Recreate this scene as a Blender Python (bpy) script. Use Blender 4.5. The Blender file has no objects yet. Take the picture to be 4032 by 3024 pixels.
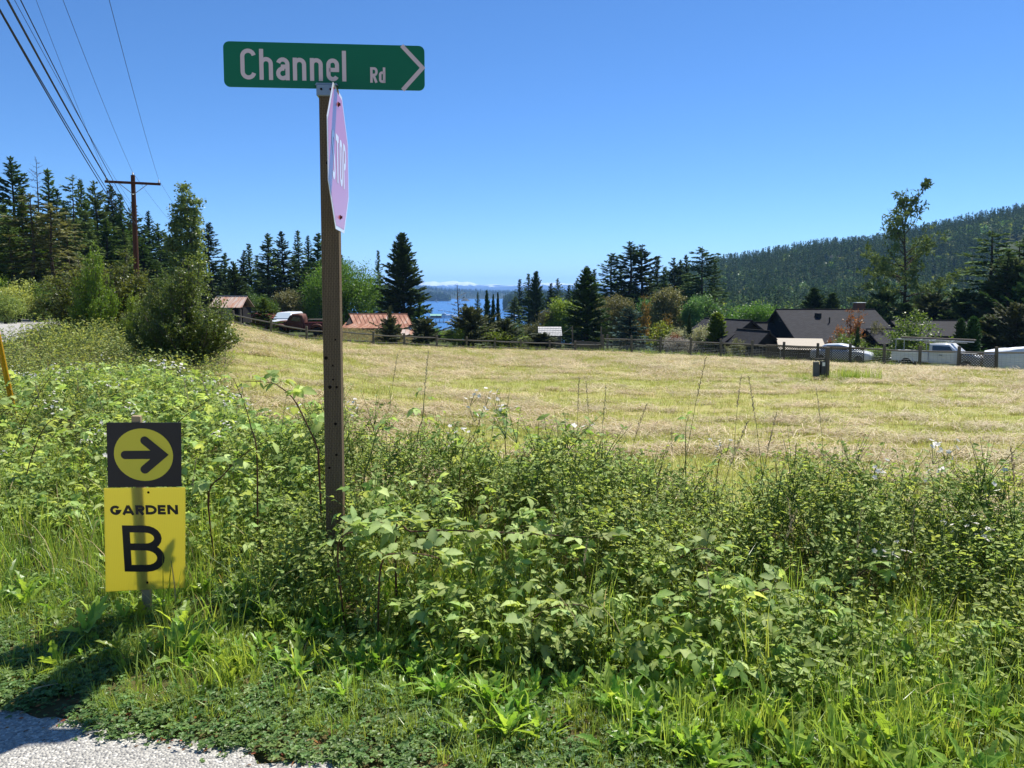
import bpy, math, random
import numpy as np
from mathutils import Vector, Matrix, Euler

SC = bpy.context.scene
COL = SC.collection
# ------------------------------------------------------------------ camera
FN = 3029.0            # focal length in photograph pixels (4032 wide)
PITCH = math.radians(4.5)
EYE = 1.6
V0 = 1150.0 + FN * math.tan(PITCH)       # row of the optical axis
cam_d = bpy.data.cameras.new('camera')
cam_d.sensor_fit = 'HORIZONTAL'
cam_d.sensor_width = 36.0
cam_d.lens = FN / 4032.0 * 36.0
cam_d.shift_y = (V0 - 1512.0) / 4032.0
cam_d.clip_start = 0.05
cam_d.clip_end = 40000.0
cam = bpy.data.objects.new('camera', cam_d)
cam.location = (0, 0, EYE)
cam.rotation_euler = (math.pi / 2 - PITCH, 0, 0)
COL.objects.link(cam)
SC.camera = cam
# ------------------------------------------------------------------ light
SUN_EL = math.radians(57.0)
SUN_AZ = math.radians(38.0)              # to the right of the view direction
SKY_STRENGTH = 0.1
SUN_STRENGTH = 5.0
EXPOSURE = 0.7
world = bpy.data.worlds.new('World')
SC.world = world
world.use_nodes = True
wn = world.node_tree
wn.nodes.clear()
sky = wn.nodes.new('ShaderNodeTexSky')
sky.sky_type = 'NISHITA'
sky.sun_disc = False
sky.sun_elevation = SUN_EL
sky.sun_rotation = SUN_AZ
sky.altitude = 0.0
sky.air_density = 0.7
sky.dust_density = 0.0
sky.ozone_density = 10.0
bg = wn.nodes.new('ShaderNodeBackground')
bg.inputs['Strength'].default_value = SKY_STRENGTH
wo = wn.nodes.new('ShaderNodeOutputWorld')
hsv = wn.nodes.new('ShaderNodeHueSaturation')
hsv.inputs['Saturation'].default_value = 1.07
wn.links.new(sky.outputs[0], hsv.inputs['Color'])
wn.links.new(hsv.outputs[0], bg.inputs['Color'])
wn.links.new(bg.outputs[0], wo.inputs['Surface'])
sd = bpy.data.lights.new('sun', 'SUN')
sd.energy = SUN_STRENGTH
sd.angle = math.radians(0.53)
sd.color = (1.0, 0.955, 0.88)
sun = bpy.data.objects.new('sun', sd)
SUN_DIR = Vector((math.sin(SUN_AZ) * math.cos(SUN_EL), math.cos(SUN_AZ) * math.cos(SUN_EL), math.sin(SUN_EL)))
sun.rotation_euler = SUN_DIR.to_track_quat('Z', 'Y').to_euler()
sun.location = SUN_DIR * 60
COL.objects.link(sun)
SC.view_settings.view_transform = 'Standard'
SC.view_settings.look = 'None'
SC.view_settings.exposure = EXPOSURE
SC.view_settings.gamma = 1.0
cy = SC.cycles
cy.max_bounces = 7
cy.diffuse_bounces = 3
cy.glossy_bounces = 2
cy.transmission_bounces = 5
cy.transparent_max_bounces = 6
cy.volume_bounces = 1
cy.caustics_reflective = False
cy.caustics_refractive = False
cy.sample_clamp_indirect = 6.0

# ------------------------------------------------------------------ pixel <-> world
SP, CP = math.sin(PITCH), math.cos(PITCH)
def ray(u, v):
    x = (u - 2016.0) / FN
    y = -(v - V0) / FN
    return (x, CP + y * SP, -SP + y * CP)
def W(u, v, Y):
    """photograph pixel (4032 x 3024) at world distance Y"""
    d = ray(u, v)
    t = Y / d[1]
    return Vector((d[0] * t, Y, EYE + d[2] * t))

def sstep(a, b, x):
    t = np.clip((np.asarray(x, float) - a) / (b - a), 0, 1)
    return t * t * (3 - 2 * t)

# value noise
_rng0 = np.random.default_rng(7)
_tab = _rng0.random((256, 256))
def vnoise(x, y):
    x = np.asarray(x, float); y = np.asarray(y, float)
    xi = np.floor(x).astype(int); yi = np.floor(y).astype(int)
    fx = x - xi; fy = y - yi
    fx = fx * fx * (3 - 2 * fx); fy = fy * fy * (3 - 2 * fy)
    a = _tab[xi & 255, yi & 255]; b = _tab[(xi + 1) & 255, yi & 255]
    c = _tab[xi & 255, (yi + 1) & 255]; d = _tab[(xi + 1) & 255, (yi + 1) & 255]
    return (a * (1 - fx) + b * fx) * (1 - fy) + (c * (1 - fx) + d * fx) * fy
def fbm(x, y, o=4):
    s = 0; a = 0.5; t = 0
    for i in range(o):
        s = s + a * vnoise(x * 2 ** i + 17.3 * i, y * 2 ** i + 5.1 * i); t += a; a *= 0.5
    return s / t

# pavement edge (grass side is to the right of the direction of travel)
EDGE = np.array([(40, -8.4), (12, -0.92), (3, 1.5), (-0.60, 2.50), (-1.96, 2.86), (-3.2, 3.40), (-4.8, 4.45),
                 (-6.6, 6.4), (-8.7, 9.4), (-11.4, 14), (-16.3, 25), (-25, 45), (-36, 70), (-52, 100), (-75, 135)], float)
FIELD = np.array([(40, -4.0), (14, 2.3), (3.3, 4.75), (1.2, 5.6), (-1.0, 6.5), (-2.3, 7.6), (-3.2, 9), (-5.7, 14.8),
                  (-10.5, 28), (-18, 46), (-27, 68), (-60, 140)], float)
def sdist(P, x, y):
    """signed distance to a polyline, positive on its right-hand side (towards the field)"""
    x = np.asarray(x, float); y = np.asarray(y, float)
    best = np.full(x.shape, 1e18); sgn = np.ones(x.shape)
    for (x0, y0), (x1, y1) in zip(P[:-1], P[1:]):
        dx, dy = x1 - x0, y1 - y0
        t = np.clip(((x - x0) * dx + (y - y0) * dy) / (dx * dx + dy * dy), 0, 1)
        ex = x - (x0 + t * dx); ey = y - (y0 + t * dy)
        d = ex * ex + ey * ey
        cr = dx * (y - y0) - dy * (x - x0)
        m = d < best
        best = np.where(m, d, best); sgn = np.where(m, np.where(cr < 0, 1.0, -1.0), sgn)
    return np.sqrt(best) * sgn

FX = np.array([-60, -21.7, -11.1, -1.4, 7.8, 14.5, 20.6, 26.1, 30.8, 60])
FY = np.array([60, 60, 61.5, 64, 66, 62.5, 58.5, 54, 49, 40.0])
FZ = np.array([-1.3, -1.69, -2.64, -3.24, -3.59, -3.70, -3.75, -3.64, -3.64, -3.6])
HT = np.array([-1.2, -.9, -.5, -.1, .05, .10, .15, .20, .273, .325, .365, .405, .465, .564, .62, .66, .8, 1.2, 2, 4])
HE = np.array([.06, .05, .03, -.02, -.024, -.022, -.005, .012, .027, .035, .043, .048, .050, .062, .071, .077, .09, .08, .07, .05])
def H(x, y):
    x = np.asarray(x, float); y = np.asarray(y, float)
    yf = np.interp(x, FX, FY); zf = np.interp(x, FX, FZ)
    t = np.clip((y - 6.0) / (yf - 6.0), 0, 1)
    z = -0.22 + (zf + 0.22) * (0.85 * t + 0.15 * t * t)
    z = z - np.clip(y - yf, 0, None) * 0.052 * sstep(0, 60, y - yf + 25) - np.clip(y - yf - 60, 0, None) * 0.035
    tanth = np.where(y > 5, x / np.maximum(y, 5), np.sign(x) * 4)
    side = sstep(0.17, 0.33, np.abs(tanth + 0.06))
    floor = -29.0 + side * 15.0
    z = np.maximum(z, floor)
    # verge along the road on the left and pavement
    se = sdist(EDGE, x, y); sf = sdist(FIELD, x, y)
    verge = -0.018 * np.clip(y - 28, 0, 200) * (y < 400)
    wv = sstep(7.0, -1.5, sf) * sstep(160, 110, y)
    z = z * (1 - wv) + verge * wv
    # rising bank across the road
    bank = np.clip(-se - 8.0, 0, 60)
    z = z + np.where((x < -8) & (y > -10) & (y < 400), 0.045 * bank * sstep(300, 140, y), 0)
    # verge slightly uneven
    z = z + 0.05 * (fbm(x * 0.8, y * 0.8, 3) - 0.5) * sstep(0.2, 2.0, se)
    z = z + 0.16 * (fbm(x * .13 + 3, y * .13, 3) - .5) * sstep(1, 8, sf)
    # low bank of dry grass in front of the rusty barn
    z = z + 0.85 * np.exp(-((x + 13.2) / 4.2) ** 4 - ((y - 69.5) / 2.6) ** 2)
    # distant hills
    r = np.hypot(x, y); th = np.where(y > 1, x / np.maximum(y, 1), np.sign(x) * 4)
    e = np.interp(th, HT, HE)
    n = fbm(x / 130.0, y / 130.0, 4) - 0.5
    zt = 1.6 + e * 1000.0 + n * 16
    up = sstep(430, 1000, r + 60 * n)
    hill = np.where(e > -0.015, z + (zt - z) * up * sstep(-.015, .02, e), z)
    z = np.where(r > 400, hill, z)
    z = z - np.clip(r - 1100, 0, 3000) * 0.09
    z = np.maximum(z, -32)
    return z
def h1(x, y):
    return float(H(np.array([x]), np.array([y]))[0])
def G(u, v, y0=1.0, y1=400.0):
    """where the ray through a pixel meets the ground"""
    d = ray(u, v)
    ys = np.geomspace(y0, y1, 1500)
    t = ys / d[1]
    xs = d[0] * t; zs = EYE + d[2] * t
    below = zs < H(xs, ys)
    i = int(np.argmax(below)) if below.any() else len(ys) - 1
    return Vector((xs[i], ys[i], h1(xs[i], ys[i])))

# ------------------------------------------------------------------ tagging
def tag(o, label=None, cat=None, group=None, kind=None):
    if label: o['label'] = label
    if cat: o['category'] = cat
    if group: o['group'] = group
    if kind: o['kind'] = kind
    return o
def empty(name, loc=(0, 0, 0), rz=0.0, label=None, cat=None, group=None):
    o = bpy.data.objects.new(name, None)
    o.empty_display_size = 0.2
    o.location = loc; o.rotation_euler = (0, 0, rz)
    COL.objects.link(o)
    return tag(o, label, cat, group)
def link(name, me, mat=None, parent=None, loc=None, rot=None, scl=None):
    o = bpy.data.objects.new(name, me)
    COL.objects.link(o)
    if mat is not None and len(me.materials) == 0:
        me.materials.append(mat)
    if parent is not None: o.parent = parent
    if loc is not None: o.location = loc
    if rot is not None: o.rotation_euler = rot
    if scl is not None: o.scale = scl if hasattr(scl, '__len__') else (scl,) * 3
    return o

# ------------------------------------------------------------------ meshes
def fast_mesh(name, V, F, var=None, smooth=False, mat=None):
    V = np.asarray(V, np.float32).reshape(-1, 3); F = np.asarray(F, np.int32)
    k = F.shape[1]
    me = bpy.data.meshes.new(name)
    me.vertices.add(len(V)); me.vertices.foreach_set('co', V.ravel())
    me.loops.add(F.size); me.loops.foreach_set('vertex_index', F.ravel())
    me.polygons.add(len(F))
    me.polygons.foreach_set('loop_start', np.arange(0, F.size, k, dtype=np.int32))
    if smooth: me.polygons.foreach_set('use_smooth', np.ones(len(F), bool))
    me.update(calc_edges=True)
    if var is not None:
        a = me.attributes.new('var', 'FLOAT', 'POINT')
        a.data.foreach_set('value', np.asarray(var, np.float32).ravel())
    if mat is not None: me.materials.append(mat)
    return me
def quads_mesh(name, Q, var, mat=None):
    Q = np.asarray(Q); n = len(Q)
    return fast_mesh(name, Q.reshape(-1, 3), np.arange(n * 4).reshape(n, 4), np.repeat(var, 4), mat=mat)

class MB:
    """collects simple solids into one mesh"""
    def __init__(s):
        s.v = []; s.f = []; s.m = []; s.var = []
    def add(s, V, F, mi=0, var=0.5):
        b = len(s.v)
        s.v.extend([tuple(p) for p in V]); s.f.extend([tuple(b + i for i in f) for f in F])
        s.m.extend([mi] * len(F)); s.var.extend([var] * len(V) if np.isscalar(var) else list(var))
        return s
    def box(s, lo, hi, mi=0, M=None, var=0.5):
        x0, y0, z0 = lo; x1, y1, z1 = hi
        V = [Vector(p) for p in [(x0, y0, z0), (x1, y0, z0), (x1, y1, z0), (x0, y1, z0), (x0, y0, z1), (x1, y0, z1), (x1, y1, z1), (x0, y1, z1)]]
        if M is not None: V = [M @ p for p in V]
        return s.add(V, [(0, 3, 2, 1), (4, 5, 6, 7), (0, 1, 5, 4), (1, 2, 6, 5), (2, 3, 7, 6), (3, 0, 4, 7)], mi, var)
    def cbox(s, lo, hi, c=0.01, mi=0, M=None):
        """box with chamfered vertical and horizontal edges"""
        x0, y0, z0 = lo; x1, y1, z1 = hi
        rings = []
        for z, i in ((z0, c), (z0 + c, 0), (z1 - c, 0), (z1, c)):
            k = c
            rings.append([(x0 + i + k, y0 + i, z), (x1 - i - k, y0 + i, z), (x1 - i, y0 + i + k, z), (x1 - i, y1 - i - k, z),
                          (x1 - i - k, y1 - i, z), (x0 + i + k, y1 - i, z), (x0 + i, y1 - i - k, z), (x0 + i, y0 + i + k, z)])
        V = [Vector(p) for r in rings for p in r]
        if M is not None: V = [M @ p for p in V]
        F = []
        for a in range(3):
            for j in range(8):
                F.append((a * 8 + j, a * 8 + (j + 1) % 8, a * 8 + 8 + (j + 1) % 8, a * 8 + 8 + j))
        F.append(tuple(range(7, -1, -1))); F.append(tuple(range(24, 32)))
        return s.add(V, F, mi)
    def tube(s, P, R, n=8, mi=0, cap=True, var=0.5):
        P = [Vector(p) for p in P]
        if np.isscalar(R): R = [R] * len(P)
        V = []; F = []
        ref = Vector((0.31, 0.17, 0.93))
        for i, p in enumerate(P):
            d = (P[min(i + 1, len(P) - 1)] - P[max(i - 1, 0)]).normalized()
            if abs(d.dot(ref)) > 0.95: rr = Vector((1, 0.1, 0))
            else: rr = ref
            a = d.cross(rr).normalized(); b = d.cross(a)
            for j in range(n):
                t = 2 * math.pi * j / n
                V.append(p + (a * math.cos(t) + b * math.sin(t)) * R[i])
        for i in range(len(P) - 1):
            for j in range(n):
                F.append((i * n + j, i * n + (j + 1) % n, (i + 1) * n + (j + 1) % n, (i + 1) * n + j))
        if cap:
            F.append(tuple(range(n - 1, -1, -1))); F.append(tuple(range((len(P) - 1) * n, len(P) * n)))
        return s.add(V, F, mi, var)
    def prism(s, poly, off, mi=0):
        """polygon (3-D points) extruded by a vector"""
        n = len(poly); off = Vector(off)
        V = [Vector(p) for p in poly] + [Vector(p) + off for p in poly]
        F = [tuple(range(n - 1, -1, -1)), tuple(range(n, 2 * n))] + [(i, (i + 1) % n, n + (i + 1) % n, n + i) for i in range(n)]
        return s.add(V, F, mi)
    def lathe(s, prof, n=12, mi=0, M=None):
        V = []; F = []
        for r, z in prof:
            for j in range(n):
                t = 2 * math.pi * j / n
                p = Vector((r * math.cos(t), r * math.sin(t), z)); V.append(M @ p if M is not None else p)
        for i in range(len(prof) - 1):
            for j in range(n):
                F.append((i * n + j, i * n + (j + 1) % n, (i + 1) * n + (j + 1) % n, (i + 1) * n + j))
        F.append(tuple(range(n - 1, -1, -1))); F.append(tuple(range((len(prof) - 1) * n, len(prof) * n)))
        return s.add(V, F, mi)
    def mesh(s, name, mats, smooth=False):
        me = bpy.data.meshes.new(name)
        me.from_pydata(s.v, [], s.f)
        for m in (mats if isinstance(mats, (list, tuple)) else [mats]): me.materials.append(m)
        me.polygons.foreach_set('material_index', s.m)
        if smooth: me.polygons.foreach_set('use_smooth', [True] * len(s.f))
        a = me.attributes.new('var', 'FLOAT', 'POINT'); a.data.foreach_set('value', np.asarray(s.var, np.float32))
        me.update()
        import bmesh
        bm = bmesh.new(); bm.from_mesh(me); bmesh.ops.recalc_face_normals(bm, faces=bm.faces); bm.to_mesh(me); bm.free()
        return me
    def build(s, name, mats, parent=None, loc=None, rot=None, smooth=False):
        return link(name, s.mesh(name, mats, smooth), None, parent, loc, rot)

# ------------------------------------------------------------------ materials
def lin(h):
    h = h.lstrip('#')
    c = [int(h[i:i + 2], 16) / 255 for i in (0, 2, 4)]
    return tuple((x / 12.92 if x <= .04045 else ((x + .055) / 1.055) ** 2.4) for x in c) + (1.0,)
class NT:
    def __init__(s, name):
        s.m = bpy.data.materials.new(name); s.m.use_nodes = True
        s.t = s.m.node_tree; s.t.nodes.clear()
        s.out = s.n('ShaderNodeOutputMaterial')
    def n(s, typ, **kw):
        o = s.t.nodes.new(typ)
        for k, v in kw.items():
            if k in o.inputs: o.inputs[k].default_value = v
            else: setattr(o, k, v)
        return o
    def l(s, a, b): s.t.links.new(a, b)
    def coord(s, scale=1.0, obj=True, vec=None):
        tc = s.n('ShaderNodeTexCoord'); mp = s.n('ShaderNodeMapping')
        s.l(tc.outputs['Object' if obj else 'Generated'], mp.inputs['Vector'])
        mp.inputs['Scale'].default_value = vec if vec else (scale,) * 3
        return mp.outputs[0]
    def noise(s, vec, scale, detail=4, rough=.55):
        o = s.n('ShaderNodeTexNoise'); o.inputs['Scale'].default_value = scale
        o.inputs['Detail'].default_value = detail; o.inputs['Roughness'].default_value = rough
        if vec is not None: s.l(vec, o.inputs['Vector'])
        return o.outputs['Fac']
    def ramp(s, fac, stops):
        o = s.n('ShaderNodeValToRGB'); e = o.color_ramp.elements
        while len(e) < len(stops): e.new(0.5)
        for i, (p, c) in enumerate(stops):
            e[i].position = p; e[i].color = lin(c) if isinstance(c, str) else (c if len(c) == 4 else tuple(c) + (1,))
        s.l(fac, o.inputs['Fac']); return o.outputs['Color']
    def mix(s, f, a, b, mode='MIX'):
        o = s.n('ShaderNodeMix'); o.data_type = 'RGBA'; o.blend_type = mode
        for k, x in ((0, f), (6, a), (7, b)):
            if isinstance(x, (int, float)): o.inputs[k].default_value = x
            elif isinstance(x, tuple): o.inputs[k].default_value = x
            else: s.l(x, o.inputs[k])
        return o.outputs[2]
    def math(s, op, a, b=0.0):
        o = s.n('ShaderNodeMath'); o.operation = op
        for i, x in ((0, a), (1, b)):
            if isinstance(x, (int, float)): o.inputs[i].default_value = x
            else: s.l(x, o.inputs[i])
        return o.outputs[0]
    def bsdf(s, color, rough=.7, spec=.3, metal=0.0, bump=None, bstr=.3, bdist=.01):
        o = s.n('ShaderNodeBsdfPrincipled')
        if isinstance(color, tuple): o.inputs['Base Color'].default_value = color
        else: s.l(color, o.inputs['Base Color'])
        if isinstance(rough, (int, float)): o.inputs['Roughness'].default_value = rough
        else: s.l(rough, o.inputs['Roughness'])
        o.inputs['Specular IOR Level'].default_value = spec
        o.inputs['Metallic'].default_value = metal
        if bump is not None:
            b = s.n('ShaderNodeBump'); b.inputs['Strength'].default_value = bstr; b.inputs['Distance'].default_value = bdist
            s.l(bump, b.inputs['Height']); s.l(b.outputs[0], o.inputs['Normal'])
        return o.outputs[0]
    def done(s, sh):
        s.l(sh, s.out.inputs['Surface']); return s.m

def leaf_mat(name, a, b, trans=.45, rough=.45, spec=.35, tcol=None, hue=.02, val=.25):
    """foliage: colour varies leaf by leaf (attribute) and plant by plant; light passes through"""
    t = NT(name)
    at = t.n('ShaderNodeAttribute'); at.attribute_name = 'var'
    oi = t.n('ShaderNodeObjectInfo')
    c = t.mix(at.outputs['Fac'], lin(a), lin(b))
    hs = t.n('ShaderNodeHueSaturation')
    t.l(c, hs.inputs['Color'])
    r = oi.outputs['Random']
    t.l(t.math('ADD', t.math('MULTIPLY', r, 2 * hue), .5 - hue), hs.inputs['Hue'])
    t.l(t.math('ADD', t.math('MULTIPLY', t.math('FRACT', t.math('MULTIPLY', r, 7.31)), 2 * val), 1 - val), hs.inputs['Value'])
    c = hs.outputs['Color']
    p = t.bsdf(c, rough, spec)
    if trans <= 0: return t.done(p)
    tr = t.n('ShaderNodeBsdfTranslucent')
    tc = t.mix(1.0, c, tcol if tcol else (1.28, 1.2, .68, 1), 'MULTIPLY')
    t.l(tc, tr.inputs['Color'])
    mx = t.n('ShaderNodeMixShader'); mx.inputs[0].default_value = trans
    t.l(p, mx.inputs[1]); t.l(tr.outputs[0], mx.inputs[2])
    return t.done(mx.outputs[0])
def plain(name, c, rough=.6, spec=.3, metal=0., vary=.0, scale=6., bump=0.):
    t = NT(name)
    v = t.coord()
    if vary > 0:
        n = t.noise(v, scale, 5, .6)
        col = t.mix(n, tuple(x * (1 - vary) for x in lin(c)[:3]) + (1,), tuple(min(1, x * (1 + vary)) for x in lin(c)[:3]) + (1,))
    else:
        n = t.noise(v, scale); col = lin(c)
    return t.done(t.bsdf(col, rough, spec, metal, n if bump > 0 else None, bump, .01))
def wood_mat(name, a, b, axis=(14, 14, 1.2), rough=.85):
    t = NT(name); v = t.coord(vec=axis)
    n = t.noise(v, 3.0, 6, .65); n2 = t.noise(t.coord(1.0), 2.2, 3)
    c = t.mix(n, lin(a), lin(b)); c = t.mix(t.math('MULTIPLY', n2, .45), c, lin(a))
    return t.done(t.bsdf(c, rough, .2, 0, n, .5, .006))

M = {}
M['bark'] = plain('bark', '#4a4038', .95, .1, 0, .35, 5, .6)
M['bark_grey'] = plain('bark_grey', '#5d564c', .95, .1, 0, .35, 5, .6)
M['fir'] = leaf_mat('fir_needles', '#445936', '#72884f', .18, .85, .06)
M['fir_blue'] = leaf_mat('spruce_needles', '#3e5850', '#6b8577', .15, .85, .06)
M['fir_light'] = leaf_mat('young_fir_needles', '#3c5426', '#647c36', .25, .85, .06)
M['fir_dark'] = leaf_mat('dark_conifer_needles', '#2f4228', '#526a3c', .15, .85, .06)
M['juniper'] = leaf_mat('juniper_scales', '#3f4a30', '#6b7350', .2, .7, .2)
M['cypress'] = leaf_mat('cypress_scales', '#27401f', '#426128', .2, .65, .2)
M['poplar'] = leaf_mat('poplar_leaves', '#4d6c34', '#8ba25c', .4, .4, .45)
M['willow'] = leaf_mat('willow_leaves', '#4f7028', '#84a13c', .45, .5, .3)
M['decid'] = leaf_mat('green_leaves', '#3d5c24', '#6d8a3a', .42, .45, .35)
M['decid_cool'] = leaf_mat('cool_green_leaves', '#3f6334', '#6a8c52', .4, .45, .35)
M['yellowgreen'] = leaf_mat('yellow_green_leaves', '#5c7421', '#9aa83f', .45, .45, .35)
M['olive'] = leaf_mat('olive_leaves', '#565c34', '#86855a', .3, .6, .3)
M['copper'] = leaf_mat('copper_leaves', '#5f5425', '#93763a', .4, .5, .3, (1.3, 1.0, .55, 1))
M['orange'] = leaf_mat('orange_maple_leaves', '#79582f', '#a98248', .4, .5, .3, (1.3, 1.0, .6, 1))
M['cream'] = leaf_mat('cream_blossom', '#7d8550', '#d2cca6', .4, .5, .3, (1.1, 1.1, .9, 1))
M['whitebloom'] = leaf_mat('pale_blossom', '#8d8578', '#c9c1b6', .35, .6, .2, (1.0, 1.0, .95, 1))
M['redshrub'] = leaf_mat('rusty_red_leaves', '#6e4228', '#9a6a48', .35, .6, .2, (1.2, .9, .7, 1))
M['dead'] = leaf_mat('dead_twigs', '#5d5850', '#7a7364', .0, .9, .1)
M['hawthorn'] = leaf_mat('hawthorn_leaves', '#4c5e28', '#84924a', .4, .4, .4)
M['hawthorn_new'] = leaf_mat('hawthorn_fresh_leaves', '#557426', '#8ba040', .5, .4, .4)
M['snowberry'] = leaf_mat('snowberry_leaves', '#748c3e', '#bccb7c', .48, .55, .2)
M['bramble'] = leaf_mat('bramble_leaves', '#83a04e', '#c2d48a', .48, .6, .18)
M['bramble_dark'] = leaf_mat('dark_bramble_leaves', '#62803a', '#98b05e', .48, .6, .18)
M['grass'] = leaf_mat('grass_blades', '#6a8a32', '#b0c262', .5, .35, .45)
M['grass_dry'] = leaf_mat('dry_grass', '#8f8050', '#c9b786', .35, .6, .3, (1, .95, .75, 1))
M['weeds'] = leaf_mat('verge_weeds', '#6f8240', '#b0b868', .4, .5, .3)
M['mown'] = leaf_mat('mown_grass', '#84924a', '#b6ba6c', .45, .5, .3)
M['hay'] = leaf_mat('cut_hay', '#a3926c', '#dccda6', .3, .6, .3, (1, .95, .8, 1))
M['clover'] = leaf_mat('clover_leaves', '#4a6a36', '#7f9a56', .42, .45, .35)
M['dandelion'] = leaf_mat('dandelion_leaves', '#678f32', '#a0bd52', .5, .38, .45)
M['petal'] = leaf_mat('white_petals', '#ece6e2', '#fbf6f0', .6, .6, .2, (1, 1, 1, 1), 0, .05)
M['stem_red'] = plain('bramble_stem', '#5a3a2a', .6, .3, 0, .3, 30)
M['stem_green'] = plain('green_stem', '#4e6230', .6, .3, 0, .3, 30)
M['seed'] = leaf_mat('grass_seed_heads', '#8d7f64', '#b9a98c', .3, .7, .2, (1, .95, .85, 1))
M['wood_post'] = wood_mat('treated_post_wood', '#4a3e30', '#8b7a62')
M['wood_grey'] = wood_mat('weathered_grey_wood', '#55504a', '#8d877c', (3, 14, 14))
M['wood_greyv'] = wood_mat('weathered_grey_post', '#4d473f', '#7c746a')
M['pole'] = wood_mat('creosote_pole_wood', '#3a241a', '#5b382a')
M['steel'] = plain('galvanised_steel', '#9aa0a2', .45, .5, .8, .15, 20)
M['white_paint'] = plain('white_paint', '#dfe1e0', .35, .5, 0, .06, 3)
M['black'] = plain('black_rubber', '#17181a', .7, .3, 0, .2, 10)
M['glass'] = plain('dark_glass', '#27323a', .08, .6)
M['lattice'] = wood_mat('lattice_wood', '#453f39', '#6b645a')
M['darkwall'] = wood_mat('dark_stained_siding', '#1c1a1b', '#2b2828', (2, 2, 14))
# ------------------------------------------------------------------ ground materials
def ground_mat():
    t = NT('land')
    v = t.coord(1.0)
    ge = t.n('ShaderNodeNewGeometry')
    at = t.n('ShaderNodeAttribute'); at.attribute_name = 'zone'      # 0 soil and verge, 1 mown field
    af = t.n('ShaderNodeAttribute'); af.attribute_name = 'wild'     # wooded land
    st = t.coord(vec=(.28, 1.0, 1.0))
    n1 = t.noise(st, .55, 6, .62); n2 = t.noise(v, 5.0, 4, .6); n3 = t.noise(st, 2.1, 5, .65)
    f = t.ramp(n1, [(.30, '#747e38'), (.46, '#8c8f4c'), (.58, '#9f9760'), (.72, '#ac9c72')])
    f = t.mix(t.math('MULTIPLY', n3, .75), f, t.ramp(n2, [(.3, '#757f3a'), (.5, '#92924e'), (.72, '#b5a87c')]))
    s = t.ramp(n2, [(.3, '#38341f'), (.55, '#5a5234'), (.75, '#7d7450')])
    w = t.ramp(t.noise(v, .03, 6, .6), [(.35, '#2b3520'), (.55, '#475030'), (.7, '#7d7750')])
    c = t.mix(at.outputs['Fac'], s, f); c = t.mix(af.outputs['Fac'], c, w)
    return t.done(t.bsdf(c, .95, .1, 0, n3, .7, .06))
def road_mat():
    t = NT('chip_seal_asphalt')
    v = t.coord(1.0)
    vo = t.n('ShaderNodeTexVoronoi'); vo.inputs['Scale'].default_value = 105.0; t.l(v, vo.inputs['Vector'])
    n = t.noise(v, 1.1, 5, .6); nf = t.noise(v, 55, 3, .6)
    wn = t.n('ShaderNodeTexWhiteNoise'); wn.noise_dimensions = '3D'
    t.l(vo.outputs['Color'], wn.inputs['Vector'])
    c = t.ramp(wn.outputs['Value'], [(0, '#6e6b66'), (.3, '#9d9a92'), (.8, '#bdb9ae'), (1, '#ece7da')])
    c = t.mix(t.math('MULTIPLY', nf, .5), c, lin('#9a9894'))
    c = t.mix(t.math('MULTIPLY', n, .45), c, lin('#a6a39c'))
    hgt = t.math('SUBTRACT', 1.0, t.math('MULTIPLY', vo.outputs['Distance'], 1.6))
    return t.done(t.bsdf(c, .9, .2, 0, hgt, .9, .006))
def water_mat():
    t = NT('sea_water'); v = t.coord(vec=(.05, .14, 1))
    n = t.noise(v, 1.0, 6, .65)
    return t.done(t.bsdf(lin('#125088'), .25, .5, 0, n, .5, 1.0))
def mountain_mat():
    t = NT('snowy_mountain')
    ge = t.n('ShaderNodeNewGeometry'); sx = t.n('ShaderNodeSeparateXYZ'); t.l(ge.outputs['Position'], sx.inputs[0])
    n = t.noise(t.coord(vec=(.006, .006, .012)), 1.0, 6, .7)
    hgt = t.math('ADD', t.math('MULTIPLY', sx.outputs['Z'], .0105), t.math('MULTIPLY', n, 1.6))
    c = t.ramp(t.math('SUBTRACT', hgt, 1.02), [(.62, '#3a4550'), (.72, '#75808a'), (.80, '#d4dbe2')])
    return t.done(t.bsdf(c, .9, .1))
def rough_mat(name, a, b, scale):
    t = NT(name); n = t.noise(t.coord(1.0), scale, 6, .65)
    return t.done(t.bsdf(t.mix(n, lin(a), lin(b)), .95, .1, 0, n, .8, .5))

# ------------------------------------------------------------------ land, one sheet to beyond the hills
def axis(lo, hi, n, d0):
    t = np.linspace(-1, 1, n); k = 7.0
    s = np.sinh(k * t) / math.sinh(k)
    return np.where(s < 0, -s * lo, s * hi)
xs = np.unique(np.concatenate([axis(-3200, 3200, 150, 1), np.arange(-14, 14, .35), np.arange(-60, 60, 1.5), np.arange(-160, 1000, 14)]))
ys = np.unique(np.concatenate([axis(-700, 3400, 150, 1), np.arange(0.5, 16, .35), np.arange(16, 90, 1.2), np.arange(90, 1300, 14)]))
xs = xs[np.concatenate([[True], np.diff(xs) > .08])]; ys = ys[np.concatenate([[True], np.diff(ys) > .08])]
GX, GY = np.meshgrid(xs, ys)
GZ = H(GX.ravel(), GY.ravel())
se = sdist(EDGE, GX.ravel(), GY.ravel())
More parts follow.
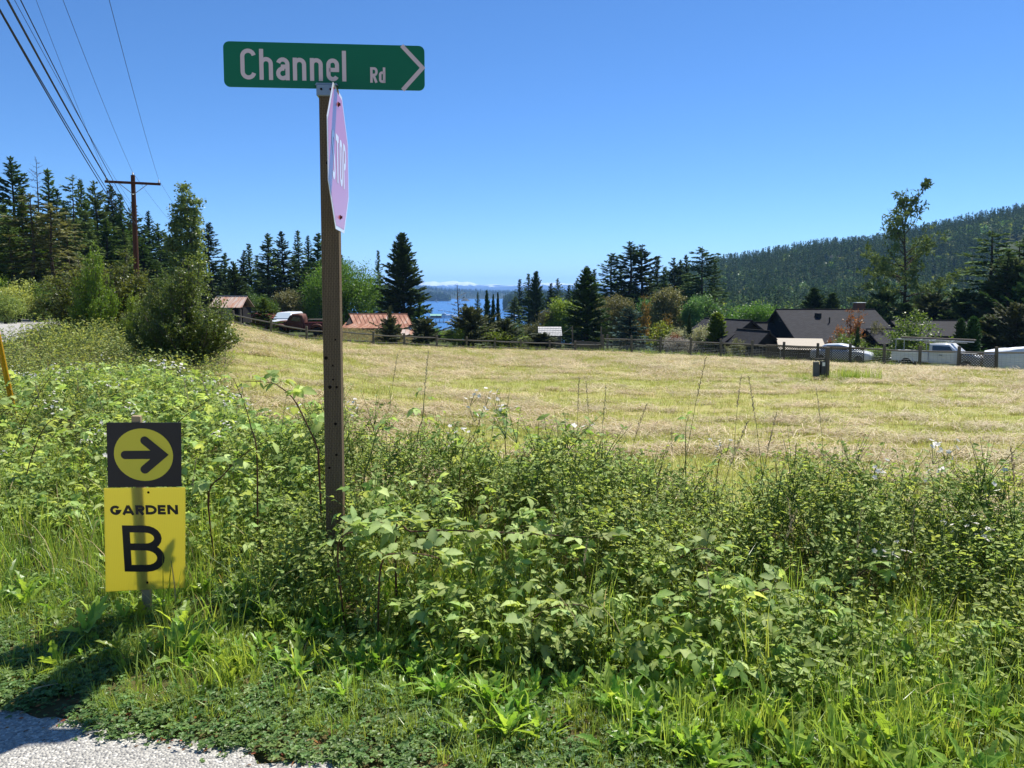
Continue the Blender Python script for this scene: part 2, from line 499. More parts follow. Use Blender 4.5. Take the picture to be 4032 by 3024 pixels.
# the pavement sheet lies 4 mm and more above the land
road_band = (se < -0.2) & (se > -7.2) & (GY.ravel() < 140)
GZ2 = np.where(road_band, GZ - 0.03, GZ)
nx, ny = len(xs), len(ys)
idx = np.arange(nx * ny).reshape(ny, nx)
F = np.stack([idx[:-1, :-1], idx[:-1, 1:], idx[1:, 1:], idx[1:, :-1]], -1).reshape(-1, 4)
land_me = fast_mesh('land', np.stack([GX.ravel(), GY.ravel(), GZ2], 1), F, smooth=True, mat=ground_mat())
sf = sdist(FIELD, GX.ravel(), GY.ravel())
yfa = np.interp(GX.ravel(), FX, FY)
zone = sstep(-.3, .5, sf + .6 * (fbm(GX.ravel(), GY.ravel(), 2) - .5)) * sstep(1.5, -.5, GY.ravel() - yfa)
zone = np.maximum(zone, sstep(-7.0, -8.5, se) * (np.abs(GY.ravel() - 40) < 60) * .8)
wild = sstep(2, 10, GY.ravel() - yfa) * (GX.ravel() > -25)
wild = np.maximum(wild, sstep(130, 200, np.hypot(GX.ravel(), GY.ravel())))
for nm, arr in (('zone', zone), ('wild', wild)):
    a = land_me.attributes.new(nm, 'FLOAT', 'POINT'); a.data.foreach_set('value', arr.astype(np.float32))
tag(link('land', land_me), kind='structure')

# ------------------------------------------------------------------ road (pavement sheet with a ragged edge)
def resample(P, step):
    out = []
    for (a, b) in zip(P[:-1], P[1:]):
        n = max(1, int(np.hypot(*(b - a)) / step(np.hypot(*(.5 * (a + b))))))
        for i in range(n): out.append(a + (b - a) * i / n)
    out.append(P[-1]); return np.array(out)
# the side road the camera stands on, running to the right, and the main road, both one sheet
E = resample(EDGE, lambda d: .05 if d < 5 else (.4 if d < 20 else 2.0))
tn = np.gradient(E, axis=0); tn /= np.linalg.norm(tn, axis=1)[:, None]
nrm = np.stack([tn[:, 1], -tn[:, 0]], 1)          # towards the field
rag = (fbm(E[:, 0] * 6 + 9, E[:, 1] * 6, 4) - .5) * .22 + (fbm(E[:, 0] * 1.2, E[:, 1] * 1.2 + 4, 2) - .5) * .12
rows = []
for off in (0.0, -.12, -.6, -1.6, -3.0, -5.0, -7.4):
    rows.append(E + nrm * (off + (rag if off == 0 else 0))[:, None] if off == 0 else E + nrm * off)
R = np.stack(rows)
RZ = H(R[..., 0].ravel(), R[..., 1].ravel()).reshape(R.shape[:2]) + np.array([.006, .014, .02, .03, .045, .03, .008])[:, None]
nr, nc = R.shape[:2]
ii = np.arange(nr * nc).reshape(nr, nc)
F = np.stack([ii[:-1, :-1], ii[:-1, 1:], ii[1:, 1:], ii[1:, :-1]], -1).reshape(-1, 4)
ROADM = road_mat()
tag(link('road', fast_mesh('road', np.concatenate([R, RZ[..., None]], -1), F, smooth=True, mat=ROADM)), kind='structure')

# ------------------------------------------------------------------ sea, islands, mountains
SEA = -25.0
V = np.array([(-6000, 300, SEA), (7000, 300, SEA), (7000, 14000, SEA), (-6000, 14000, SEA)])
tag(link('sea', fast_mesh('sea', V, [[0, 1, 2, 3]], mat=water_mat())), kind='structure')

def ridge_mesh(name, prof, d, depth, mat, base=SEA - 1.5, rough=.12, sc=60.0, n=160, m=26):
    """land mass whose skyline (photograph pixels) is prof, standing at distance d"""
    us = np.linspace(prof[0][0], prof[-1][0], n)
    vs = np.interp(us, [p[0] for p in prof], [p[1] for p in prof])
    Y = np.linspace(d - depth, d + depth, m)
    X0 = (us - 2016) / FN * d; Z0 = 1.6 + (1150 - vs) / FN * d
    P = np.zeros((m, n, 3)); q = np.linspace(-1, 1, m)
    for j in range(m):
        k = np.cos(q[j] * math.pi / 2) ** .8
        hh = Z0 - base
        nz = (fbm(X0 / sc + 31, np.full(n, Y[j]) / sc, 5) - .5) * rough * 2
        P[j, :, 0] = X0; P[j, :, 1] = Y[j]; P[j, :, 2] = base + hh * k * (1 + nz * (1 if abs(q[j]) > .02 else .5))
    ii = np.arange(m * n).reshape(m, n)
    F = np.stack([ii[:-1, :-1], ii[:-1, 1:], ii[1:, 1:], ii[1:, :-1]], -1).reshape(-1, 4)
    o = link(name, fast_mesh(name, P.reshape(-1, 3), F, smooth=True, mat=mat))
    tag(o, kind='structure')
    return P
woodland = rough_mat('wooded_ground', '#26301d', '#3c4626', .05)
rocky = rough_mat('rocky_islet_ground', '#4d4a38', '#6f6a4c', .3)
far_ridge = ridge_mesh('far_island', [(900, 1152), (1300, 1140), (1560, 1126), (1660, 1131), (1700, 1139), (1760, 1145), (1800, 1148), (1900, 1151), (2010, 1153), (2200, 1155), (2600, 1152), (3000, 1150), (3400, 1165)], 3500, 420, woodland)
wood_isle = ridge_mesh('wooded_island', [(1380, 1182), (1440, 1168), (1560, 1163), (1680, 1165), (1740, 1170), (1768, 1178), (1776, 1188)], 2350, 60, woodland, n=60)
islet = ridge_mesh('rock_islet', [(1815, 1185), (1823, 1177), (1834, 1174), (1842, 1178), (1851, 1185)], 2300, 14, rocky, n=24, m=10)
headland = ridge_mesh('headland', [(1978, 1222), (1990, 1190), (2020, 1180), (2080, 1175), (2200, 1170), (2350, 1190), (2420, 1222)], 1180, 60, woodland, n=60)
mp = [(600, 1135), (1100, 1128), (1400, 1122), (1560, 1118), (1650, 1116), (1690, 1112), (1710, 1109), (1730, 1114), (1760, 1110), (1790, 1108), (1815, 1112), (1840, 1110), (1865, 1115), (1885, 1122), (1910, 1123),
      (1935, 1121), (1950, 1119), (1975, 1124), (1995, 1125), (2020, 1124), (2060, 1121), (2120, 1116), (2200, 1114), (2280, 1121), (2400, 1126), (2700, 1130), (3200, 1136)]
ridge_mesh('snow_mountains', mp, 11000, 900, mountain_mat(), rough=.09, sc=140.0, n=420, m=40)

# ------------------------------------------------------------------ haze
hm = bpy.data.materials.new('sea_haze'); hm.use_nodes = True
ht = hm.node_tree; ht.nodes.clear()
pv = ht.nodes.new('ShaderNodeVolumePrincipled')
pv.inputs['Color'].default_value = (.30, .58, 1.0, 1)
pv.inputs['Density'].default_value = 0.95e-4
pv.inputs['Anisotropy'].default_value = 0.1
ho = ht.nodes.new('ShaderNodeOutputMaterial')
ht.links.new(pv.outputs[0], ho.inputs['Volume'])
hb = MB().box((-6100, -800, -33.5), (7100, 14100, 260))
hz = hb.build('haze', hm)
tag(hz, 'pale blue sea haze filling the air over the bay', 'haze', kind='stuff')
hz.display_type = 'WIRE'
# ------------------------------------------------------------------ tree building
def unit(a):
    return a / np.maximum(np.linalg.norm(a, axis=-1, keepdims=True), 1e-9)
def kites(P, D, N, L, Wd):
    """leaf quads: base P, direction D, face normal N, length L, width Wd"""
    S = unit(np.cross(D, N))
    mid = P + D * (L * .45)[:, None]
    return np.stack([P, mid + S * (Wd * .5)[:, None], P + D * L[:, None], mid - S * (Wd * .5)[:, None]], 1)

def conifer(name, seed, h=20., r=4., z0=.06, nb=150, power=.8, elev=(-.15, .75), droop=.25, spray=.75, dens=1.0, irr=.22, patch=0.0, flat=0.0, width=.42, ns=5):
    rg = np.random.default_rng(seed)
    tr = MB(); lean = rg.normal(0, .012, 2)
    zz = np.linspace(0, h, 9)
    axis_at = lambda z: Vector((lean[0] * z + .12 * math.sin(z * .5 + seed), lean[1] * z + .12 * math.cos(z * .43 + seed), z))
    r0 = h * .014 + .06
    tr.tube([axis_at(z) for z in zz], [r0 * (1 - .93 * z / h) + .012 for z in zz], 7)
    P = []; D = []; N = []; L = []; A = []
    for i in range(nb):
        t = ((i + rg.random()) / nb) ** .93
        if patch > 0 and rg.random() < patch * (1 - .6 * t): continue
        z = h * (z0 + (1 - z0) * t) * .985
        az = i * 2.39996 + rg.normal(0, .5)
        prof = max((1 - t) ** power, flat * min(1, (1 - t) * 9)) * (.55 + .45 * min(1, (t + .02) * 6))
        Lb = max(.18, r * prof * (1 + irr * rg.normal()))
        e = elev[0] + (elev[1] - elev[0]) * t + rg.normal(0, .12)
        b = np.array(axis_at(z)); dh = np.array([math.cos(az), math.sin(az), 0.])
        def pt(s): return b + dh * (Lb * s * math.cos(e)) + np.array([0, 0, Lb * (s * math.sin(e) - droop * s * s + .5 * droop * s ** 3)])
        if Lb > .5:
            tr.tube([pt(0), pt(.5), pt(.97)], [.010 * Lb + .012, .007 * Lb + .008, .004], 3, cap=False)
        n = max(3, int(Lb / (spray * .34) * dens) + 2)
        for s in np.linspace(.16 if Lb > 1 else 0.05, 1.0, n):
            p = pt(s); d0 = pt(min(1, s + .05)) - pt(s - .05); d0 /= np.linalg.norm(d0)
            sd = np.cross(d0, [0, 0, 1.]); sd /= np.linalg.norm(sd) + 1e-6
            for k in range(ns):
                a = rg.uniform(-1.15, 1.15) if s < .97 else rg.uniform(-.5, .5)
                d = d0 * math.cos(a) + sd * math.sin(a) + np.array([0, 0, rg.normal(-.10, .22)])
                P.append(p + rg.normal(0, .06 * spray, 3)); D.append(d)
                N.append(np.array([0, 0, 1.]) + rg.normal(0, .45, 3))
                L.append(spray * rg.uniform(.5, 1.15) * (.55 + .45 * min(1, Lb / (r * .6))))
                A.append(rg.random() * .6 + .4 * s * rg.random())
    P = np.array(P); D = unit(np.array(D)); N = unit(np.array(N)); L = np.array(L)
    Q = kites(P, D, N, L, L * width)
    return tr.mesh(name + '_trunk', M['bark']), quads_mesh(name + '_crown', Q, np.array(A)), h, r

def lobes_to_points(rg, lobes, n, shell=.75):
    """clump centres through a crown made of ellipsoid lobes (cx,cy,cz,rx,ry,rz)"""
    vol = np.array([l[3] * l[4] * l[5] for l in lobes]) ** .7; vol = vol / vol.sum()
    out = []
    for l, k in zip(lobes, rg.multinomial(n, vol)):
        d = unit(rg.normal(size=(k, 3))); rr = (shell + (1 - shell) * rg.random(k)) * (rg.random(k) ** .22)
        out.append(np.array(l[:3]) + d * rr[:, None] * np.array(l[3:6]))
    return np.concatenate(out)
def broadleaf(name, seed, h, lobes, nclump, per, csize, leaf, bark='bark', trunk_r=None, stems=1, upright=.0, hang=0.0, width=.6, limbs=14):
    rg = np.random.default_rng(seed)
    C = lobes_to_points(rg, lobes, nclump)
    C = C[C[:, 2] > .04 * h]
    r = max(np.abs(C[:, :2]).max(), .1)
    tr = MB(); r0 = trunk_r or h * .018 + .03
    low = min(l[2] - l[5] for l in lobes)
    fork = max(low + .12 * h, .10 * h)
    for s in range(stems):
        bx = Vector((rg.normal(0, .05 * r), rg.normal(0, .05 * r), 0)) if stems > 1 else Vector((0, 0, 0))
        a = rg.random() * 6.28; sp = .35 * r if stems > 1 else .05 * r
        top = Vector((sp * math.cos(a), sp * math.sin(a), h * .8))
        pts = [bx.lerp(top, q) + Vector((rg.normal(0, .02 * h), rg.normal(0, .02 * h), 0)) * (q > 0) for q in (0, .2, .45, .7, 1)]
        tr.tube(pts, [r0, r0 * .8, r0 * .55, r0 * .35, r0 * .12], 6)
        for k in range(limbs // stems + 1):
            c = Vector(C[rg.integers(len(C))]); q = rg.uniform(.2, .7)
            st = pts[1].lerp(pts[3], q)
            if st.z > c.z + .1 * h: continue
            m = st.lerp(c, .5) + Vector((0, 0, .05 * h))
            tr.tube([st, m, c], [r0 * .35, r0 * .2, r0 * .06], 4, cap=False)
    k = rg.poisson(per, len(C)); idx = np.repeat(np.arange(len(C)), k)
    off = rg.normal(size=(len(idx), 3)) * csize * np.array([1, 1, .72])
    cs = rg.uniform(.6, 1.25, len(C))
    P = C[idx] + off * cs[idx][:, None]
    P[:, 2] -= hang * np.abs(rg.normal(size=len(idx))) * csize
    D = unit(rg.normal(size=(len(idx), 3)) + np.array([0, 0, upright - hang * 1.3]))
    N = unit(rg.normal(size=(len(idx), 3)) * .8 + np.array([0, 0, .9]))
    L = leaf * rg.uniform(.6, 1.3, len(idx))
    cv = rg.random(len(C))
    var = np.clip(.45 * cv[idx] + .55 * rg.random(len(idx)), 0, 1)
    keep = P[:, 2] > .02 * h
    Q = kites(P[keep], D[keep], N[keep], L[keep], L[keep] * width)
    return tr.mesh(name + '_trunk', M[bark]), quads_mesh(name + '_crown', Q, var[keep]), h, r

def twiggy(name, seed, h, r, nstem, ntw, per, leaf, bark='bark_grey', spread=.8, width=.62):
    """open shrub: stems from the base with leafy side twigs, so single shoots stand out of the outline"""
    rg = np.random.default_rng(seed); tr = MB(); P = []; D = []; V = []
    for s in range(nstem):
        az = rg.random() * 6.28; rad = r * math.sqrt(rg.random()) * spread; hh = h * (1 - .72 * (rad / r) ** 2) * rg.uniform(.72, 1.05)
        base = np.array([rg.normal(0, .06 * r), rg.normal(0, .06 * r), 0.]); tip = np.array([rad * math.cos(az), rad * math.sin(az), hh])
        ctrl = np.array([base[0] * .3 + tip[0] * .7, base[1] * .3 + tip[1] * .7, .42 * hh])
        f = lambda q: (1 - q) ** 2 * base + 2 * q * (1 - q) * ctrl + q * q * tip
        pts = [f(q) for q in np.linspace(0, 1, 6)]
        tr.tube(pts, [.03 * h / 3 * (1 - .85 * q) + .003 for q in np.linspace(0, 1, 6)], 4, cap=False)
        sv = rg.random()
        for k in range(ntw):
            q = rg.uniform(.12, 1.0) ** .8; p0 = f(q); a2 = rg.random() * 6.28
            d = np.array([math.cos(a2), math.sin(a2), rg.uniform(-.1, .9)]); d /= np.linalg.norm(d)
            Lt = r * rg.uniform(.12, .42) * (1.15 - .6 * q)
            p1 = p0 + d * Lt
            if k % 2 == 0: tr.tube([p0, p1], [.005, .002], 3, cap=False)
            n = max(3, int(per * Lt / (r * .27)))
            qq = rg.random(n); pp = p0 + (p1 - p0) * qq[:, None] + rg.normal(0, leaf * .5, (n, 3))
            P.append(pp); D.append(unit(rg.normal(size=(n, 3)) + d)); V.append(np.clip(.4 * sv + .6 * rg.random(n), 0, 1))
    P = np.concatenate(P); D = np.concatenate(D); V = np.concatenate(V)
    N = unit(rg.normal(size=P.shape) * .8 + np.array([0, 0, .9])); L = leaf * rg.uniform(.6, 1.3, len(P))
    k = P[:, 2] > 0.02
    return tr.mesh(name + '_trunk', M[bark]), quads_mesh(name + '_crown', kites(P[k], D[k], N[k], L[k], L[k] * width), V[k]), h, r

PROTO = {}
PROTO['firA'] = conifer('firA', 1, 20, 3.6, nb=170, power=.75)
PROTO['firB'] = conifer('firB', 2, 20, 3.2, nb=150, power=.9, patch=.12, irr=.3)
PROTO['firC'] = conifer('firC', 3, 20, 4.0, nb=150, power=.7, droop=.35, irr=.3)
PROTO['firD'] = conifer('firD', 4, 20, 3.4, nb=120, power=.6, patch=.25, irr=.35, z0=.2)
PROTO['firS'] = conifer('firS', 5, 20, 3.0, nb=95, power=.5, patch=.35, irr=.45, z0=.25, elev=(-.2, .4), dens=.8)
PROTO['firE'] = conifer('firE', 6, 20, 3.8, nb=190, power=.85, spray=.65, droop=.2)
PROTO['pineflat'] = conifer('pineflat', 7, 20, 4.0, nb=95, power=.5, flat=.55, patch=.2, irr=.35, z0=.3, elev=(0, .35))
PROTO['cedar'] = conifer('cedar', 8, 12, 3.2, nb=300, power=.62, spray=.5, droop=.15, elev=(.1, .9), dens=1.1, irr=.12, width=.42, z0=.01)
PROTO['young'] = conifer('young', 9, 4, 1.3, nb=110, power=.8, spray=.28, droop=.1, elev=(.0, .7), irr=.18, z0=.01)
PROTO['spruce'] = conifer('spruce', 10, 4, 1.5, nb=130, power=.65, spray=.26, droop=.12, elev=(-.1, .6), irr=.2, z0=.01, width=.45)
PROTO['cypress'] = conifer('cypress', 11, 8, 1.15, nb=260, power=.62, spray=.36, droop=-.15, elev=(.7, 1.1), irr=.1, width=.4, z0=.01)
PROTO['column'] = conifer('column', 12, 6, 1.2, nb=240, power=.45, spray=.32, droop=-.1, elev=(.6, 1.0), irr=.12, width=.42, z0=.01)
PROTO['snag'] = conifer('snag', 13, 8, 1.9, nb=34, power=.75, spray=.42, droop=.1, elev=(-.2, .5), dens=.55, irr=.4, z0=.18, ns=3, width=.25)
PROTO['deadtop'] = conifer('deadtop', 14, 20, 2.8, nb=60, power=.25, spray=.55, droop=.05, elev=(-.1, .3), dens=.45, irr=.5, z0=.35, ns=2, width=.16)
PROTO['juniper'] = conifer('juniper', 15, 3, 1.5, nb=150, power=.5, spray=.3, droop=.02, elev=(.05, .9), irr=.35, z0=.01, width=.5)
PROTO['juniperB'] = conifer('juniperB', 16, 3, 1.4, nb=120, power=.6, spray=.32, droop=.0, elev=(.1, .8), irr=.45, patch=.1, z0=.01, width=.5)
def rl(seed, n, h, r, zc, zr, cx=.55, sz=(.35, .6)):
    g = np.random.default_rng(seed); o = []
    for i in range(n):
        a = i * 2.4 + g.random(); q = math.sqrt((i + .5) / n) * cx * r
        k = g.uniform(*sz)
        o.append((q * math.cos(a), q * math.sin(a), zc + g.uniform(-1, 1) * zr, k * r, k * r, k * r * g.uniform(.8, 1.15)))
    return o
PROTO['willow'] = broadleaf('willow', 21, 10, rl(1, 18, 10, 5.5, 5.8, 2.2, .62, (.38, .52)), 620, 44, .5, .30, hang=.55, width=.34, trunk_r=.35)
PROTO['poplar'] = broadleaf('poplar', 22, 14, [(0.22 * math.sin(i * 1.9), .22 * math.cos(i * 2.3), z, w, w, 1.3) for i, (z, w) in enumerate([(1.6, 1.0), (3, 1.5), (4.5, 1.7), (6, 1.6), (7.5, 1.4), (9, 1.15), (10.3, .95), (11.5, .72), (12.6, .45)])] + [(-.75, .2, 11.4, .35, .35, 1.4), (.8, -.2, 10.2, .4, .4, 1.2), (-.9, 0, 8.2, .5, .5, 1.2), (1.0, .1, 7.6, .5, .5, 1.3)], 620, 26, .22, .22, upright=1.0, width=.75)
PROTO['round'] = broadleaf('round', 23, 6, rl(3, 14, 6, 2.8, 2.9, 1.6), 360, 42, .33, .20)
PROTO['roundB'] = broadleaf('roundB', 24, 6, rl(4, 12, 6, 2.4, 2.9, 1.8, .6, (.4, .55)), 320, 42, .34, .2)
PROTO['tall'] = broadleaf('tall', 25, 8, rl(5, 14, 8, 2.2, 3.9, 2.6, .5, (.4, .6)), 380, 42, .36, .22, upright=.3)
PROTO['bush'] = broadleaf('bush', 26, 2.5, rl(6, 9, 2.5, 1.5, 1.15, .4), 200, 30, .19, .12, stems=4)
PROTO['bushB'] = broadleaf('bushB', 27, 2.5, rl(7, 7, 2.5, 1.4, 1.2, .5, .7), 150, 34, .21, .12, stems=4)
PROTO['maple'] = twiggy('maple', 28, 4.5, 2.0, 12, 26, 15, .15)
PROTO['shrubA'] = twiggy('shrubA', 31, 2.8, 1.25, 54, 40, 20, .06, spread=1.0)
PROTO['shrubB'] = twiggy('shrubB', 32, 3.6, 1.7, 50, 38, 19, .085, spread=1.0)
PROTO['lilac'] = twiggy('lilac', 33, 4.0, 2.3, 26, 30, 15, .14)

def plant(kind, name, u, vtop, hw, d, mat, label, cat='tree', group=None, rz=None, sink=.05, bark=None, base=None):
    """a tree whose top stands at pixel (u, vtop), half-width hw pixels, at distance d"""
    tr, cr, h0, r0 = PROTO[kind]
    top = W(u, vtop, d)
    if kind[:3] in ('fir', 'pin'): hw *= 1.55
    elif kind in ('cedar', 'young', 'spruce'): hw *= 1.2
    zb = h1(top.x, d) - sink if base is None else base
    hh = max(.4, top.z - zb); rr = hw / FN * d
    rg = random.Random(int(u * 13 + vtop * 7 + d))
    e = empty(name, (top.x, d, zb), rg.random() * 6.28 if rz is None else rz, label, cat, group)
    e.scale = (rr / r0, rr / r0, hh / h0)
    a = link('trunk', tr, None, e)
    b = link('crown', cr, None, e)
    if len(b.data.materials) == 0: b.data.materials.append(M['decid'])
    b.material_slots[0].link = 'OBJECT'; b.material_slots[0].material = M[mat]
    return e
K = 1.8228   # pixels below are given on a 2212-wide view of the photograph
def pl(kind, name, x, y, hw, d, mat, label, cat='tree', group=None, **kw):
    return plant(kind, name, x * K, y * K, hw * K, d, mat, label, cat, group, **kw)

# --- fir stand across the road on the left
def near_of(x, table):
    for lim, txt in table:
        if x < lim: return txt
LOOK = {'firA': 'full', 'firB': 'slim', 'firC': 'drooping', 'firD': 'gappy', 'firE': 'dense', 'juniper': 'spreading', 'juniperB': 'ragged', 'cedar': 'conical'}
TONE = {'fir': 'green', 'fir_dark': 'dark', 'fir_light': 'lighter green', 'juniper': 'grey green'}
STAND = [(62, 'in the stand across the road above the yellow guy guard'), (240, 'in the stand across the road above the tall roadside shrub'), (335, 'in the stand across the road behind the utility pole'), (999, 'at the stand end between utility pole and poplar')]
TRUCKROW = [(560, 'in the row behind the small tin shed'), (676, 'in the row behind the old pickup'), (790, 'in the row behind the willow'), (999, 'low between willow and big cedar')]
BAYROW = [(1215, 'on the skyline behind the shake roofed shed'), (1300, 'on the skyline behind the large conical cedar'), (1420, 'on the skyline behind the blue spruce'), (9999, 'on the skyline at the left end of the wooded hill')]
JUNROW = [(2000, 'in the mass behind the lush green bush'), (2120, 'in the mass behind the clipped conifer pair'), (9999, 'in the mass behind the tarp covered load')]
g = 'firs across the road'
for i, (x, y, hw, d) in enumerate([(-150, 360, 60, 74), (-95, 330, 55, 78), (-40, 345, 50, 76), (-12, 395, 42, 66), (20, 337, 40, 76), (46, 405, 40, 64),
                                    (102, 362, 40, 76), (125, 410, 36, 70), (170, 384, 32, 82), (204, 390, 30, 88), (238, 398, 34, 92), (262, 418, 28, 90),
                                    (290, 438, 34, 97), (316, 455, 30, 99), (340, 482, 28, 104), (357, 505, 22, 108), (30, 470, 44, 58), (88, 455, 40, 60),
                                    (185, 460, 34, 74), (222, 470, 36, 80), (262, 500, 34, 84), (305, 520, 34, 90), (330, 560, 28, 95),
                                    (0, 440, 52, 70), (60, 470, 52, 74), (110, 470, 50, 80), (148, 440, 44, 86), (185, 430, 40, 94), (225, 440, 42, 100), (255, 455, 40, 104), (282, 478, 40, 106), (310, 500, 40, 110), (340, 530, 36, 112), (140, 520, 46, 66), (200, 530, 46, 76), (245, 545, 44, 86), (290, 565, 44, 92), (-60, 450, 60, 66), (372, 545, 30, 116), (420, 560, 34, 112)]):
    k = ['firA', 'firB', 'firC', 'firE', 'firD'][i % 5] if i < 16 else ['firA', 'firC', 'firE'][i % 3]
    mt = ['fir', 'fir_dark', 'fir_light'][i % 3] if i < 16 else ['fir', 'fir_light'][i % 2]
    pl(k, 'fir_tree', x, y, hw, d, mt, '%s %s %sfir %s' % (LOOK[k], TONE[mt], 'tall ' if i < 16 else 'lower ', near_of(x, STAND)), 'fir tree', g)
pl('deadtop', 'dying_fir', 75, 344, 30, 62, 'dead', 'bare grey fir with a flat broken top across the road', 'fir tree')
pl('firS', 'thin_fir', 155, 376, 20, 66, 'fir', 'thin ragged fir with gaps, nearest the bend of the road', 'fir tree')
pl('firS', 'sparse_fir', 62, 415, 34, 56, 'olive', 'sparse fir with bare lower trunk at the stand edge behind the grass bank', 'fir tree', 'sparse firs at the stand edge')
pl('firS', 'sparse_fir', 112, 440, 34, 55, 'olive', 'sparse fir with bare lower trunk at the stand edge behind the grass bank', 'fir tree', 'sparse firs at the stand edge')
pl('firS', 'sparse_fir', 138, 455, 28, 58, 'olive', 'sparse fir with bare lower trunk at the stand edge behind the grass bank', 'fir tree', 'sparse firs at the stand edge')
US = 'yellow green bushy shrub on the bank under the firs'
for i, (x, y, hw, d) in enumerate([(-70, 590, 60, 50), (-20, 580, 45, 52), (35, 592, 48, 50), (88, 596, 40, 51), (128, 615, 32, 53), (10, 625, 38, 46), (165, 612, 32, 58)]):
    pl(['bush', 'bushB'][i % 2], 'bank_shrub', x, y, hw, d, ['decid', 'yellowgreen', 'weeds'][i % 3], ['green', 'yellow green', 'pale green'][i % 3] + ' bushy shrub on the bank under the firs', 'shrub', 'shrubs under the firs')
# --- poplar and firs behind the sheds
pl('poplar', 'poplar_tree', 398, 392, 43, 64, 'poplar', 'tall columnar pale green poplar behind the roadside shrubs')
pl('firA', 'fir_tree', 452, 480, 34, 92, 'fir_dark', 'pointed dark fir standing beside the poplar', 'fir tree')
pl('young', 'dark_fir', 503, 568, 36, 80, 'fir_dark', 'dense dark fir behind the small rusty roofed shed', 'fir tree')
g = 'firs behind the old truck'
for i, (x, y, hw, d) in enumerate([(485, 545, 22, 124), (520, 540, 24, 118), (540, 525, 24, 120), (556, 552, 18, 126), (580, 503, 36, 108), (617, 500, 34, 110), (643, 497, 26, 116), (662, 508, 26, 118),
                                    (686, 502, 34, 110), (706, 522, 30, 114), (738, 548, 24, 118), (600, 545, 30, 118), (634, 550, 28, 120), (470, 570, 30, 128), (505, 575, 30, 128), (530, 570, 30, 128), (565, 575, 32, 126), (660, 560, 32, 126), (690, 560, 32, 126), (722, 570, 32, 126), (800, 600, 34, 128), (835, 610, 30, 128)]):
    k = ['firA', 'firC', 'firB', 'firE'][i % 4]; mt = ['fir', 'fir_dark'][i % 2]
    pl(k, 'fir_tree', x, y, hw, d, mt, '%s %s %sfir %s' % (LOOK[k], TONE[mt], 'tall ' if y < 530 else 'lower ', near_of(x, TRUCKROW)), 'fir tree', g)
pl('bush', 'bank_bush', 530, 612, 40, 84, 'decid_cool', 'soft green bush behind the small rusty roofed shed', 'shrub')
pl('roundB', 'olive_tree', 612, 622, 42, 86, 'olive', 'olive brown round tree behind the old truck')
pl('round', 'green_tree', 572, 628, 34, 82, 'decid', 'light green round tree behind the small fir by the fence')
pl('bush', 'green_bush', 655, 640, 34, 88, 'decid', 'dark green bush behind the truck cab', 'shrub')
pl('young', 'young_fir', 574, 645, 30, 64, 'fir_light', 'small light green fir behind the rail fence by the truck', 'fir tree')
pl('willow', 'willow_tree', 744, 546, 90, 88, 'willow', 'broad rounded bright green willow behind the sign post')
pl('firB', 'fir_tree', 818, 540, 16, 118, 'fir', 'slim fir tip between the willow and the big cedar', 'fir tree')
pl('cedar', 'cedar_tree', 868, 503, 54, 87, 'fir_dark', 'big dense dark cedar beside the rusty roofed barn', 'cedar tree')
pl('young', 'young_fir', 908, 655, 24, 76, 'fir_light', 'light green young fir at the foot of the big cedar', 'fir tree')
# --- along the fence, left to centre
pl('juniper', 'juniper_bush', 842, 690, 30, 65.5, 'juniper', 'spreading grey green juniper in front of the rusty barn', 'juniper')
pl('juniperB', 'juniper_bush', 842, 664, 7, 65.8, 'juniper', 'thin upright juniper shoot rising before the barn roof', 'juniper')
pl('juniper', 'juniper_bush', 922, 692, 36, 66, 'juniper', 'dark juniper between the barn and the yellow green bush', 'juniper')
pl('bushB', 'yellow_bush', 982, 702, 26, 67, 'yellowgreen', 'yellow green bush at the foot of the bare snag', 'shrub')
for x, y, hw, d, mt, lab in ((938, 700, 20, 78, 'decid', 'low green bush below the boathouse right of the big cedar'), (962, 706, 22, 80, 'olive', 'low olive bush below the harbour docks'), (1004, 694, 22, 84, 'decid', 'green bush between the snag and tall juniper'),
                             (1040, 694, 26, 86, 'decid', 'green bush under the pointed cypresses'), (1072, 692, 24, 90, 'olive', 'olive bush right under the pointed cypresses'), (1104, 690, 26, 92, 'decid_cool', 'cool green bush at the right shore of the bay'), (1150, 690, 30, 96, 'olive', 'olive bush behind the low yellow green bush')):
    pl('bush', 'shore_bush', x, y, hw, d, mt, lab, 'shrub')
pl('juniper', 'juniper_bush', 1016, 668, 46, 68, 'juniper', 'tall grey green juniper right of the bare snag', 'juniper')
pl('juniperB', 'juniper_bush', 1090, 690, 36, 69.5, 'juniper', 'ragged juniper behind the rail fence left of the shake roofed shed', 'juniper')
pl('bush', 'yellow_bush', 1074, 705, 40, 69, 'yellowgreen', 'bright yellow green bush against the ragged juniper', 'shrub')
pl('bushB', 'yellow_bush', 1125, 722, 38, 71, 'yellowgreen', 'low yellow green bush left of the shake roofed shed', 'shrub')
pl('juniper', 'juniper_bush', 1168, 722, 38, 69, 'juniper', 'low dark juniper in front of the shake roofed shed', 'juniper')
pl('snag', 'bare_snag', 990, 612, 30, 76, 'dead', 'nearly bare conifer snag standing before the bay', 'dead tree')
pl('firE', 'fir_tree', 1034, 630, 11, 108, 'fir', 'short fir left of the three pointed cypresses', 'fir tree')
for x, y, hw in ((1050, 629, 14), (1065, 637, 10), (1076, 633, 9)):
    pl('cypress', 'cypress_tree', x, y, hw, 108, 'cypress', 'narrow pointed cypress in the row before the bay', 'cypress', 'cypresses before the bay')
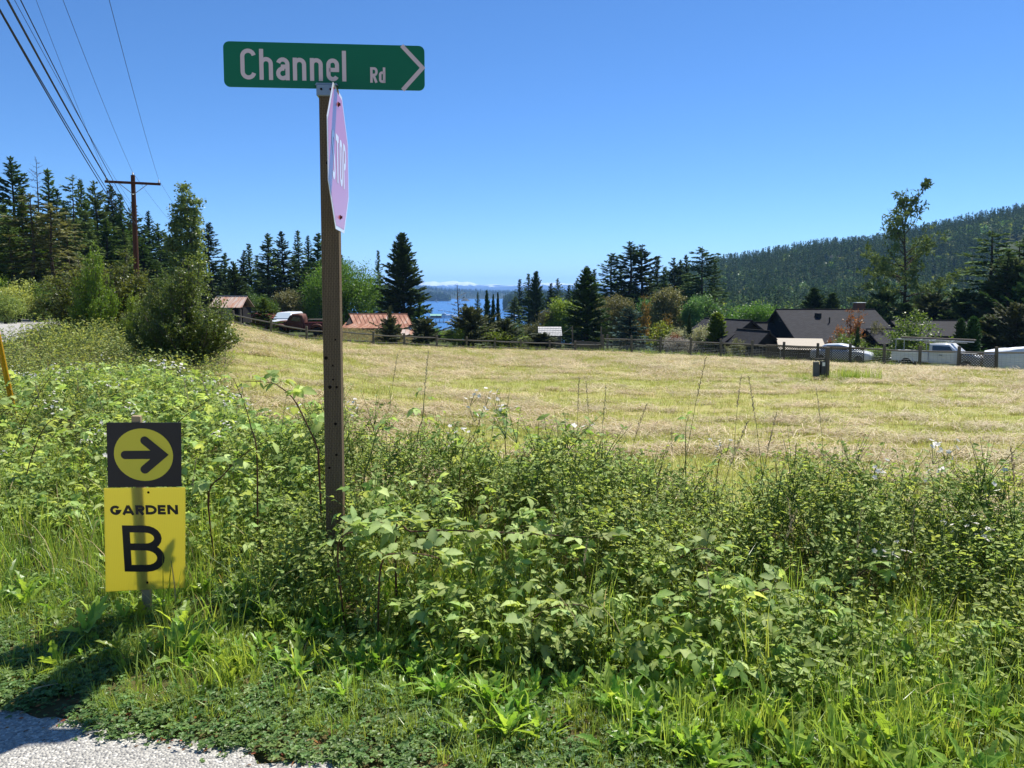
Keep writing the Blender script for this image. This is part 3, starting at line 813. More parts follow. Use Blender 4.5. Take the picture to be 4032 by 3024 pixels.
# --- trees right of the bay
g = 'firs right of the bay'
for i, (x, y, hw, d, k) in enumerate([(1108, 640, 20, 120, 'firC'), (1121, 602, 18, 140, 'firB'), (1143, 590, 22, 140, 'firB'), (1190, 611, 18, 150, 'firA'), (1203, 601, 18, 150, 'firC'),
                                       (1228, 615, 20, 150, 'firB'), (1243, 600, 20, 145, 'firC'), (1265, 573, 26, 140, 'firE'), (1282, 580, 22, 140, 'firB'), (1421, 553, 26, 135, 'firB'), (1436, 575, 24, 135, 'firA'), (1455, 556, 24, 130, 'firD'),
                                       (1472, 560, 24, 130, 'firA'), (1490, 550, 24, 128, 'firC'), (1545, 560, 24, 140, 'firB'), (1342, 575, 26, 140, 'firA'), (1405, 590, 26, 128, 'firA'), (1375, 600, 30, 126, 'firE'), (1478, 590, 30, 124, 'firE'), (1505, 600, 30, 122, 'firA'), (1540, 610, 26, 124, 'firE')]):
    mt = ['fir', 'fir_dark'][i % 2]
    pl(k, 'fir_tree', x, y, hw, d, mt, '%s %s %sfir %s' % (LOOK[k], TONE[mt], 'tall ' if y < 585 else 'lower ', near_of(x, BAYROW)), 'fir tree', g)
pl('cedar', 'dark_cedar', 1159, 586, 26, 132, 'fir_dark', 'dense dark pointed cedar rising at the right shore of the bay', 'cedar tree')
pl('firC', 'open_fir', 1317, 547, 40, 124, 'fir', 'open branched fir left of the two tallest skyline firs', 'fir tree')
pl('firD', 'tall_fir', 1360, 521, 42, 122, 'fir_dark', 'tallest ragged fir pair on the skyline behind the blue spruce', 'fir tree', 'tallest skyline firs')
pl('firD', 'tall_fir', 1389, 527, 38, 123, 'fir_dark', 'tallest ragged fir pair on the skyline behind the blue spruce', 'fir tree', 'tallest skyline firs')
pl('pineflat', 'flat_topped_pine', 1517, 532, 34, 118, 'fir_dark', 'flat topped pine at the left end of the wooded hill', 'pine tree')
pl('cedar', 'green_cedar', 1266, 578, 46, 78, 'cypress', 'large dense conical cedar behind the board gate', 'cedar tree')
pl('roundB', 'yellow_tree', 1222, 640, 40, 96, 'yellowgreen', 'yellow green tree left of the large conical cedar')
pl('round', 'olive_tree', 1195, 655, 34, 98, 'olive', 'dull olive tree behind the shake roofed shed')
pl('round', 'brown_tree', 1322, 622, 46, 88, 'olive', 'brownish olive tree right of the large conical cedar')
pl('roundB', 'green_tree', 1300, 640, 34, 96, 'yellowgreen', 'yellow green tree behind the brownish olive tree')
pl('spruce', 'blue_spruce', 1357, 664, 42, 71, 'fir_blue', 'silvery blue spruce behind the wire fence', 'spruce')
pl('maple', 'copper_tree', 1392, 632, 34, 82, 'copper', 'copper tinged young tree behind the blue spruce')
pl('lilac', 'copper_bush', 1425, 690, 48, 74, 'yellowgreen', 'large yellow green and bronze bush beside the blue spruce', 'shrub')
pl('maple', 'bronze_shrub', 1440, 672, 34, 75, 'copper', 'bronze leaved shrub above the pale blossom bush', 'shrub')
pl('tall', 'olive_tree', 1440, 606, 44, 92, 'olive', 'pointed grey olive tree behind the bronze shrub')
pl('roundB', 'green_tree', 1398, 640, 30, 95, 'decid_cool', 'green tree left of the pointed grey olive tree')
pl('tall', 'birch_tree', 1497, 630, 30, 90, 'decid_cool', 'cool green upright birch pair behind the garden', 'tree', 'cool green birches')
pl('tall', 'birch_tree', 1528, 622, 40, 92, 'decid_cool', 'cool green upright birch pair behind the garden', 'tree', 'cool green birches')
pl('round', 'round_tree', 1637, 638, 46, 84, 'decid', 'rounded light green tree left of the big dark roof')
pl('bush', 'green_bush', 1590, 655, 40, 88, 'decid', 'low green bush left of the rounded light green tree', 'shrub')
pl('column', 'golden_conifer', 1546, 676, 32, 66.5, 'yellowgreen', 'golden green pointed conifer beside the garden arch', 'conifer')
pl('cypress', 'dark_cypress', 1491, 678, 11, 68, 'fir_dark', 'slim dark cypress beside the cream arch of blossom', 'cypress')
pl('bush', 'cream_bush', 1470, 700, 34, 68.5, 'cream', 'cream flowering bush left of the slim dark cypress', 'shrub')
pl('bushB', 'cream_bush', 1520, 692, 26, 68, 'cream', 'cream flowering climber right of the slim dark cypress', 'shrub')
pl('bushB', 'pale_bush', 1462, 722, 36, 65.2, 'whitebloom', 'bush covered in pale grey blossom behind the wire fence', 'shrub')
pl('bush', 'red_bush', 1460, 712, 18, 66.4, 'redshrub', 'small rusty red bush above the pale blossom', 'shrub')
pl('lilac', 'arching_bush', 1588, 728, 34, 62.5, 'olive', 'arching grey green bush before the small dark gable', 'shrub')
pl('cedar', 'round_cedar', 1758, 622, 50, 98, 'fir_dark', 'dark rounded conifer clump behind the big dark roof', 'conifer', 'dark conifers behind the house')
pl('cedar', 'round_cedar', 1800, 632, 40, 96, 'fir_dark', 'dark rounded conifer clump behind the big dark roof', 'conifer', 'dark conifers behind the house')
pl('maple', 'orange_maple', 1842, 662, 58, 62.5, 'orange', 'orange bronze maple in front of the big dark roof', 'maple')
pl('bush', 'green_bush', 1835, 714, 40, 61, 'decid', 'green bush under the orange maple', 'shrub')
pl('column', 'dark_column', 1854, 708, 8, 60, 'fir_dark', 'slender dark upright conifer under the orange maple', 'conifer')
pl('lilac', 'olive_shrub', 1890, 690, 40, 64, 'olive', 'loose olive shrub between maple and lush green bush', 'shrub')
pl('bush', 'bright_bush', 1908, 742, 50, 57.5, 'decid', 'bright green bush behind the fence left of the pickup', 'shrub')
pl('bush', 'lime_bush', 1890, 744, 18, 57.8, 'yellowgreen', 'lime green tuft of bush above the bright green bush', 'shrub')
pl('lilac', 'lush_bush', 1988, 664, 84, 57, 'decid', 'large lush green bush above the white pickup', 'shrub')
pl('column', 'hedge_conifer', 2077, 690, 24, 56, 'cypress', 'one of two clipped green conifers right of the pickup', 'conifer', 'clipped conifer pair')
pl('column', 'hedge_conifer', 2106, 686, 26, 56, 'cypress', 'one of two clipped green conifers right of the pickup', 'conifer', 'clipped conifer pair')
g = 'dark junipers at the right'
for i, (x, y, hw, d) in enumerate([(1905, 640, 60, 82), (1955, 655, 66, 78), (2020, 640, 66, 76), (2085, 640, 66, 74), (2150, 600, 60, 72), (2195, 570, 66, 70), (2240, 590, 66, 66), (2140, 680, 60, 62), (2190, 660, 60, 60), (2290, 560, 70, 70)]):
    k = ['juniper', 'cedar', 'juniperB'][i % 3]; mt = ['fir_dark', 'fir', 'juniper'][i % 3]
    pl(k, 'dark_juniper', x, y, hw, d, mt, '%s %s conifer %s' % (LOOK[k], TONE[mt], near_of(x, JUNROW)), 'conifer', g)
pl('firS', 'thin_pine', 2148, 498, 48, 74, 'fir', 'thin dark pine with short branches at the right', 'pine tree')
pl('firC', 'broad_fir', 2186, 540, 50, 70, 'fir', 'broad dark fir between the two thin right hand pines', 'fir tree')
pl('firE', 'broad_fir', 2248, 470, 60, 72, 'fir_dark', 'tall full fir beyond the ragged right hand pine', 'fir tree')
pl('firS', 'thin_pine', 2205, 520, 40, 78, 'fir', 'ragged pine beside the thin dark pine at the right', 'pine tree')
# ------------------------------------------------------------------ building materials
def shingle_mat():
    t = NT('grey_roof_shingles'); v = t.coord(1.0)
    br = t.n('ShaderNodeTexBrick'); br.inputs['Scale'].default_value = 1.0
    br.inputs['Brick Width'].default_value = .32; br.inputs['Row Height'].default_value = .15; br.inputs['Mortar Size'].default_value = .012
    br.inputs['Color1'].default_value = lin('#26262a'); br.inputs['Color2'].default_value = lin('#343438'); br.inputs['Mortar'].default_value = lin('#151518')
    uv = t.n('ShaderNodeUVMap'); t.l(uv.outputs[0], br.inputs['Vector'])
    n = t.noise(v, .9, 5, .6); c = t.mix(t.math('MULTIPLY', n, .4), br.outputs['Color'], lin('#303034'))
    return t.done(t.bsdf(c, .9, .2, 0, br.outputs['Fac'], -.5, .02))
def rust_mat(name, cover):
    t = NT(name); uv = t.n('ShaderNodeUVMap')
    wv = t.n('ShaderNodeTexWave'); wv.inputs['Scale'].default_value = 3.2; wv.bands_direction = 'X'; t.l(uv.outputs[0], wv.inputs['Vector'])
    mp = t.n('ShaderNodeMapping'); t.l(uv.outputs[0], mp.inputs['Vector']); mp.inputs['Scale'].default_value = (1.6, .22, 1)
    n = t.noise(mp.outputs[0], 1.0, 5, .65)
    mq = t.n('ShaderNodeMapping'); t.l(uv.outputs[0], mq.inputs['Vector']); mq.inputs['Scale'].default_value = (1.1, 0, 1)
    sn = t.n('ShaderNodeMath'); sn.operation = 'SNAP'
    n2 = t.noise(t.coord(2.0), 3, 4)
    a = cover
    c = t.ramp(n, [(a - .12, '#b5aca4'), (a, '#a87a60'), (a + .1, '#8c5840'), (a + .25, '#6d4030')])
    c = t.mix(t.math('MULTIPLY', n2, .5), c, lin('#8a5f4c'))
    return t.done(t.bsdf(c, .65, .35, .15, wv.outputs['Fac'], .6, .03))
SHINGLE = shingle_mat(); RUST = rust_mat('rusty_corrugated_iron', .46); RUST2 = rust_mat('rust_streaked_tin', .56)
REDWALL = wood_mat('dark_red_boards', '#4a201a', '#6b3328', (6, 6, 1)); GREENWALL = plain('pale_green_paint', '#98a68a', .8, .2, 0, .1, 2)
SHAKE = wood_mat('silvery_wood_shakes', '#a9a7a3', '#d8d6d2', (6, 2, 2)); TARP = plain('white_tarp', '#d4d9de', .45, .4, 0, .06, 2)
CANVAS = leaf_mat('canvas', '#cfc6b4', '#d9d1c0', .3, .8, .1, (1.1, .9, .62, 1), 0, 0)
BRICK = plain('chimney_brick', '#7b5646', .9, .1, 0, .3, 8)

def slab(mb, quad, th):
    """roof slab with uv: quad = ridge A, ridge B, eave B, eave A"""
    a, b, c, d = [Vector(p) for p in quad]
    n = (b - a).cross(d - a).normalized()
    if n.z < 0: n = -n
    mb.add([a, b, c, d, a - n * th, b - n * th, c - n * th, d - n * th], [(0, 1, 2, 3), (7, 6, 5, 4), (0, 4, 5, 1), (1, 5, 6, 2), (2, 6, 7, 3), (3, 7, 4, 0)])
def slab_obj(name, quad, th, mat, parent):
    mb = MB(); slab(mb, quad, th)
    o = mb.build(name, mat, parent)
    me = o.data; uv = me.uv_layers.new(name='UVMap')
    a, b, c, d = [Vector(p) for p in quad]
    ux = (b - a).normalized(); uy = (d - a); uy = (uy - ux * uy.dot(ux)).normalized()
    for lp in me.loops:
        p = me.vertices[lp.vertex_index].co - a
        uv.data[lp.index].uv = (p.dot(ux), p.dot(uy))
    return o
def gable(name, A, yaw, length, run, drop, zb, roofm, wallm, label, cat='building', over=.3, th=.12, group=None, panels=0, wall=True, backrun=None, backdrop=None):
    """A is the near end of the ridge; the ridge runs along yaw; the gable wall stands below A"""
    e = empty(name, (A.x, A.y, zb), yaw, label, cat, group)
    z = A.z - zb; b2 = backrun or run; d2 = backdrop or drop
    k = drop / run; k2 = d2 / b2
    roofs = []
    for sgn, rn, kk in ((-1, run, k), (1, b2, k2)):
        y1 = sgn * (rn + over)
        q = [(-over, 0, z), (length + over, 0, z), (length + over, y1, z - kk * (rn + over)), (-over, y1, z - kk * (rn + over))]
        r = slab_obj('roof', q, th, roofm, e)
        if panels:
            w = (length + 2 * over) / panels
            for i in range(panels + 1):
                x = -over + i * w
                m = MB(); m.tube([Vector((x, 0, z + .02)), Vector((x, y1, z - kk * (rn + over) + .02))], .035, 4); m.build('seam', roofm, r)
        roofs.append(r)
    m = MB(); m.cbox((-over - .02, -.09, z - .03), (length + over + .02, .09, z + .05), .02); m.build('ridge_cap', roofm, e)
    if wall:
        yb = b2
        poly = [(0.02, -run, 0), (0.02, yb, 0), (0.02, yb, z - d2 - th), (0.02, 0, z - th * 1.2), (0.02, -run, z - drop - th)]
        w = MB(); w.prism(poly, (length - .04, 0, 0)); wo_ = w.build('wall', wallm, e)
        for s, rn, dr in ((-1, run, drop), (1, b2, d2)):
            m = MB(); m.prism([(-over - .03, 0, z - .02), (-over - .03, s * (rn + over), z - .02 - dr / rn * (rn + over)), (-over - .03, s * (rn + over), z - .22 - dr / rn * (rn + over)), (-over - .03, 0, z - .22)], (.028, 0, 0))
            m.build('bargeboard', wallm, e)
    return e

# --- dark shingled house on the right
A = W(3069, 1218, 70)
house = gable('dark_house', A, 0.0, 8.3, 5.4, 2.55, h1(A.x + 4, 68) - .1, SHINGLE, M['darkwall'], 'large dark house with long grey shingle roof behind the lattice fence', 'house', .35, .14, backrun=4.2, backdrop=2.2)
zb = house.location.z
def hl(p): return (p[0] - A.x, p[1] - A.y, p[2] - zb)
p = W(3222, 1240, 68.6); m = MB(); q = Vector(hl(p)); m.cbox((q.x - .22, q.y - .2, q.z - .35), (q.x + .22, q.y + .3, q.z + .18), .03); m.build('roof_vent', M['black'], house)
p = W(3266, 1262, 67.6); q = Vector(hl(p)); m = MB(); m.tube([q + Vector((0, 0, -.5)), q + Vector((0, 0, .28))], .06, 8); m.build('vent_pipe', M['black'], house)
p = W(3085, 1253, 70); q = Vector(hl(p)); m = MB(); m.box((-.05, -.6, q.z - .3), (.01, -.15, q.z + .35)); w = m.build('gable_window', M['wood_greyv'], house)
m = MB(); m.box((-.07, -.53, q.z - .24), (-.052, -.22, q.z + .29)); m.build('pane', M['glass'], w)
for k, (u, wd) in enumerate(((3292, .35), (3305, .35))):
    pass
zr = A.z - zb
ch = MB(); ch.cbox((7.2, .4, zr - 1.0), (8.0, 1.2, zr + .55), .02); ch.build('chimney', BRICK, house)
ch = MB(); ch.cbox((7.15, .35, zr + .552), (8.05, 1.25, zr + .62), .02); ch.build('chimney_cap', M['steel'], house)
m = MB(); m.box((5.0, -5.46, .9), (6.1, -5.41, 2.0)); w = m.build('window', M['white_paint'], house)
m = MB(); m.box((5.07, -5.49, .97), (6.03, -5.465, 1.93)); m.build('pane', M['glass'], w)
# --- wing, mid gable and small front gable
A2 = W(2952, 1261, 66)
gable('house_wing', A2, math.radians(112), 6.0, 2.5, 1.6, h1(A2.x, 66) - .2, SHINGLE, M['darkwall'], 'dark gabled wing with grey roof left of the big dark roof', 'house', .3, .12)
A3 = W(3042, 1269, 71)
gable('link_wing', W(2958, 1269, 71.5), 0.0, (A3 - W(2958, 1269, 71.5)).x + .6, 2.6, 1.9, h1(A3.x, 71) - .2, SHINGLE, M['darkwall'], 'low linking roof between dark wing and big dark roof', 'house', .05, .12)
A4 = W(3024, 1303, 62)
gable('garden_shed', A4, math.radians(112), 3.6, 1.15, .98, h1(A4.x, 62) - .1, SHINGLE, M['darkwall'], 'small dark shed with steep gable beside the white canopy', 'shed', .22, .1)
# --- roofs farther right
A5 = W(3520, 1262, 70)
gable('back_house', A5, math.radians(-4), 9.0, 3.0, 1.1, h1(A5.x, 70) - .2, SHINGLE, M['darkwall'], 'low grey shingle roof behind the loose olive shrub and lush bush', 'house', .3, .12)
A6 = W(3420, 1295, 64)
gable('lean_shed', A6, math.radians(-2), 4.0, 2.4, 1.0, h1(A6.x, 64) - .2, SHINGLE, M['darkwall'], 'low grey roof right of the orange maple', 'shed', .2, .1)
# --- white canopy tent
c0 = W(3062, 1331, 62.4); c1 = W(3238, 1330, 61.6)
ln = (c1 - c0).length; yaw = math.atan2(c1.y - c0.y, c1.x - c0.x)
zb = h1(c0.x, 61) - .1
e = empty('canopy_tent', (c0.x, c0.y, zb), yaw, 'white canvas canopy tent between the small dark shed and big roof', 'canopy')
zt = c0.z - zb
for s in (-1, 1):
    slab_obj('roof_panel', [(-.1, 0, zt), (ln, 0, zt), (ln, s * 2.4, zt - .75), (-.1, s * 2.4, zt - .75)], .012, CANVAS, e)
m = MB(); m.add([(ln - .03, -2.35, zt - .76), (ln - .03, 2.35, zt - .76), (ln - .03, 0, zt - .03)], [(0, 1, 2)]); m.build('gable_panel', CANVAS, e)
m = MB(); m.add([(-.05, -2.35, zt - .76), (-.05, 2.35, zt - .76), (-.05, 0, zt - .03)], [(0, 1, 2)]); m.build('gable_panel', CANVAS, e)
for x in (0, ln - .08):
    for y in (-2.3, 2.3):
        m = MB(); m.tube([(x, y, 0), (x, y, zt - .74)], .03, 6); m.build('pole', M['white_paint'], e)
# --- small rusty roofed shed, left
a = W(862, 1168, 74); b = W(974, 1166, 74); zb = h1(a.x + 2, 73) - .05
e = empty('tin_shed', (a.x, 74, zb), 0, 'small shed with rust streaked tin roof beside the rail fence', 'shed')
L = b.x - a.x; zr = a.z - zb; rn = 2.2; dr = a.z - W(870, 1211, 71.8).z
r = slab_obj('roof', [(-.2, 0, zr), (L, 0, zr), (L + .2, -rn, zr - dr), (-.2, -rn, zr - dr)], .05, RUST2, e)
for i in range(9):
    x = -.2 + (L + .2) * i / 8
    m = MB(); m.tube([(x, 0, zr + .02), (x + (.2 if i == 8 else 0), -rn, zr - dr + .02)], .03, 4); m.build('seam', RUST2, r)
slab_obj('roof', [(-.2, 0.02, zr), (L, .02, zr), (L, 2.0, zr - dr), (-.2, 2.0, zr - dr)], .05, RUST2, e)
m = MB(); m.tube([(-.2, 0, zr + .03), (L, 0, zr + .03)], .06, 6); m.build('ridge_cap', M['steel'], e)
m = MB(); m.box((0, -1.9, 0), (L * .52, 1.8, zr - dr - .02)); m.build('wall', GREENWALL, e)
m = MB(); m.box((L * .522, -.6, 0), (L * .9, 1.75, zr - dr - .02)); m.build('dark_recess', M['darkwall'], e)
for x in (L * .7, L * .97):
    m = MB(); m.cbox((x - .1, -2.0, 0), (x + .1, -1.8, zr - dr - .02), .015); m.build('post', M['black'] if x < L * .8 else M['wood_greyv'], e)
# --- dark red low shed
a = W(1010, 1232, 79); zb = h1(a.x, 79) - .1
e = gable('red_shed', W(1004, 1232, 79), math.radians(75), 5.0, 1.7, .45, zb, REDWALL, REDWALL, 'low dark red shed between the tin shed and young fir', 'shed', .25, .1)
m = MB(); m.cbox((.4, -.5, a.z - zb + .02), (2.6, .9, a.z - zb + .14), .03); m.build('roof_sheet', M['white_paint'], e)
m = MB(); zz = 0
e2 = empty('leaning_timber', (W(972, 1270, 76.2).x, 76.2, h1(W(972, 1270, 76.2).x, 76.2)), 0, 'grey timbers leaning against the dark red shed', 'timber')
for k, (x0, x1) in enumerate(((0, .45), (.55, .1), (.75, .68))):
    m = MB(); m.tube([(x0, 0, 0), (x1 + .1, .45, 1.35 - .4 * (k == 2))], .045, 5); m.build('plank', M['wood_greyv'], e2)
# --- long rusty barn with flared roof
a = W(1376, 1237, 80); b = W(1601, 1237, 80); L = b.x - a.x; zb = h1(a.x + 3, 78) - .2
e = empty('rusty_barn', (a.x, 80, zb), 0, 'long low barn with rusty two pitch iron roof behind the fence', 'barn')
zr = a.z - zb
q0 = W(1392, 1274, 77.6); q1 = W(1622, 1274, 77.6); s0 = W(1342, 1292, 75.2); s1 = W(1640, 1292, 75.2)
loc = lambda p: (p.x - a.x, p.y - 80, p.z - zb)
r = slab_obj('roof', [(0, 0, zr), (L, 0, zr), loc(q1), loc(q0)], .05, RUST, e)
r2 = slab_obj('lower_roof', [loc(q0), loc(q1), loc(s1), loc(s0)], .05, RUST, e)
for i in range(15):
    t = i / 14; P0 = Vector((L * t, 0, zr + .02)); P1 = Vector(loc(q0)).lerp(Vector(loc(q1)), t) + Vector((0, 0, .02)); P2 = Vector(loc(s0)).lerp(Vector(loc(s1)), t) + Vector((0, 0, .02))
    m = MB(); m.tube([P0, P1], .03, 4); m.build('seam', RUST, r)
    m = MB(); m.tube([P1, P2], .03, 4); m.build('seam', RUST, r2)
hq = Vector(loc(q0)); hs = Vector(loc(s0))
slab_obj('hip_roof', [(-.9, 2.4, hq.z), hq, hs, (hs.x - .9, 4.6, hs.z)], .05, RUST, e)
slab_obj('roof', [(0, 0.02, zr), (L, .02, zr), (L, 2.4, hq.z), (0, 2.4, hq.z)], .05, RUST, e)
slab_obj('lower_roof', [(0, 2.42, hq.z), (L, 2.42, hq.z), (L, 4.8, hs.z), (0, 4.8, hs.z)], .05, RUST, e)
m = MB(); m.prism([(.12, 0, zr - .1), (.12, -2.3, hq.z - .06), (.12, -2.3, 0), (.12, 2.3, 0), (.12, 2.3, hq.z - .06)], (L - .4, 0, 0)); m.build('wall', M['darkwall'], e)
m = MB(); m.tube([(-.1, 0, zr + .03), (L + .1, 0, zr + .03)], .06, 6); m.build('ridge_cap', RUST, e)
for i in range(6):
    t = i / 5; P2 = Vector(loc(s0)).lerp(Vector(loc(s1)), t)
    m = MB(); m.cbox((P2.x - .08, P2.y + .2, 0), (P2.x + .08, P2.y + .36, P2.z - .07), .015); m.build('post', M['wood_greyv'], e)
a7 = W(1585, 1297, 74.6); b7 = W(1632, 1297, 74.6); zb = h1(a7.x, 73) - .1
e = empty('tin_lean_to', (a7.x, 74.6, zb), 0, 'small pale rust streaked tin roof at the end of the barn', 'shed')
r = slab_obj('roof', [(0, 0, a7.z - zb), (b7.x - a7.x, 0, a7.z - zb), (b7.x - a7.x + .2, -1.6, a7.z - zb - .45), (0, -1.6, a7.z - zb - .45)], .04, RUST2, e)
for i in range(4):
    x = (b7.x - a7.x) * i / 3; m = MB(); m.tube([(x, 0, a7.z - zb + .02), (x + .05 * i, -1.6, a7.z - zb - .43)], .03, 4); m.build('seam', RUST2, r)
m = MB(); m.box((.05, -1.45, 0), (b7.x - a7.x, -.02, a7.z - zb - .48)); m.build('wall', M['wood_greyv'], e)
# --- shake roofed little shed
a8 = W(2118, 1287, 72.5); b8 = W(2210, 1287, 72.5); zb = h1(a8.x, 72) - .1; L = b8.x - a8.x; zr = a8.z - zb
e = empty('shake_shed', (a8.x, 72.5, zb), 0, 'little shed with silvery wooden shake roof behind a juniper', 'shed')
rows = 5
for j in range(rows):
    n = 15
    for i in range(n):
        x = L * i / n; y0 = -j * .3; z0 = zr - j * .15
        jj = random.Random(i * 7 + j * 31)
        m = MB(); dz = jj.uniform(0, .02)
        m.add([(x + .01, y0 + .02, z0 + .01), (x + L / n - .01, y0 + .02, z0 + .01), (x + L / n - .01, y0 - .36, z0 - .14 + dz), (x + .01, y0 - .36, z0 - .14 + dz),
               (x + .01, y0 + .02, z0 - .01), (x + L / n - .01, y0 + .02, z0 - .01), (x + L / n - .01, y0 - .36, z0 - .175 + dz), (x + .01, y0 - .36, z0 - .175 + dz)],
              [(0, 1, 2, 3), (7, 6, 5, 4), (0, 4, 5, 1), (1, 5, 6, 2), (2, 6, 7, 3), (3, 7, 4, 0)])
        m.build('shake', SHAKE, e)
m = MB(); m.prism([(.06, -1.35, 0), (.06, 1.35, 0), (.06, 1.35, zr - .75), (.06, 0, zr - .06), (.06, -1.35, zr - .78)], (L - .12, 0, 0)); m.build('wall', M['wood_greyv'], e)
slab_obj('roof', [(0, .03, zr), (L, .03, zr), (L, 1.5, zr - .7), (0, 1.5, zr - .7)], .05, SHAKE, e)

# ------------------------------------------------------------------ fences
RAILP = [(790, 1306), (919, 1316), (1068, 1329), (1207, 1343), (1345, 1350), (1470, 1359), (1593, 1361), (1720, 1363), (1837, 1367), (1949, 1379), (2050, 1382), (2165, 1384), (2265, 1388), (2372, 1389)]
def fence_d(u): return float(np.interp(u, [790, 919, 1470, 1949, 2375, 2718, 3084, 3480, 3921, 4300], [59.5, 60, 61.5, 64, 66, 62.5, 58.5, 54, 49, 45]))
def fpt(u, v):
    d = fence_d(u); p = W(u, v, d); return Vector((p.x, d, h1(p.x, d)))
rgf = random.Random(5)
p0 = fpt(*RAILP[0])
rf = empty('rail_fence', p0, 0, 'split rail fence of weathered grey wood along the far field edge', 'fence')
tops = []
for i, (u, v) in enumerate(RAILP):
    p = fpt(u, v) - p0; hh = float(np.interp(u, [790, 1400, 2300], [1.12, 1.12, .92]))
    a = rgf.uniform(-.03, .03)
    m = MB(); m.cbox((-.08, -.08, -.25), (.08, .08, hh), .015, 0, Matrix.Translation(p) @ Matrix.Rotation(a, 4, 'Y'))
    m.build('post', M['wood_greyv'], rf); tops.append((p, hh))
for (pa, ha), (pb, hb) in zip(tops[:-1], tops[1:]):
    for f in (.74, .22):
        a = pa + Vector((-.1, .1, ha * f + rgf.uniform(-.05, .05))); b = pb + Vector((.1, .1, hb * f + rgf.uniform(-.05, .05)))
        mid = a.lerp(b, .5) + Vector((0, 0, -.03)); m = MB()
        m.tube([a, a.lerp(mid, .5), mid, mid.lerp(b, .5), b], [.045, .065, .06, .068, .045], 6); m.build('rail', M['wood_grey'], rf)
MESHP = [(2375, 1388), (2487, 1391), (2601, 1403), (2718, 1408), (2838, 1414), (2960, 1423), (3084, 1429), (3217, 1435), (3346, 1441), (3480, 1444), (3620, 1450), (3772, 1462), (3921, 1474), (4075, 1486), (4230, 1500)]
p0 = fpt(*MESHP[0])
wf = empty('wire_fence', p0, 0, 'tall wire fence on wooden posts from the gate past the house', 'fence')
tops = []
for u, v in MESHP:
    p = fpt(u, v) - p0; hh = float(np.interp(u, [2375, 3000, 3500, 3921], [1.55, 1.58, 1.6, 1.75]))
    m = MB(); m.cbox((-.08, -.08, -.25), (.08, .08, hh), .015, 0, Matrix.Translation(p) @ Matrix.Rotation(rgf.uniform(-.02, .02), 4, 'Y'))
    m.build('post', M['wood_greyv'], wf); tops.append((p, hh))
for i, ((pa, ha), (pb, hb)) in enumerate(zip(tops[:-1], tops[1:])):
    top = .78
    for f, nm in ((top, 'rail'), (.12, 'rail')):
        a = pa + Vector((-.1, .1, ha * f)); b = pb + Vector((.1, .1, hb * f)); mid = a.lerp(b, .5) + Vector((0, 0, rgf.uniform(-.05, .01)))
        m = MB(); m.tube([a, a.lerp(mid, .5), mid, mid.lerp(b, .5), b], [.045, .06, .058, .06, .045], 6); m.build(nm, M['wood_grey'], wf)
    m = MB()
    for k in range(8):
        f = .16 + k * .078
        m.tube([pa + Vector((0, -.09, ha * f)), pb + Vector((0, -.09, hb * f))], .006, 3, cap=False)
    for k in range(1, 9):
        q = pa.lerp(pb, k / 9); m.tube([q + Vector((0, -.095, ha * .14)), q + Vector((0, -.095, ha * .72))], .005, 3, cap=False)
    m.build('wire_mesh', M['steel'], wf)
def lattice(ua, ub, parent, zlo, zhi, nsub):
    d = lambda u: fence_d(u)
    for k in range(nsub):
        u0 = ua + (ub - ua) * k / nsub; u1 = ua + (ub - ua) * (k + 1) / nsub
        a = fpt(u0, 0 + 1420) - parent.location; b = fpt(u1, 1420) - parent.location
        ux = (b - a); L = math.hypot(ux.x, ux.y); e1 = Vector((ux.x / L, ux.y / L, ux.z / L)); up = Vector((0, 0, 1)); nn = Vector((e1.y, -e1.x, 0))
        o = a - Vector((0, .14, 0)); hh = zhi - zlo
        def P(s, z, off): return o + e1 * s + up * (zlo + z) + nn * off
        m = MB()
        for (s0, z0, s1, z1) in ((0, 0, L, 0), (0, hh, L, hh), (0, 0, 0, hh), (L, 0, L, hh)):
            c = P(s0, z0, .0); dd = P(s1, z1, .0); m.tube([c, dd], .035, 4)
        m.build('lattice_frame', M['lattice'], parent)
        m = MB(); step = .17; w = .022
        for di in (1, -1):
            for q in np.arange(-hh, L + hh, step):
                # line s = q + di*z clipped to the panel
                pts = []
                for z in np.linspace(0, hh, 25):
                    s = q + (z if di > 0 else hh - z)
                    if 0 <= s <= L: pts.append((s, z))
                if len(pts) < 2: continue
                (s0, z0), (s1, z1) = pts[0], pts[-1]
                off = .008 * di
                a1, b1 = P(s0, z0, off), P(s1, z1, off); sd = (b1 - a1).normalized().cross(nn).normalized() * w
                m.add([a1 - sd, a1 + sd, b1 + sd, b1 - sd, a1 - sd + nn * .006, a1 + sd + nn * .006, b1 + sd + nn * .006, b1 - sd + nn * .006], [(0, 1, 2, 3), (7, 6, 5, 4), (0, 4, 5, 1), (1, 5, 6, 2), (2, 6, 7, 3), (3, 7, 4, 0)])
        tag(m.build('lattice_slats', M['lattice'], parent), kind='stuff')
lattice(3012, 3397, wf, .02, 1.32, 3)
lattice(3778, 3918, wf, .05, 1.22, 1)
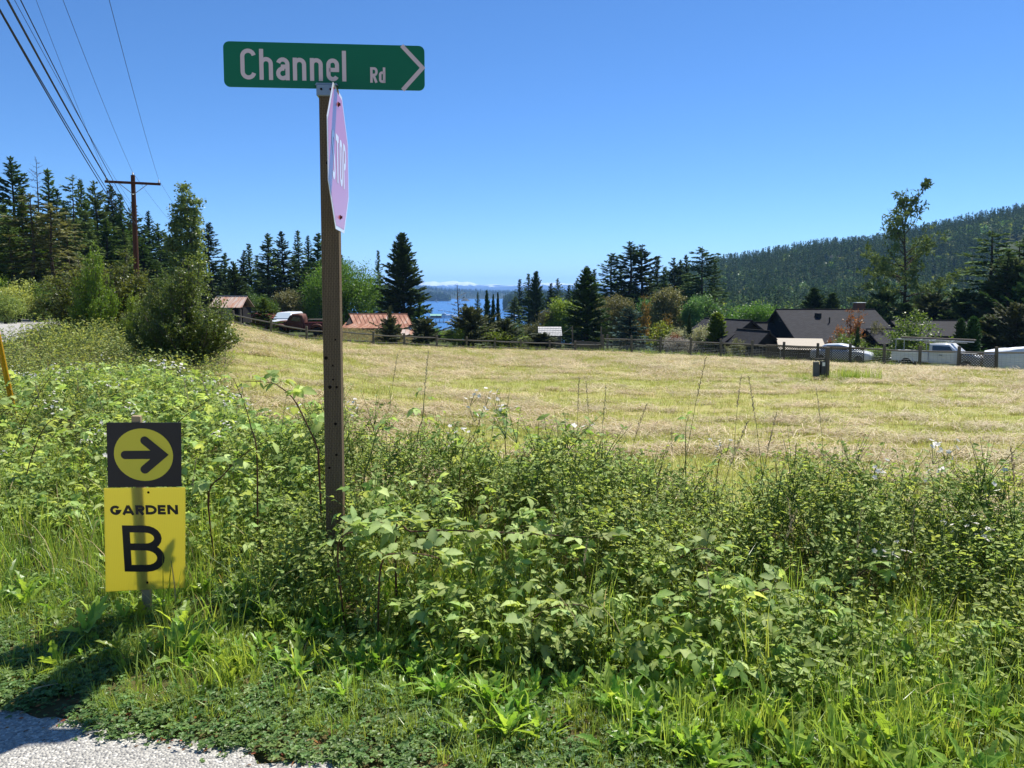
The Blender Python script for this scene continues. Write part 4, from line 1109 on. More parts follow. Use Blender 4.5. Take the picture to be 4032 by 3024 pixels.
# --- board gate
ga = fpt(2262, 1388); gb = fpt(2352, 1389)
ge_ = empty('board_gate', ga + Vector((0, 1.2, 0)), 0, 'grey board gate between tall posts where the two fences meet', 'gate')
L = gb.x - ga.x + .4
for x, hh, rr in ((-.1, 2.15, .075), (L, 2.1, .08), (L + .55, 1.45, .11)):
    m = MB(); m.tube([(x, 0, -.3), (x + .02, 0, hh * .5), (x, 0, hh)], [rr, rr * .95, rr * .9], 8); m.build('post', M['wood_greyv'], ge_)
n = 10
for i in range(n):
    x = .08 + (L - .2) * i / n; hh = .92 - .02 * i + rgf.uniform(-.03, .03)
    m = MB(); m.cbox((x + .005, -.03, .06), (x + (L - .2) / n - .006, 0, hh), .004); m.build('board', M['wood_greyv'], ge_)
for z in (.25, .7):
    m = MB(); m.cbox((.05, .002, z - .05), (L - .1, .045, z + .05), .006); m.build('crossbar', M['wood_grey'], ge_)
m = MB(); m.tube([(-.1, 0, 2.1), (-1.4, .3, 1.15)], .012, 4); m.build('brace_wire', M['steel'], ge_)

# ------------------------------------------------------------------ vehicles
RUSTP = plain('rusted_truck_paint', '#5a3528', .7, .3, .1, .45, 3.0); MAROON = plain('faded_maroon_paint', '#5b1f20', .5, .4, 0, .3, 3)
WHITEP = plain('white_car_paint', '#d5d9dd', .25, .5, 0, .03, 2)
def wheel(parent, x, y, r, w, hub):
    m = MB(); prof = [(r * .55, -w / 2), (r * .92, -w / 2), (r, -w * .3), (r, w * .3), (r * .92, w / 2), (r * .55, w / 2)]
    Mx = Matrix.Translation((x, y, r)) @ Matrix.Rotation(math.pi / 2, 4, 'X')
    m.lathe(prof, 20, 0, Mx); t = m.build('wheel', M['black'], parent, smooth=False)
    m = MB(); m.lathe([(r * .56, -w * .42), (r * .4, -w * .5), (.05, -w * .46), (.05, w * .46), (r * .4, w * .5), (r * .56, w * .42)], 16, 0, Mx); m.build('rim', hub, t)
def hull(name, secs, mat, parent, smooth=True):
    """skin over cross sections: list of (x, [(y,z)...])"""
    n = len(secs[0][1]); V = []; F = []
    for x, pr in secs: V += [(x, y, z) for y, z in pr]
    for i in range(len(secs) - 1):
        for j in range(n): F.append((i * n + j, i * n + (j + 1) % n, (i + 1) * n + (j + 1) % n, (i + 1) * n + j))
    F.append(tuple(range(n - 1, -1, -1))); F.append(tuple(range((len(secs) - 1) * n, len(secs) * n)))
    m = MB(); m.add(V, F); return m.build(name, mat, parent, smooth=smooth)
def rsec(w, z0, z1, r=.1, n=3):
    """rounded rectangle section, half width w"""
    o = []
    for cx, cz, a0 in ((w - r, z1 - r, 0), (-w + r, z1 - r, 90), (-w + r, z0 + r, 180), (w - r, z0 + r, 270)):
        for k in range(n + 1):
            a = math.radians(a0 + 90 * k / n); o.append((cx + r * math.cos(a), cz + r * math.sin(a)))
    return o
# old rusty pickup facing left
pt_ = W(1183, 1300, 67); zb = h1(pt_.x, 67)
tk = empty('old_pickup', (pt_.x, 67, zb), 0, 'old rusty pickup truck with rounded cab behind the rail fence', 'truck')
hull('hood', [(-2.35, rsec(.42, .62, 1.0, .1)), (-2.2, rsec(.5, .6, 1.18, .15)), (-1.6, rsec(.58, .6, 1.3, .2)), (-.95, rsec(.66, .6, 1.36, .2))], RUSTP, tk)
cab = hull('cab', [(-.95, rsec(.74, .5, 1.36, .15)), (-.75, rsec(.76, .48, 1.62, .25)), (-.55, rsec(.74, .48, 1.88, .25)), (.0, rsec(.74, .48, 1.93, .25)), (.35, rsec(.72, .48, 1.86, .25)), (.45, rsec(.7, .5, 1.6, .25))], RUSTP, tk)
for s in (-1, 1):
    m = MB(); m.prism([(-.6, s * .775, 1.28), (.22, s * .775, 1.28), (.2, s * .77, 1.66), (-.45, s * .77, 1.66)], (0, s * .012, 0)); m.build('side_window', M['glass'], cab)
m = MB(); m.prism([(-.93, -.6, 1.40), (-.93, .6, 1.40), (-.69, .52, 1.76), (-.69, -.52, 1.76)], (-.03, 0, .01)); m.build('windscreen', M['glass'], cab)
bed = hull('bed', [(.5, rsec(.7, .55, 1.12, .04)), (2.6, rsec(.7, .55, 1.12, .04))], MAROON, tk, False)
for s in (-1, 1):
    m = MB(); m.tube([(.5, s * .72, 1.13), (2.6, s * .72, 1.13)], .04, 6); m.build('bed_rail', MAROON, bed)
    for x in (-1.55, 1.65):
        m = MB(); pts = [(x + .55 * math.cos(a), s * .82, .42 + .5 * math.sin(a)) for a in np.linspace(math.pi * 1.0, 0, 9)]
        m.tube(pts, [.06, .11, .14, .15, .15, .15, .14, .12, .07], 7); m.build('fender', RUSTP, tk, smooth=True)
    for x in (-1.55, 1.65): wheel(tk, x, s * .74, .38, .2, RUSTP)
    m = MB(); m.lathe([(.0, -.05), (.1, -.03), (.11, .05), (.0, .07)], 12, 0, Matrix.Translation((-2.33, s * .52, .95)) @ Matrix.Rotation(-math.pi / 2, 4, 'Y')); m.build('headlight', M['steel'], tk)
m = MB(); m.tube([(-2.5, -.8, .55), (-2.55, 0, .55), (-2.5, .8, .55)], .06, 6); m.build('bumper', M['steel'], tk)
m = MB(); m.box((.75, -.55, 1.35), (2.7, .55, 1.42)); m.box((.8, -.5, 1.12), (.86, -.44, 1.36)); m.box((2.5, -.5, 1.12), (2.56, -.44, 1.36)); m.build('bed_rack', M['wood_greyv'], tk)
# pale van behind the truck hood
pv_ = W(1124, 1290, 73.5); zb = h1(pv_.x, 73.5) - .1
vn = empty('parked_van', (pv_.x, 73.5, zb), math.radians(84), 'pale van front seen above the old pickup hood', 'van')
vb = hull('body', [(-1.9, rsec(.6, .4, 1.0, .15)), (-1.6, rsec(.82, .35, 1.2, .15)), (-1.0, rsec(.85, .35, 1.35, .15)), (-.1, rsec(.82, .35, 1.95, .2)), (2.4, rsec(.82, .35, 2.0, .2)), (2.6, rsec(.78, .4, 1.9, .2))], WHITEP, vn)
m = MB(); m.prism([(-.95, -.7, 1.4), (-.95, .7, 1.4), (-.2, .66, 1.9), (-.2, -.66, 1.9)], (-.03, 0, .03)); m.build('windscreen', plain('painted_sky_glass', '#b9c7cf', .1, .8), vb)  # pale base colour paints in the sky's reflection on the windscreen
for x in (-1.2, 1.7):
    for s in (-1, 1): wheel(vn, x, s * .74, .34, .2, M['steel'])
# white car behind the lattice
pc = W(3312, 1440, 58.0); zb = h1(pc.x, 58.0)
cr_ = empty('white_car', (pc.x, 58.0, zb), math.radians(-38), 'white car parked behind the lattice fence panels', 'car')
bd = hull('body', [(-2.1, rsec(.7, .35, .8, .15)), (-1.9, rsec(.84, .25, .95, .18)), (-.9, rsec(.87, .22, 1.0, .15)), (.6, rsec(.87, .22, 1.0, .15)), (1.5, rsec(.85, .22, .95, .15)), (2.05, rsec(.76, .28, .85, .2)), (2.2, rsec(.6, .35, .7, .12))], WHITEP, cr_)
gh = hull('cabin', [(-1.55, rsec(.6, .9, 1.05, .06)), (-1.1, rsec(.66, .9, 1.38, .15)), (-.1, rsec(.66, .9, 1.45, .15)), (.5, rsec(.64, .9, 1.36, .15)), (1.15, rsec(.62, .9, 1.02, .05))], WHITEP, cr_)
for s in (-1, 1):
    m = MB(); m.prism([(-1.05, s * .675, 1.04), (.6, s * .675, 1.04), (.35, s * .665, 1.3), (-.9, s * .665, 1.3)], (0, s * .012, 0)); m.build('side_window', M['glass'], gh)
    for x in (-1.3, 1.4): wheel(cr_, x, s * .8, .32, .2, M['steel'])
    m = MB(); m.cbox((2.03, s * .5 - .12, .62), (2.16, s * .5 + .12, .74), .02); m.build('headlight', M['glass'], cr_)
# white pickup with a rack, facing right
pc = W(3690, 1455, 53.2); zb = h1(pc.x, 53.2) + .02
pk = empty('white_pickup', (pc.x, 53.2, zb), math.radians(-46), 'white pickup truck with overhead rack behind the wire fence', 'truck')
b = hull('bed', [(-2.75, rsec(.88, .5, 1.18, .05)), (-.35, rsec(.88, .5, 1.2, .05))], WHITEP, pk, False)
c = hull('cab', [(-.32, rsec(.86, .42, 1.22, .08)), (-.3, rsec(.8, .42, 1.78, .12)), (.9, rsec(.8, .42, 1.82, .15)), (1.55, rsec(.86, .42, 1.24, .1))], WHITEP, pk)
h_ = hull('hood', [(1.56, rsec(.86, .42, 1.22, .1)), (2.5, rsec(.84, .42, 1.12, .12)), (2.75, rsec(.8, .45, 1.0, .12))], WHITEP, pk)
for s in (-1, 1):
    m = MB(); m.prism([(-.1, s * .872, 1.27), (1.25, s * .872, 1.27), (.95, s * .82, 1.66), (-.1, s * .82, 1.66)], (0, s * .015, 0)); m.build('side_window', M['glass'], c)
    for x in (-1.75, 2.0):
        wheel(pk, x, s * .8, .37, .22, M['steel'])
        m = MB(); m.tube([(x + .5 * math.cos(a), s * .892, .42 + .48 * math.sin(a)) for a in np.linspace(0, math.pi, 9)], .028, 5); m.build('wheel_arch', WHITEP, pk)
    m = MB(); m.cbox((.35, s * .9 - .03, 1.02), (.55, s * .9 + .03, 1.06), .01); m.build('door_handle', M['black'], c)
    m = MB(); m.tube([(-2.6, s * .8, 2.0), (2.0, s * .8, 1.92)], .035, 6); m.build('rack_rail', M['steel'], pk)
    for x, zz in ((-2.5, 1.15), (-.5, 1.18)):
        m = MB(); m.tube([(x, s * .8, zz), (x, s * .8, 2.0)], .03, 6); m.build('rack_post', M['steel'], pk)
for x in (-2.5, -1.2, -.4, .8): 
    m = MB(); m.tube([(x, -.8, 2.0 - .017 * (x + 2.6)), (x, .8, 2.0 - .017 * (x + 2.6))], .025, 6); m.build('rack_bar', M['steel'], pk)
m = MB(); m.cbox((-2.4, -.3, 2.05), (2.3, .1, 2.16), .02); m.build('rack_load', M['wood_greyv'], pk)
m = MB(); m.tube([(-2.85, -.85, .6), (-2.85, .85, .6)], .07, 6); m.build('bumper', M['steel'], pk)
# tarp covered load on the right
pc = W(3990, 1450, 50.4); zb = h1(pc.x, 50.4)
rg_ = np.random.default_rng(3)
e = empty('covered_load', (pc.x, 50.4, zb), math.radians(-44), 'crumpled white tarp over a tall load behind the wire fence', 'tarp')
n, mm = 26, 18; V = []; F = []
for j in range(mm):
    for i in range(n):
        u = i / (n - 1); v = j / (mm - 1); a = v * math.pi
        x = -1.5 + 5.2 * u; hh = 1.35 + .55 * min(1, u * 1.3) + .25 * float(vnoise(u * 6, 3.3))
        y = -1.15 * math.copysign(abs(math.cos(a)) ** .35, math.cos(a)); z = .35 + (hh - .35) * abs(math.sin(a)) ** .3
        k = .16 * (float(fbm(np.array([u * 9 + v * 3]), np.array([v * 5 - u * 3]), 3)[0]) - .5)
        V.append((x, y + k, z + k)); 
for j in range(mm - 1):
    for i in range(n - 1): F.append((j * n + i, j * n + i + 1, (j + 1) * n + i + 1, (j + 1) * n + i))
m = MB(); m.add(V, F); o = m.build('tarp', TARP, e)
m = MB(); m.cbox((-1.35, -.95, .3), (3.5, .95, 1.3), .05); m.build('load', M['wood_greyv'], e)
for x in (-.8, 2.6):
    for s in (-1, 1): wheel(e, x, s * .85, .3, .2, M['steel'])

# ------------------------------------------------------------------ meter stand in the field
p = G(3255, 1497)
ms = empty('meter_stand', p, math.radians(6), 'grey utility meter boxes on wooden posts standing in the mown field', 'meter box')
s_ = p.y / FN
m = MB(); m.cbox((-.055, -.055, -.3), (.055, .055, 131 * s_), .008); m.build('post', M['wood_greyv'], ms)
m = MB(); m.cbox((-.36, -.07, -.3), (-.26, .03, 62 * s_), .008); m.build('short_post', M['wood_greyv'], ms)
bx1 = MB(); bx1.cbox((-.52, -.16, .12), (-.34, -.075, .60), .01); bx1.build('box', plain('grey_meter_box', '#55585a', .5, .4, .3, .1, 4), ms)
bx2 = MB(); bx2.cbox((-.255, -.12, .16), (-.10, .0, .62), .01); b2 = bx2.build('box', plain('dark_meter_box', '#3c3f42', .5, .4, .3, .1, 4), ms)
m = MB(); m.box((-.225, -.124, .46), (-.135, -.1205, .58)); m.build('label_plate', M['white_paint'], b2)
for z in (.1, .66):
    m = MB(); m.cbox((-.40, .032, z - .03), (.06, .07, z + .03), .006); m.build('crossbar', M['wood_greyv'], ms)
m = MB(); m.tube([(-.2, -.05, -.2), (-.2, -.05, .17)], .02, 6); m.build('conduit', M['steel'], ms)
# ------------------------------------------------------------------ lettering (flat print made of strokes)
def arc(cx, cy, rx, ry, a0, a1, n=10):
    return [(cx + rx * math.cos(math.radians(a0 + (a1 - a0) * i / n)), cy + ry * math.sin(math.radians(a0 + (a1 - a0) * i / n))) for i in range(n + 1)]
def glyph(ch, w, width):
    """centre lines of a letter in a box width x 1 (lower case x-height .74), stroke width w"""
    h = w / 2; W_ = width; r = W_ / 2 - h; c = W_ / 2; xh = .74
    if ch == 'C': return [arc(c, 1 - W_ / 2, r, r + .0, 12, 180) + arc(c, W_ / 2, r, r, 180, 348)]
    if ch == 'h': return [[(h, 0), (h, 1)], [(h, xh - W_ / 2 - .04)] + arc(c, xh - W_ / 2, r, r, 165, 0) + [(W_ - h, 0)]]
    if ch == 'n': return [[(h, 0), (h, xh)], [(h, xh - W_ / 2 - .04)] + arc(c, xh - W_ / 2, r, r, 165, 0) + [(W_ - h, 0)]]
    if ch == 'a': return [arc(c, xh - W_ / 2, r, r, 165, 0) + [(W_ - h, 0)], [(W_ - h, .44), (c, .44)] + arc(c * .95, .22, r * .95, .22 - h, 90, 270) + [(c * 1.1, h), (W_ - h, .12)]]
    if ch == 'e': return [[(h * 1.2, .37), (W_ - h, .37)] + arc(c, xh - W_ / 2, r, r, 0, 180) + arc(c, W_ / 2, r, r, 180, 335)]
    if ch == 'l': return [[(h, 0), (h, 1)]]
    if ch == 'd': return [[(W_ - h, 0), (W_ - h, 1)], [(W_ - h, xh - W_ * .35)] + arc(c, xh - W_ / 2, r, r, 20, 180) + arc(c, W_ / 2, r, r, 180, 340) + [(W_ - h, W_ * .35)]]
    if ch in 'RPB':
        k = .5 if ch != 'B' else .54
        top = [(h, 1 - h), (W_ * .5, 1 - h)] + arc(W_ * .55, 1 - h - (1 - 2 * h - (k - h)) / 2 - 0, W_ * .45 - h - (.0 if ch != 'B' else .05 * W_), (1 - h - k) / 2, 90, -90) + [(h, k)]
        out = [[(h, 0), (h, 1)], top]
        if ch == 'R': out.append([(W_ * .42, k), (W_ - h * 1.1, 0)])
        if ch == 'B': out.append([(h, k)] + [(W_ * .55, k)] + arc(W_ * .55, (k + h) / 2, W_ * .45 - h, (k - h) / 2, 90, -90) + [(h, h)])
        return out
    if ch == 'S': return [arc(c, 1 - r - h, r, r, 20, 180) + arc(c, 1 - r - h, r, r * 1.0, 180, 235)[1:] + [(W_ - h * 1.3, .38)] + arc(c, r + h, r, r, 10, -160)]
    if ch == 'T': return [[(0, 1 - h), (W_, 1 - h)], [(c, 0), (c, 1 - h)]]
    if ch == 'O': return [arc(c, 1 - W_ / 2, r, r, 0, 180, 12) + arc(c, W_ / 2, r, r, 180, 360, 12) + [(W_ - h, 1 - W_ / 2)]]
    if ch == 'G': return [arc(c, .5, r, .5 - h, 40, 330, 22) + [(W_ - h, .42), (c, .42)]]
    if ch == 'A': return [[(h * .8, 0), (c, 1)], [(W_ - h * .8, 0), (c, 1)], [(W_ * .2, .28), (W_ * .8, .28)]]
    if ch == 'D': return [[(h, 0), (h, 1)], [(h, 1 - h), (W_ * .4, 1 - h)] + arc(W_ * .4, .5, W_ * .6 - h, .5 - h, 90, -90, 14) + [(h, h)]]
    if ch == 'E': return [[(h, 0), (h, 1)], [(h, 1 - h), (W_, 1 - h)], [(h, .5), (W_ * .92, .5)], [(h, h), (W_, h)]]
    if ch == 'N': return [[(h, 0), (h, 1)], [(W_ - h, 0), (W_ - h, 1)], [(h, 1 - h * .4), (W_ - h, h * .4)]]
    return []
def ribbon(mb, pts, w, M4, eps, caps=False, mi=0):
    P = [Vector((p[0], p[1], 0)) for p in pts]; L = []; R_ = []
    P = [p for i, p in enumerate(P) if i == 0 or (p - P[i - 1]).length > 1e-5]
    for i, p in enumerate(P):
        a = (p - P[i - 1]).normalized() if i else (P[1] - p).normalized()
        b = (P[i + 1] - p).normalized() if i < len(P) - 1 else a
        na = Vector((-a.y, a.x, 0)); nb = Vector((-b.y, b.x, 0)); n = (na + nb)
        n = n.normalized() if n.length > 1e-4 else na
        k = min(2.2, 1 / max(.3, n.dot(na)))
        L.append(p + n * w / 2 * k); R_.append(p - n * w / 2 * k)
    V = [M4 @ Vector((q.x, q.y, eps)) for q in L + R_]; n = len(P)
    mb.add(V, [(i, n + i, n + i + 1, i + 1) for i in range(n - 1)], mi)
    if caps:
        for c in (P[0], P[-1]):
            V = [M4 @ Vector((c.x + w / 2 * math.cos(t), c.y + w / 2 * math.sin(t), eps + .0002)) for t in np.linspace(0, 2 * math.pi, 24, endpoint=False)]
            mb.add(V, [tuple(range(24))], mi)
def text_obj(name, items, M4, mat, parent):
    """items: (letter, x, y, width, height, stroke) in metres on the plane of M4"""
    for ch, x, y, wd, ht, st in items:
        m = MB()
        for i, line in enumerate(glyph(ch, st / ht, wd / ht)):
            ribbon(m, [(x + p[0] * ht, y + p[1] * ht) for p in line], st, M4, .0012 + .0003 * i)
        m.build(name, mat, parent)
def plate(poly, th, M4):
    """flat plate, outline in the plane of M4, thickness behind it"""
    m = MB(); V = [M4 @ Vector((x, y, 0)) for x, y in poly] + [M4 @ Vector((x, y, -th)) for x, y in poly]; n = len(poly)
    m.add(V, [tuple(range(n)), tuple(range(2 * n - 1, n - 1, -1))] + [(i, n + i, n + (i + 1) % n, (i + 1) % n) for i in range(n)])
    return m
def rrect(x0, y0, x1, y1, r, n=6):
    o = []
    for cx, cy_, a0 in ((x1 - r, y1 - r, 0), (x0 + r, y1 - r, 90), (x0 + r, y0 + r, 180), (x1 - r, y0 + r, 270)):
        o += arc(cx, cy_, r, r, a0, a0 + 90, n)
    return o
def sheet_mat(name, c, rough=.35, vary=.08, spec=.4, film=0.0):
    t = NT(name); v = t.coord(1.0)
    n = t.noise(v, 9, 4); mp = t.coord(vec=(2, 2, 26)); s = t.noise(mp, 3, 3)
    col = t.mix(t.math('MULTIPLY', n, vary), lin(c), tuple(x * .6 for x in lin(c)[:3]) + (1,))
    col = t.mix(t.math('MULTIPLY', s, vary), col, tuple(min(1, x * 1.4) for x in lin(c)[:3]) + (1,))
    b = t.n('ShaderNodeBsdfPrincipled'); t.l(col, b.inputs['Base Color'])
    b.inputs['Roughness'].default_value = rough; b.inputs['Specular IOR Level'].default_value = spec
    b.inputs['Coat Weight'].default_value = film; b.inputs['Coat Roughness'].default_value = .25
    return t.done(b.outputs[0])
GREEN = sheet_mat('green_sign_sheeting', '#0b6b45', .4, .06)
LETTER = sheet_mat('pinkish_reflective_letters', '#dcc6c2', .5, .1)
RED = sheet_mat('faded_glare_red_sheeting', '#c9626f', .3, .10, .5, .8)  # pinkish red: fading and grazing sun glare both put into the colour
WHITES = sheet_mat('white_sign_sheeting', '#e4e3e6', .3, .04, .5, .6)
YEL = None
def yellow_mat():
    t = NT('yellow_corrugated_plastic'); v = t.coord(1.0)
    wv = t.n('ShaderNodeTexWave'); wv.inputs['Scale'].default_value = 38; wv.bands_direction = 'X'; t.l(v, wv.inputs['Vector'])
    wv.inputs['Distortion'].default_value = .0
    c = t.mix(t.math('MULTIPLY', wv.outputs['Fac'], .16), lin('#e2d974'), lin('#cac05c'))
    p = t.bsdf(c, .35, .4); tr = t.n('ShaderNodeBsdfTranslucent'); t.l(t.mix(1.0, c, (1.0, 1.0, .9, 1), 'MULTIPLY'), tr.inputs['Color'])
    mx = t.n('ShaderNodeMixShader'); mx.inputs[0].default_value = .68; t.l(p, mx.inputs[1]); t.l(tr.outputs[0], mx.inputs[2])
    return t.done(mx.outputs[0])
YEL = yellow_mat(); BLACKP = sheet_mat('black_print', '#12151c', .45, .05); YELP = sheet_mat('olive_yellow_print', '#e0d03c', .5, .05)
BOLT = plain('rusty_bolt', '#5a2b22', .5, .4, .5, .3, 40); HOLE = plain('dark_knot', '#1b1410', .9, .1)
def incised_mat():
    t = NT('incised_treated_post'); v = t.coord(1.0)
    g1 = t.noise(t.coord(vec=(22, 22, 1.3)), 3, 6, .65)
    br = t.n('ShaderNodeTexBrick'); br.inputs['Scale'].default_value = 1
    mp = t.n('ShaderNodeMapping'); tc = t.n('ShaderNodeTexCoord'); t.l(tc.outputs['Object'], mp.inputs['Vector'])
    mp.inputs['Rotation'].default_value = (math.pi / 2, 0, math.pi / 2)
    sep = t.n('ShaderNodeSeparateXYZ'); t.l(tc.outputs['Object'], sep.inputs[0])
    cb = t.n('ShaderNodeCombineXYZ'); t.l(sep.outputs['Z'], cb.inputs[0]); t.l(t.math('ADD', sep.outputs['X'], sep.outputs['Y']), cb.inputs[1])
    t.l(cb.outputs[0], br.inputs['Vector'])
    br.inputs['Brick Width'].default_value = .026; br.inputs['Row Height'].default_value = .0085; br.inputs['Mortar Size'].default_value = .0022
    br.inputs['Color1'].default_value = (1, 1, 1, 1); br.inputs['Color2'].default_value = (.85, .85, .85, 1); br.inputs['Mortar'].default_value = (.0, .0, .0, 1)
    br.inputs['Mortar Smooth'].default_value = .4
    c = t.mix(g1, lin('#5a4a38'), lin('#8c785c'))
    n2 = t.noise(v, 2.5, 4); c = t.mix(t.math('MULTIPLY', n2, .5), c, lin('#6e6150'))
    c = t.mix(.42, c, t.mix(1.0, c, br.outputs['Color'], 'MULTIPLY'))
    return t.done(t.bsdf(c, .9, .15, 0, br.outputs['Color'], .6, .004))
INC = incised_mat()

# ------------------------------------------------------------------ street sign with stop sign
PY = 4.02; YAW = math.radians(4.4)
pc = W(1304, 1150, PY); zg = h1(pc.x, PY)
sp = empty('street_sign', (pc.x, PY, zg), YAW, 'wooden post carrying a green street name sign and a faded stop sign pinked by painted glare', 'street sign')
RZ4 = Matrix.Rotation(-YAW, 4, 'Z')
def loc_(p): return RZ4 @ (Vector(p) - Vector((pc.x, PY, zg)))
top_z = W(1290, 345, PY).z - zg
lean = (W(1290, 345, PY).x - W(1306, 1950, PY).x) / (W(1290, 345, PY).z - W(1306, 1950, PY).z)
tilt = Matrix.Rotation(math.atan(lean) * .35, 4, 'Y')
m = MB(); m.cbox((-.0445, -.0445, -.55), (.0445, .0445, top_z), .004, 0, tilt); post = m.build('post', INC, sp)
for (u, v, s) in ((1288, 640, 6), (1283, 1410, 7), (1320, 1338, 4), (1298, 1525, 7), (1311, 1495, 4), (1325, 1525, 5), (1320, 1670, 6), (1297, 1843, 5), (1324, 1792, 5), (1310, 1440, 4)):
    p = loc_(W(u, v, PY - .05)); k = s / FN * PY
    mm = MB(); mm.lathe([(0.0001, .0), (k, .0), (k * .8, .0016), (k * .0001, .002)], 10, 0, Matrix.Translation((p.x, -.0445 + lean * 0 - .0, p.z)) @ Matrix.Rotation(math.pi / 2, 4, 'X')); mm.build('knot', HOLE, post)
# street name blade
c = loc_(W(1279, 259, PY - .02)); bw, bh = 1.005, .224
MB_ = Matrix.Translation((c.x, -.012, c.z)) @ Matrix.Rotation(math.pi / 2, 4, 'X')
blade = plate(rrect(-bw / 2, -bh / 2, bw / 2, bh / 2, .03), .003, MB_).build('name_sign', GREEN, sp)
zx = lambda X: (X - 60) / (1515 - 60) * bw - bw / 2         # letter columns measured on the enlarged photograph
hC = .152; base = -bh / 2 + .035; st = .0205
items = []
for ch, x0, x1 in (('C', 180, 292), ('h', 315, 412), ('a', 435, 531), ('n', 555, 651), ('n', 678, 771), ('e', 797, 889), ('l', 911, 942)):
    items.append((ch, zx(x0), base + .003, zx(x1) - zx(x0), hC, st))
for ch, x0, x1 in (('R', 1115, 1170), ('d', 1179, 1226)):
    items.append((ch, zx(x0), base, zx(x1) - zx(x0), .077, .0125))
text_obj('letter', items, MB_, LETTER, blade)
m = MB(); ribbon(m, [(zx(1348), bh / 2 - .001), (zx(1500), .002), (zx(1352), -bh / 2 + .001)], .021, MB_, .0012); m.build('chevron', LETTER, blade)
# bracket holding the blade
m = MB(); m.cbox((-.047, -.056, top_z - .055), (.047, .05, top_z + .004), .004); br_ = m.build('bracket', M['steel'], sp)
m = MB(); m.prism([(-.058, -.03, top_z + .005), (.058, -.03, top_z + .005), (.05, -.03, top_z + .016), (-.05, -.03, top_z + .016)], (0, .06, 0)); m.build('clamp', M['steel'], br_)
for x in (-.022, .024):
    m = MB(); m.lathe([(.0001, 0), (.006, 0), (.006, .004), (.0001, .005)], 8, 0, Matrix.Translation((x, -.0562, top_z - .022)) @ Matrix.Rotation(math.pi / 2, 4, 'X')); m.build('bolt', HOLE if x < 0 else BOLT, br_)
# stop sign on the right-hand face, turned edge-on to the camera
S = .715; a = S / 2; k = a * math.tan(math.pi / 8)
cz = loc_(W(1340, 634, PY)).z
MS = Matrix.Translation((.052, 0, cz)) @ Matrix.Rotation(math.pi / 2, 4, 'Z') @ Matrix.Rotation(math.pi / 2, 4, 'X')
octo = lambda q: [(a * q * x, a * q * y) for x, y in ((1, .41421), (.41421, 1), (-.41421, 1), (-1, .41421), (-1, -.41421), (-.41421, -1), (.41421, -1), (1, -.41421))]
so = plate(octo(1.0), .003, MS).build('stop_sign', WHITES, sp)
m = MB(); m.add([MS @ Vector((x, y, .0008)) for x, y in octo(.95)], [tuple(range(8))]); m.build('red_face', RED, so)
items = []; lw = .1; gap = .029; x = -(4 * lw + 3 * gap) / 2
for ch in 'STOP':
    items.append((ch, x, -.12, lw, .24, .034)); x += lw + gap
text_obj('letter', items, MS @ Matrix.Translation((0, 0, .0006)), WHITES, so)
for y in (a * .8, -a * .8):
    m = MB(); m.lathe([(.0001, 0), (.013, 0), (.013, .003), (.008, .004), (.008, .011), (.0001, .012)], 6, 0, MS @ Matrix.Translation((0, y, .001))); m.build('bolt', BOLT, so)
m = MB(); m.tube([MS @ Vector((0, a * .62, -.0035)), MS @ Vector((0, a * .62, -.010))], .02, 8); m.build('spacer', M['steel'], so)

# ------------------------------------------------------------------ garden tour sign on a stake
GY = 3.70
gb_ = W(582, 2400, GY); zg2 = h1(gb_.x, GY)
gs = empty('garden_sign', (gb_.x, GY, zg2), math.radians(-3), 'black arrow panel over a yellow garden panel on a wooden stake', 'sign')
gs.rotation_euler = (math.radians(5.0), math.radians(1.2), math.radians(2.0))
Rinv = gs.rotation_euler.to_matrix().inverted()
def gl(u, v): return Rinv @ (W(u, v, GY - .02) - Vector((gb_.x, GY, zg2)))
top = gl(603, 1624); bot = gl(582, 2400)
stk = MB(); stk.cbox((-.021, -.012, -.28), (.021, .012, top.z), .003); stk.build('stake', wood_mat('pine_stake', '#8d7a5c', '#b8a482', (20, 20, 1.5)), gs)
FR = Matrix.Rotation(math.pi / 2, 4, 'X')
q = [gl(u, v) for u, v in ((449, 1902), (730, 1902), (737, 1649), (454, 1646))]
plb = MB()
MG = Matrix.Translation((0, -.018, 0)) @ FR
bp = plate([(p.x, p.z) for p in q], .004, MG).build('arrow_panel', BLACKP, gs)
cc = gl(350 + 443 / 1.844, 1550 + 413 / 1.844); rx = 212 / 1.844 / FN * GY * .985; ry = (gl(590, 1670).z - gl(590, 1878).z) / 2
m = MB(); m.add([MG @ Vector((cc.x + rx * math.cos(t), cc.z + ry * math.sin(t), .0012)) for t in np.linspace(0, 2 * math.pi, 48, endpoint=False)], [tuple(range(48))]); disc = m.build('disc', YELP, bp)
zz = lambda X, Y: (lambda p: (p.x, p.z))(gl(350 + X / 1.844, 1550 + Y / 1.844))
sw = 62 / 1.844 / FN * GY
m = MB(); ribbon(m, [zz(315, 413), zz(560, 413)], sw, MG, .0022, True); ribbon(m, [zz(456, 309), zz(574, 413), zz(449, 520)], sw * 1.0, MG, .0027, True)
c3 = zz(574, 413); m.add([MG @ Vector((c3[0] + sw / 2 * math.cos(t), c3[1] + sw / 2 * math.sin(t), .0033)) for t in np.linspace(0, 2 * math.pi, 24, endpoint=False)], [tuple(range(24))]); m.build('arrow', BLACKP, disc)
q = [gl(u, v) for u, v in ((422, 2324), (730, 2312), (744, 1906), (433, 1906))]
yp = plate([(p.x, p.z) for p in q], .004, MG).build('letter_panel', YEL, gs)
items = []
b0 = zz(192, 853); k = 1 / 1.844 / FN * GY
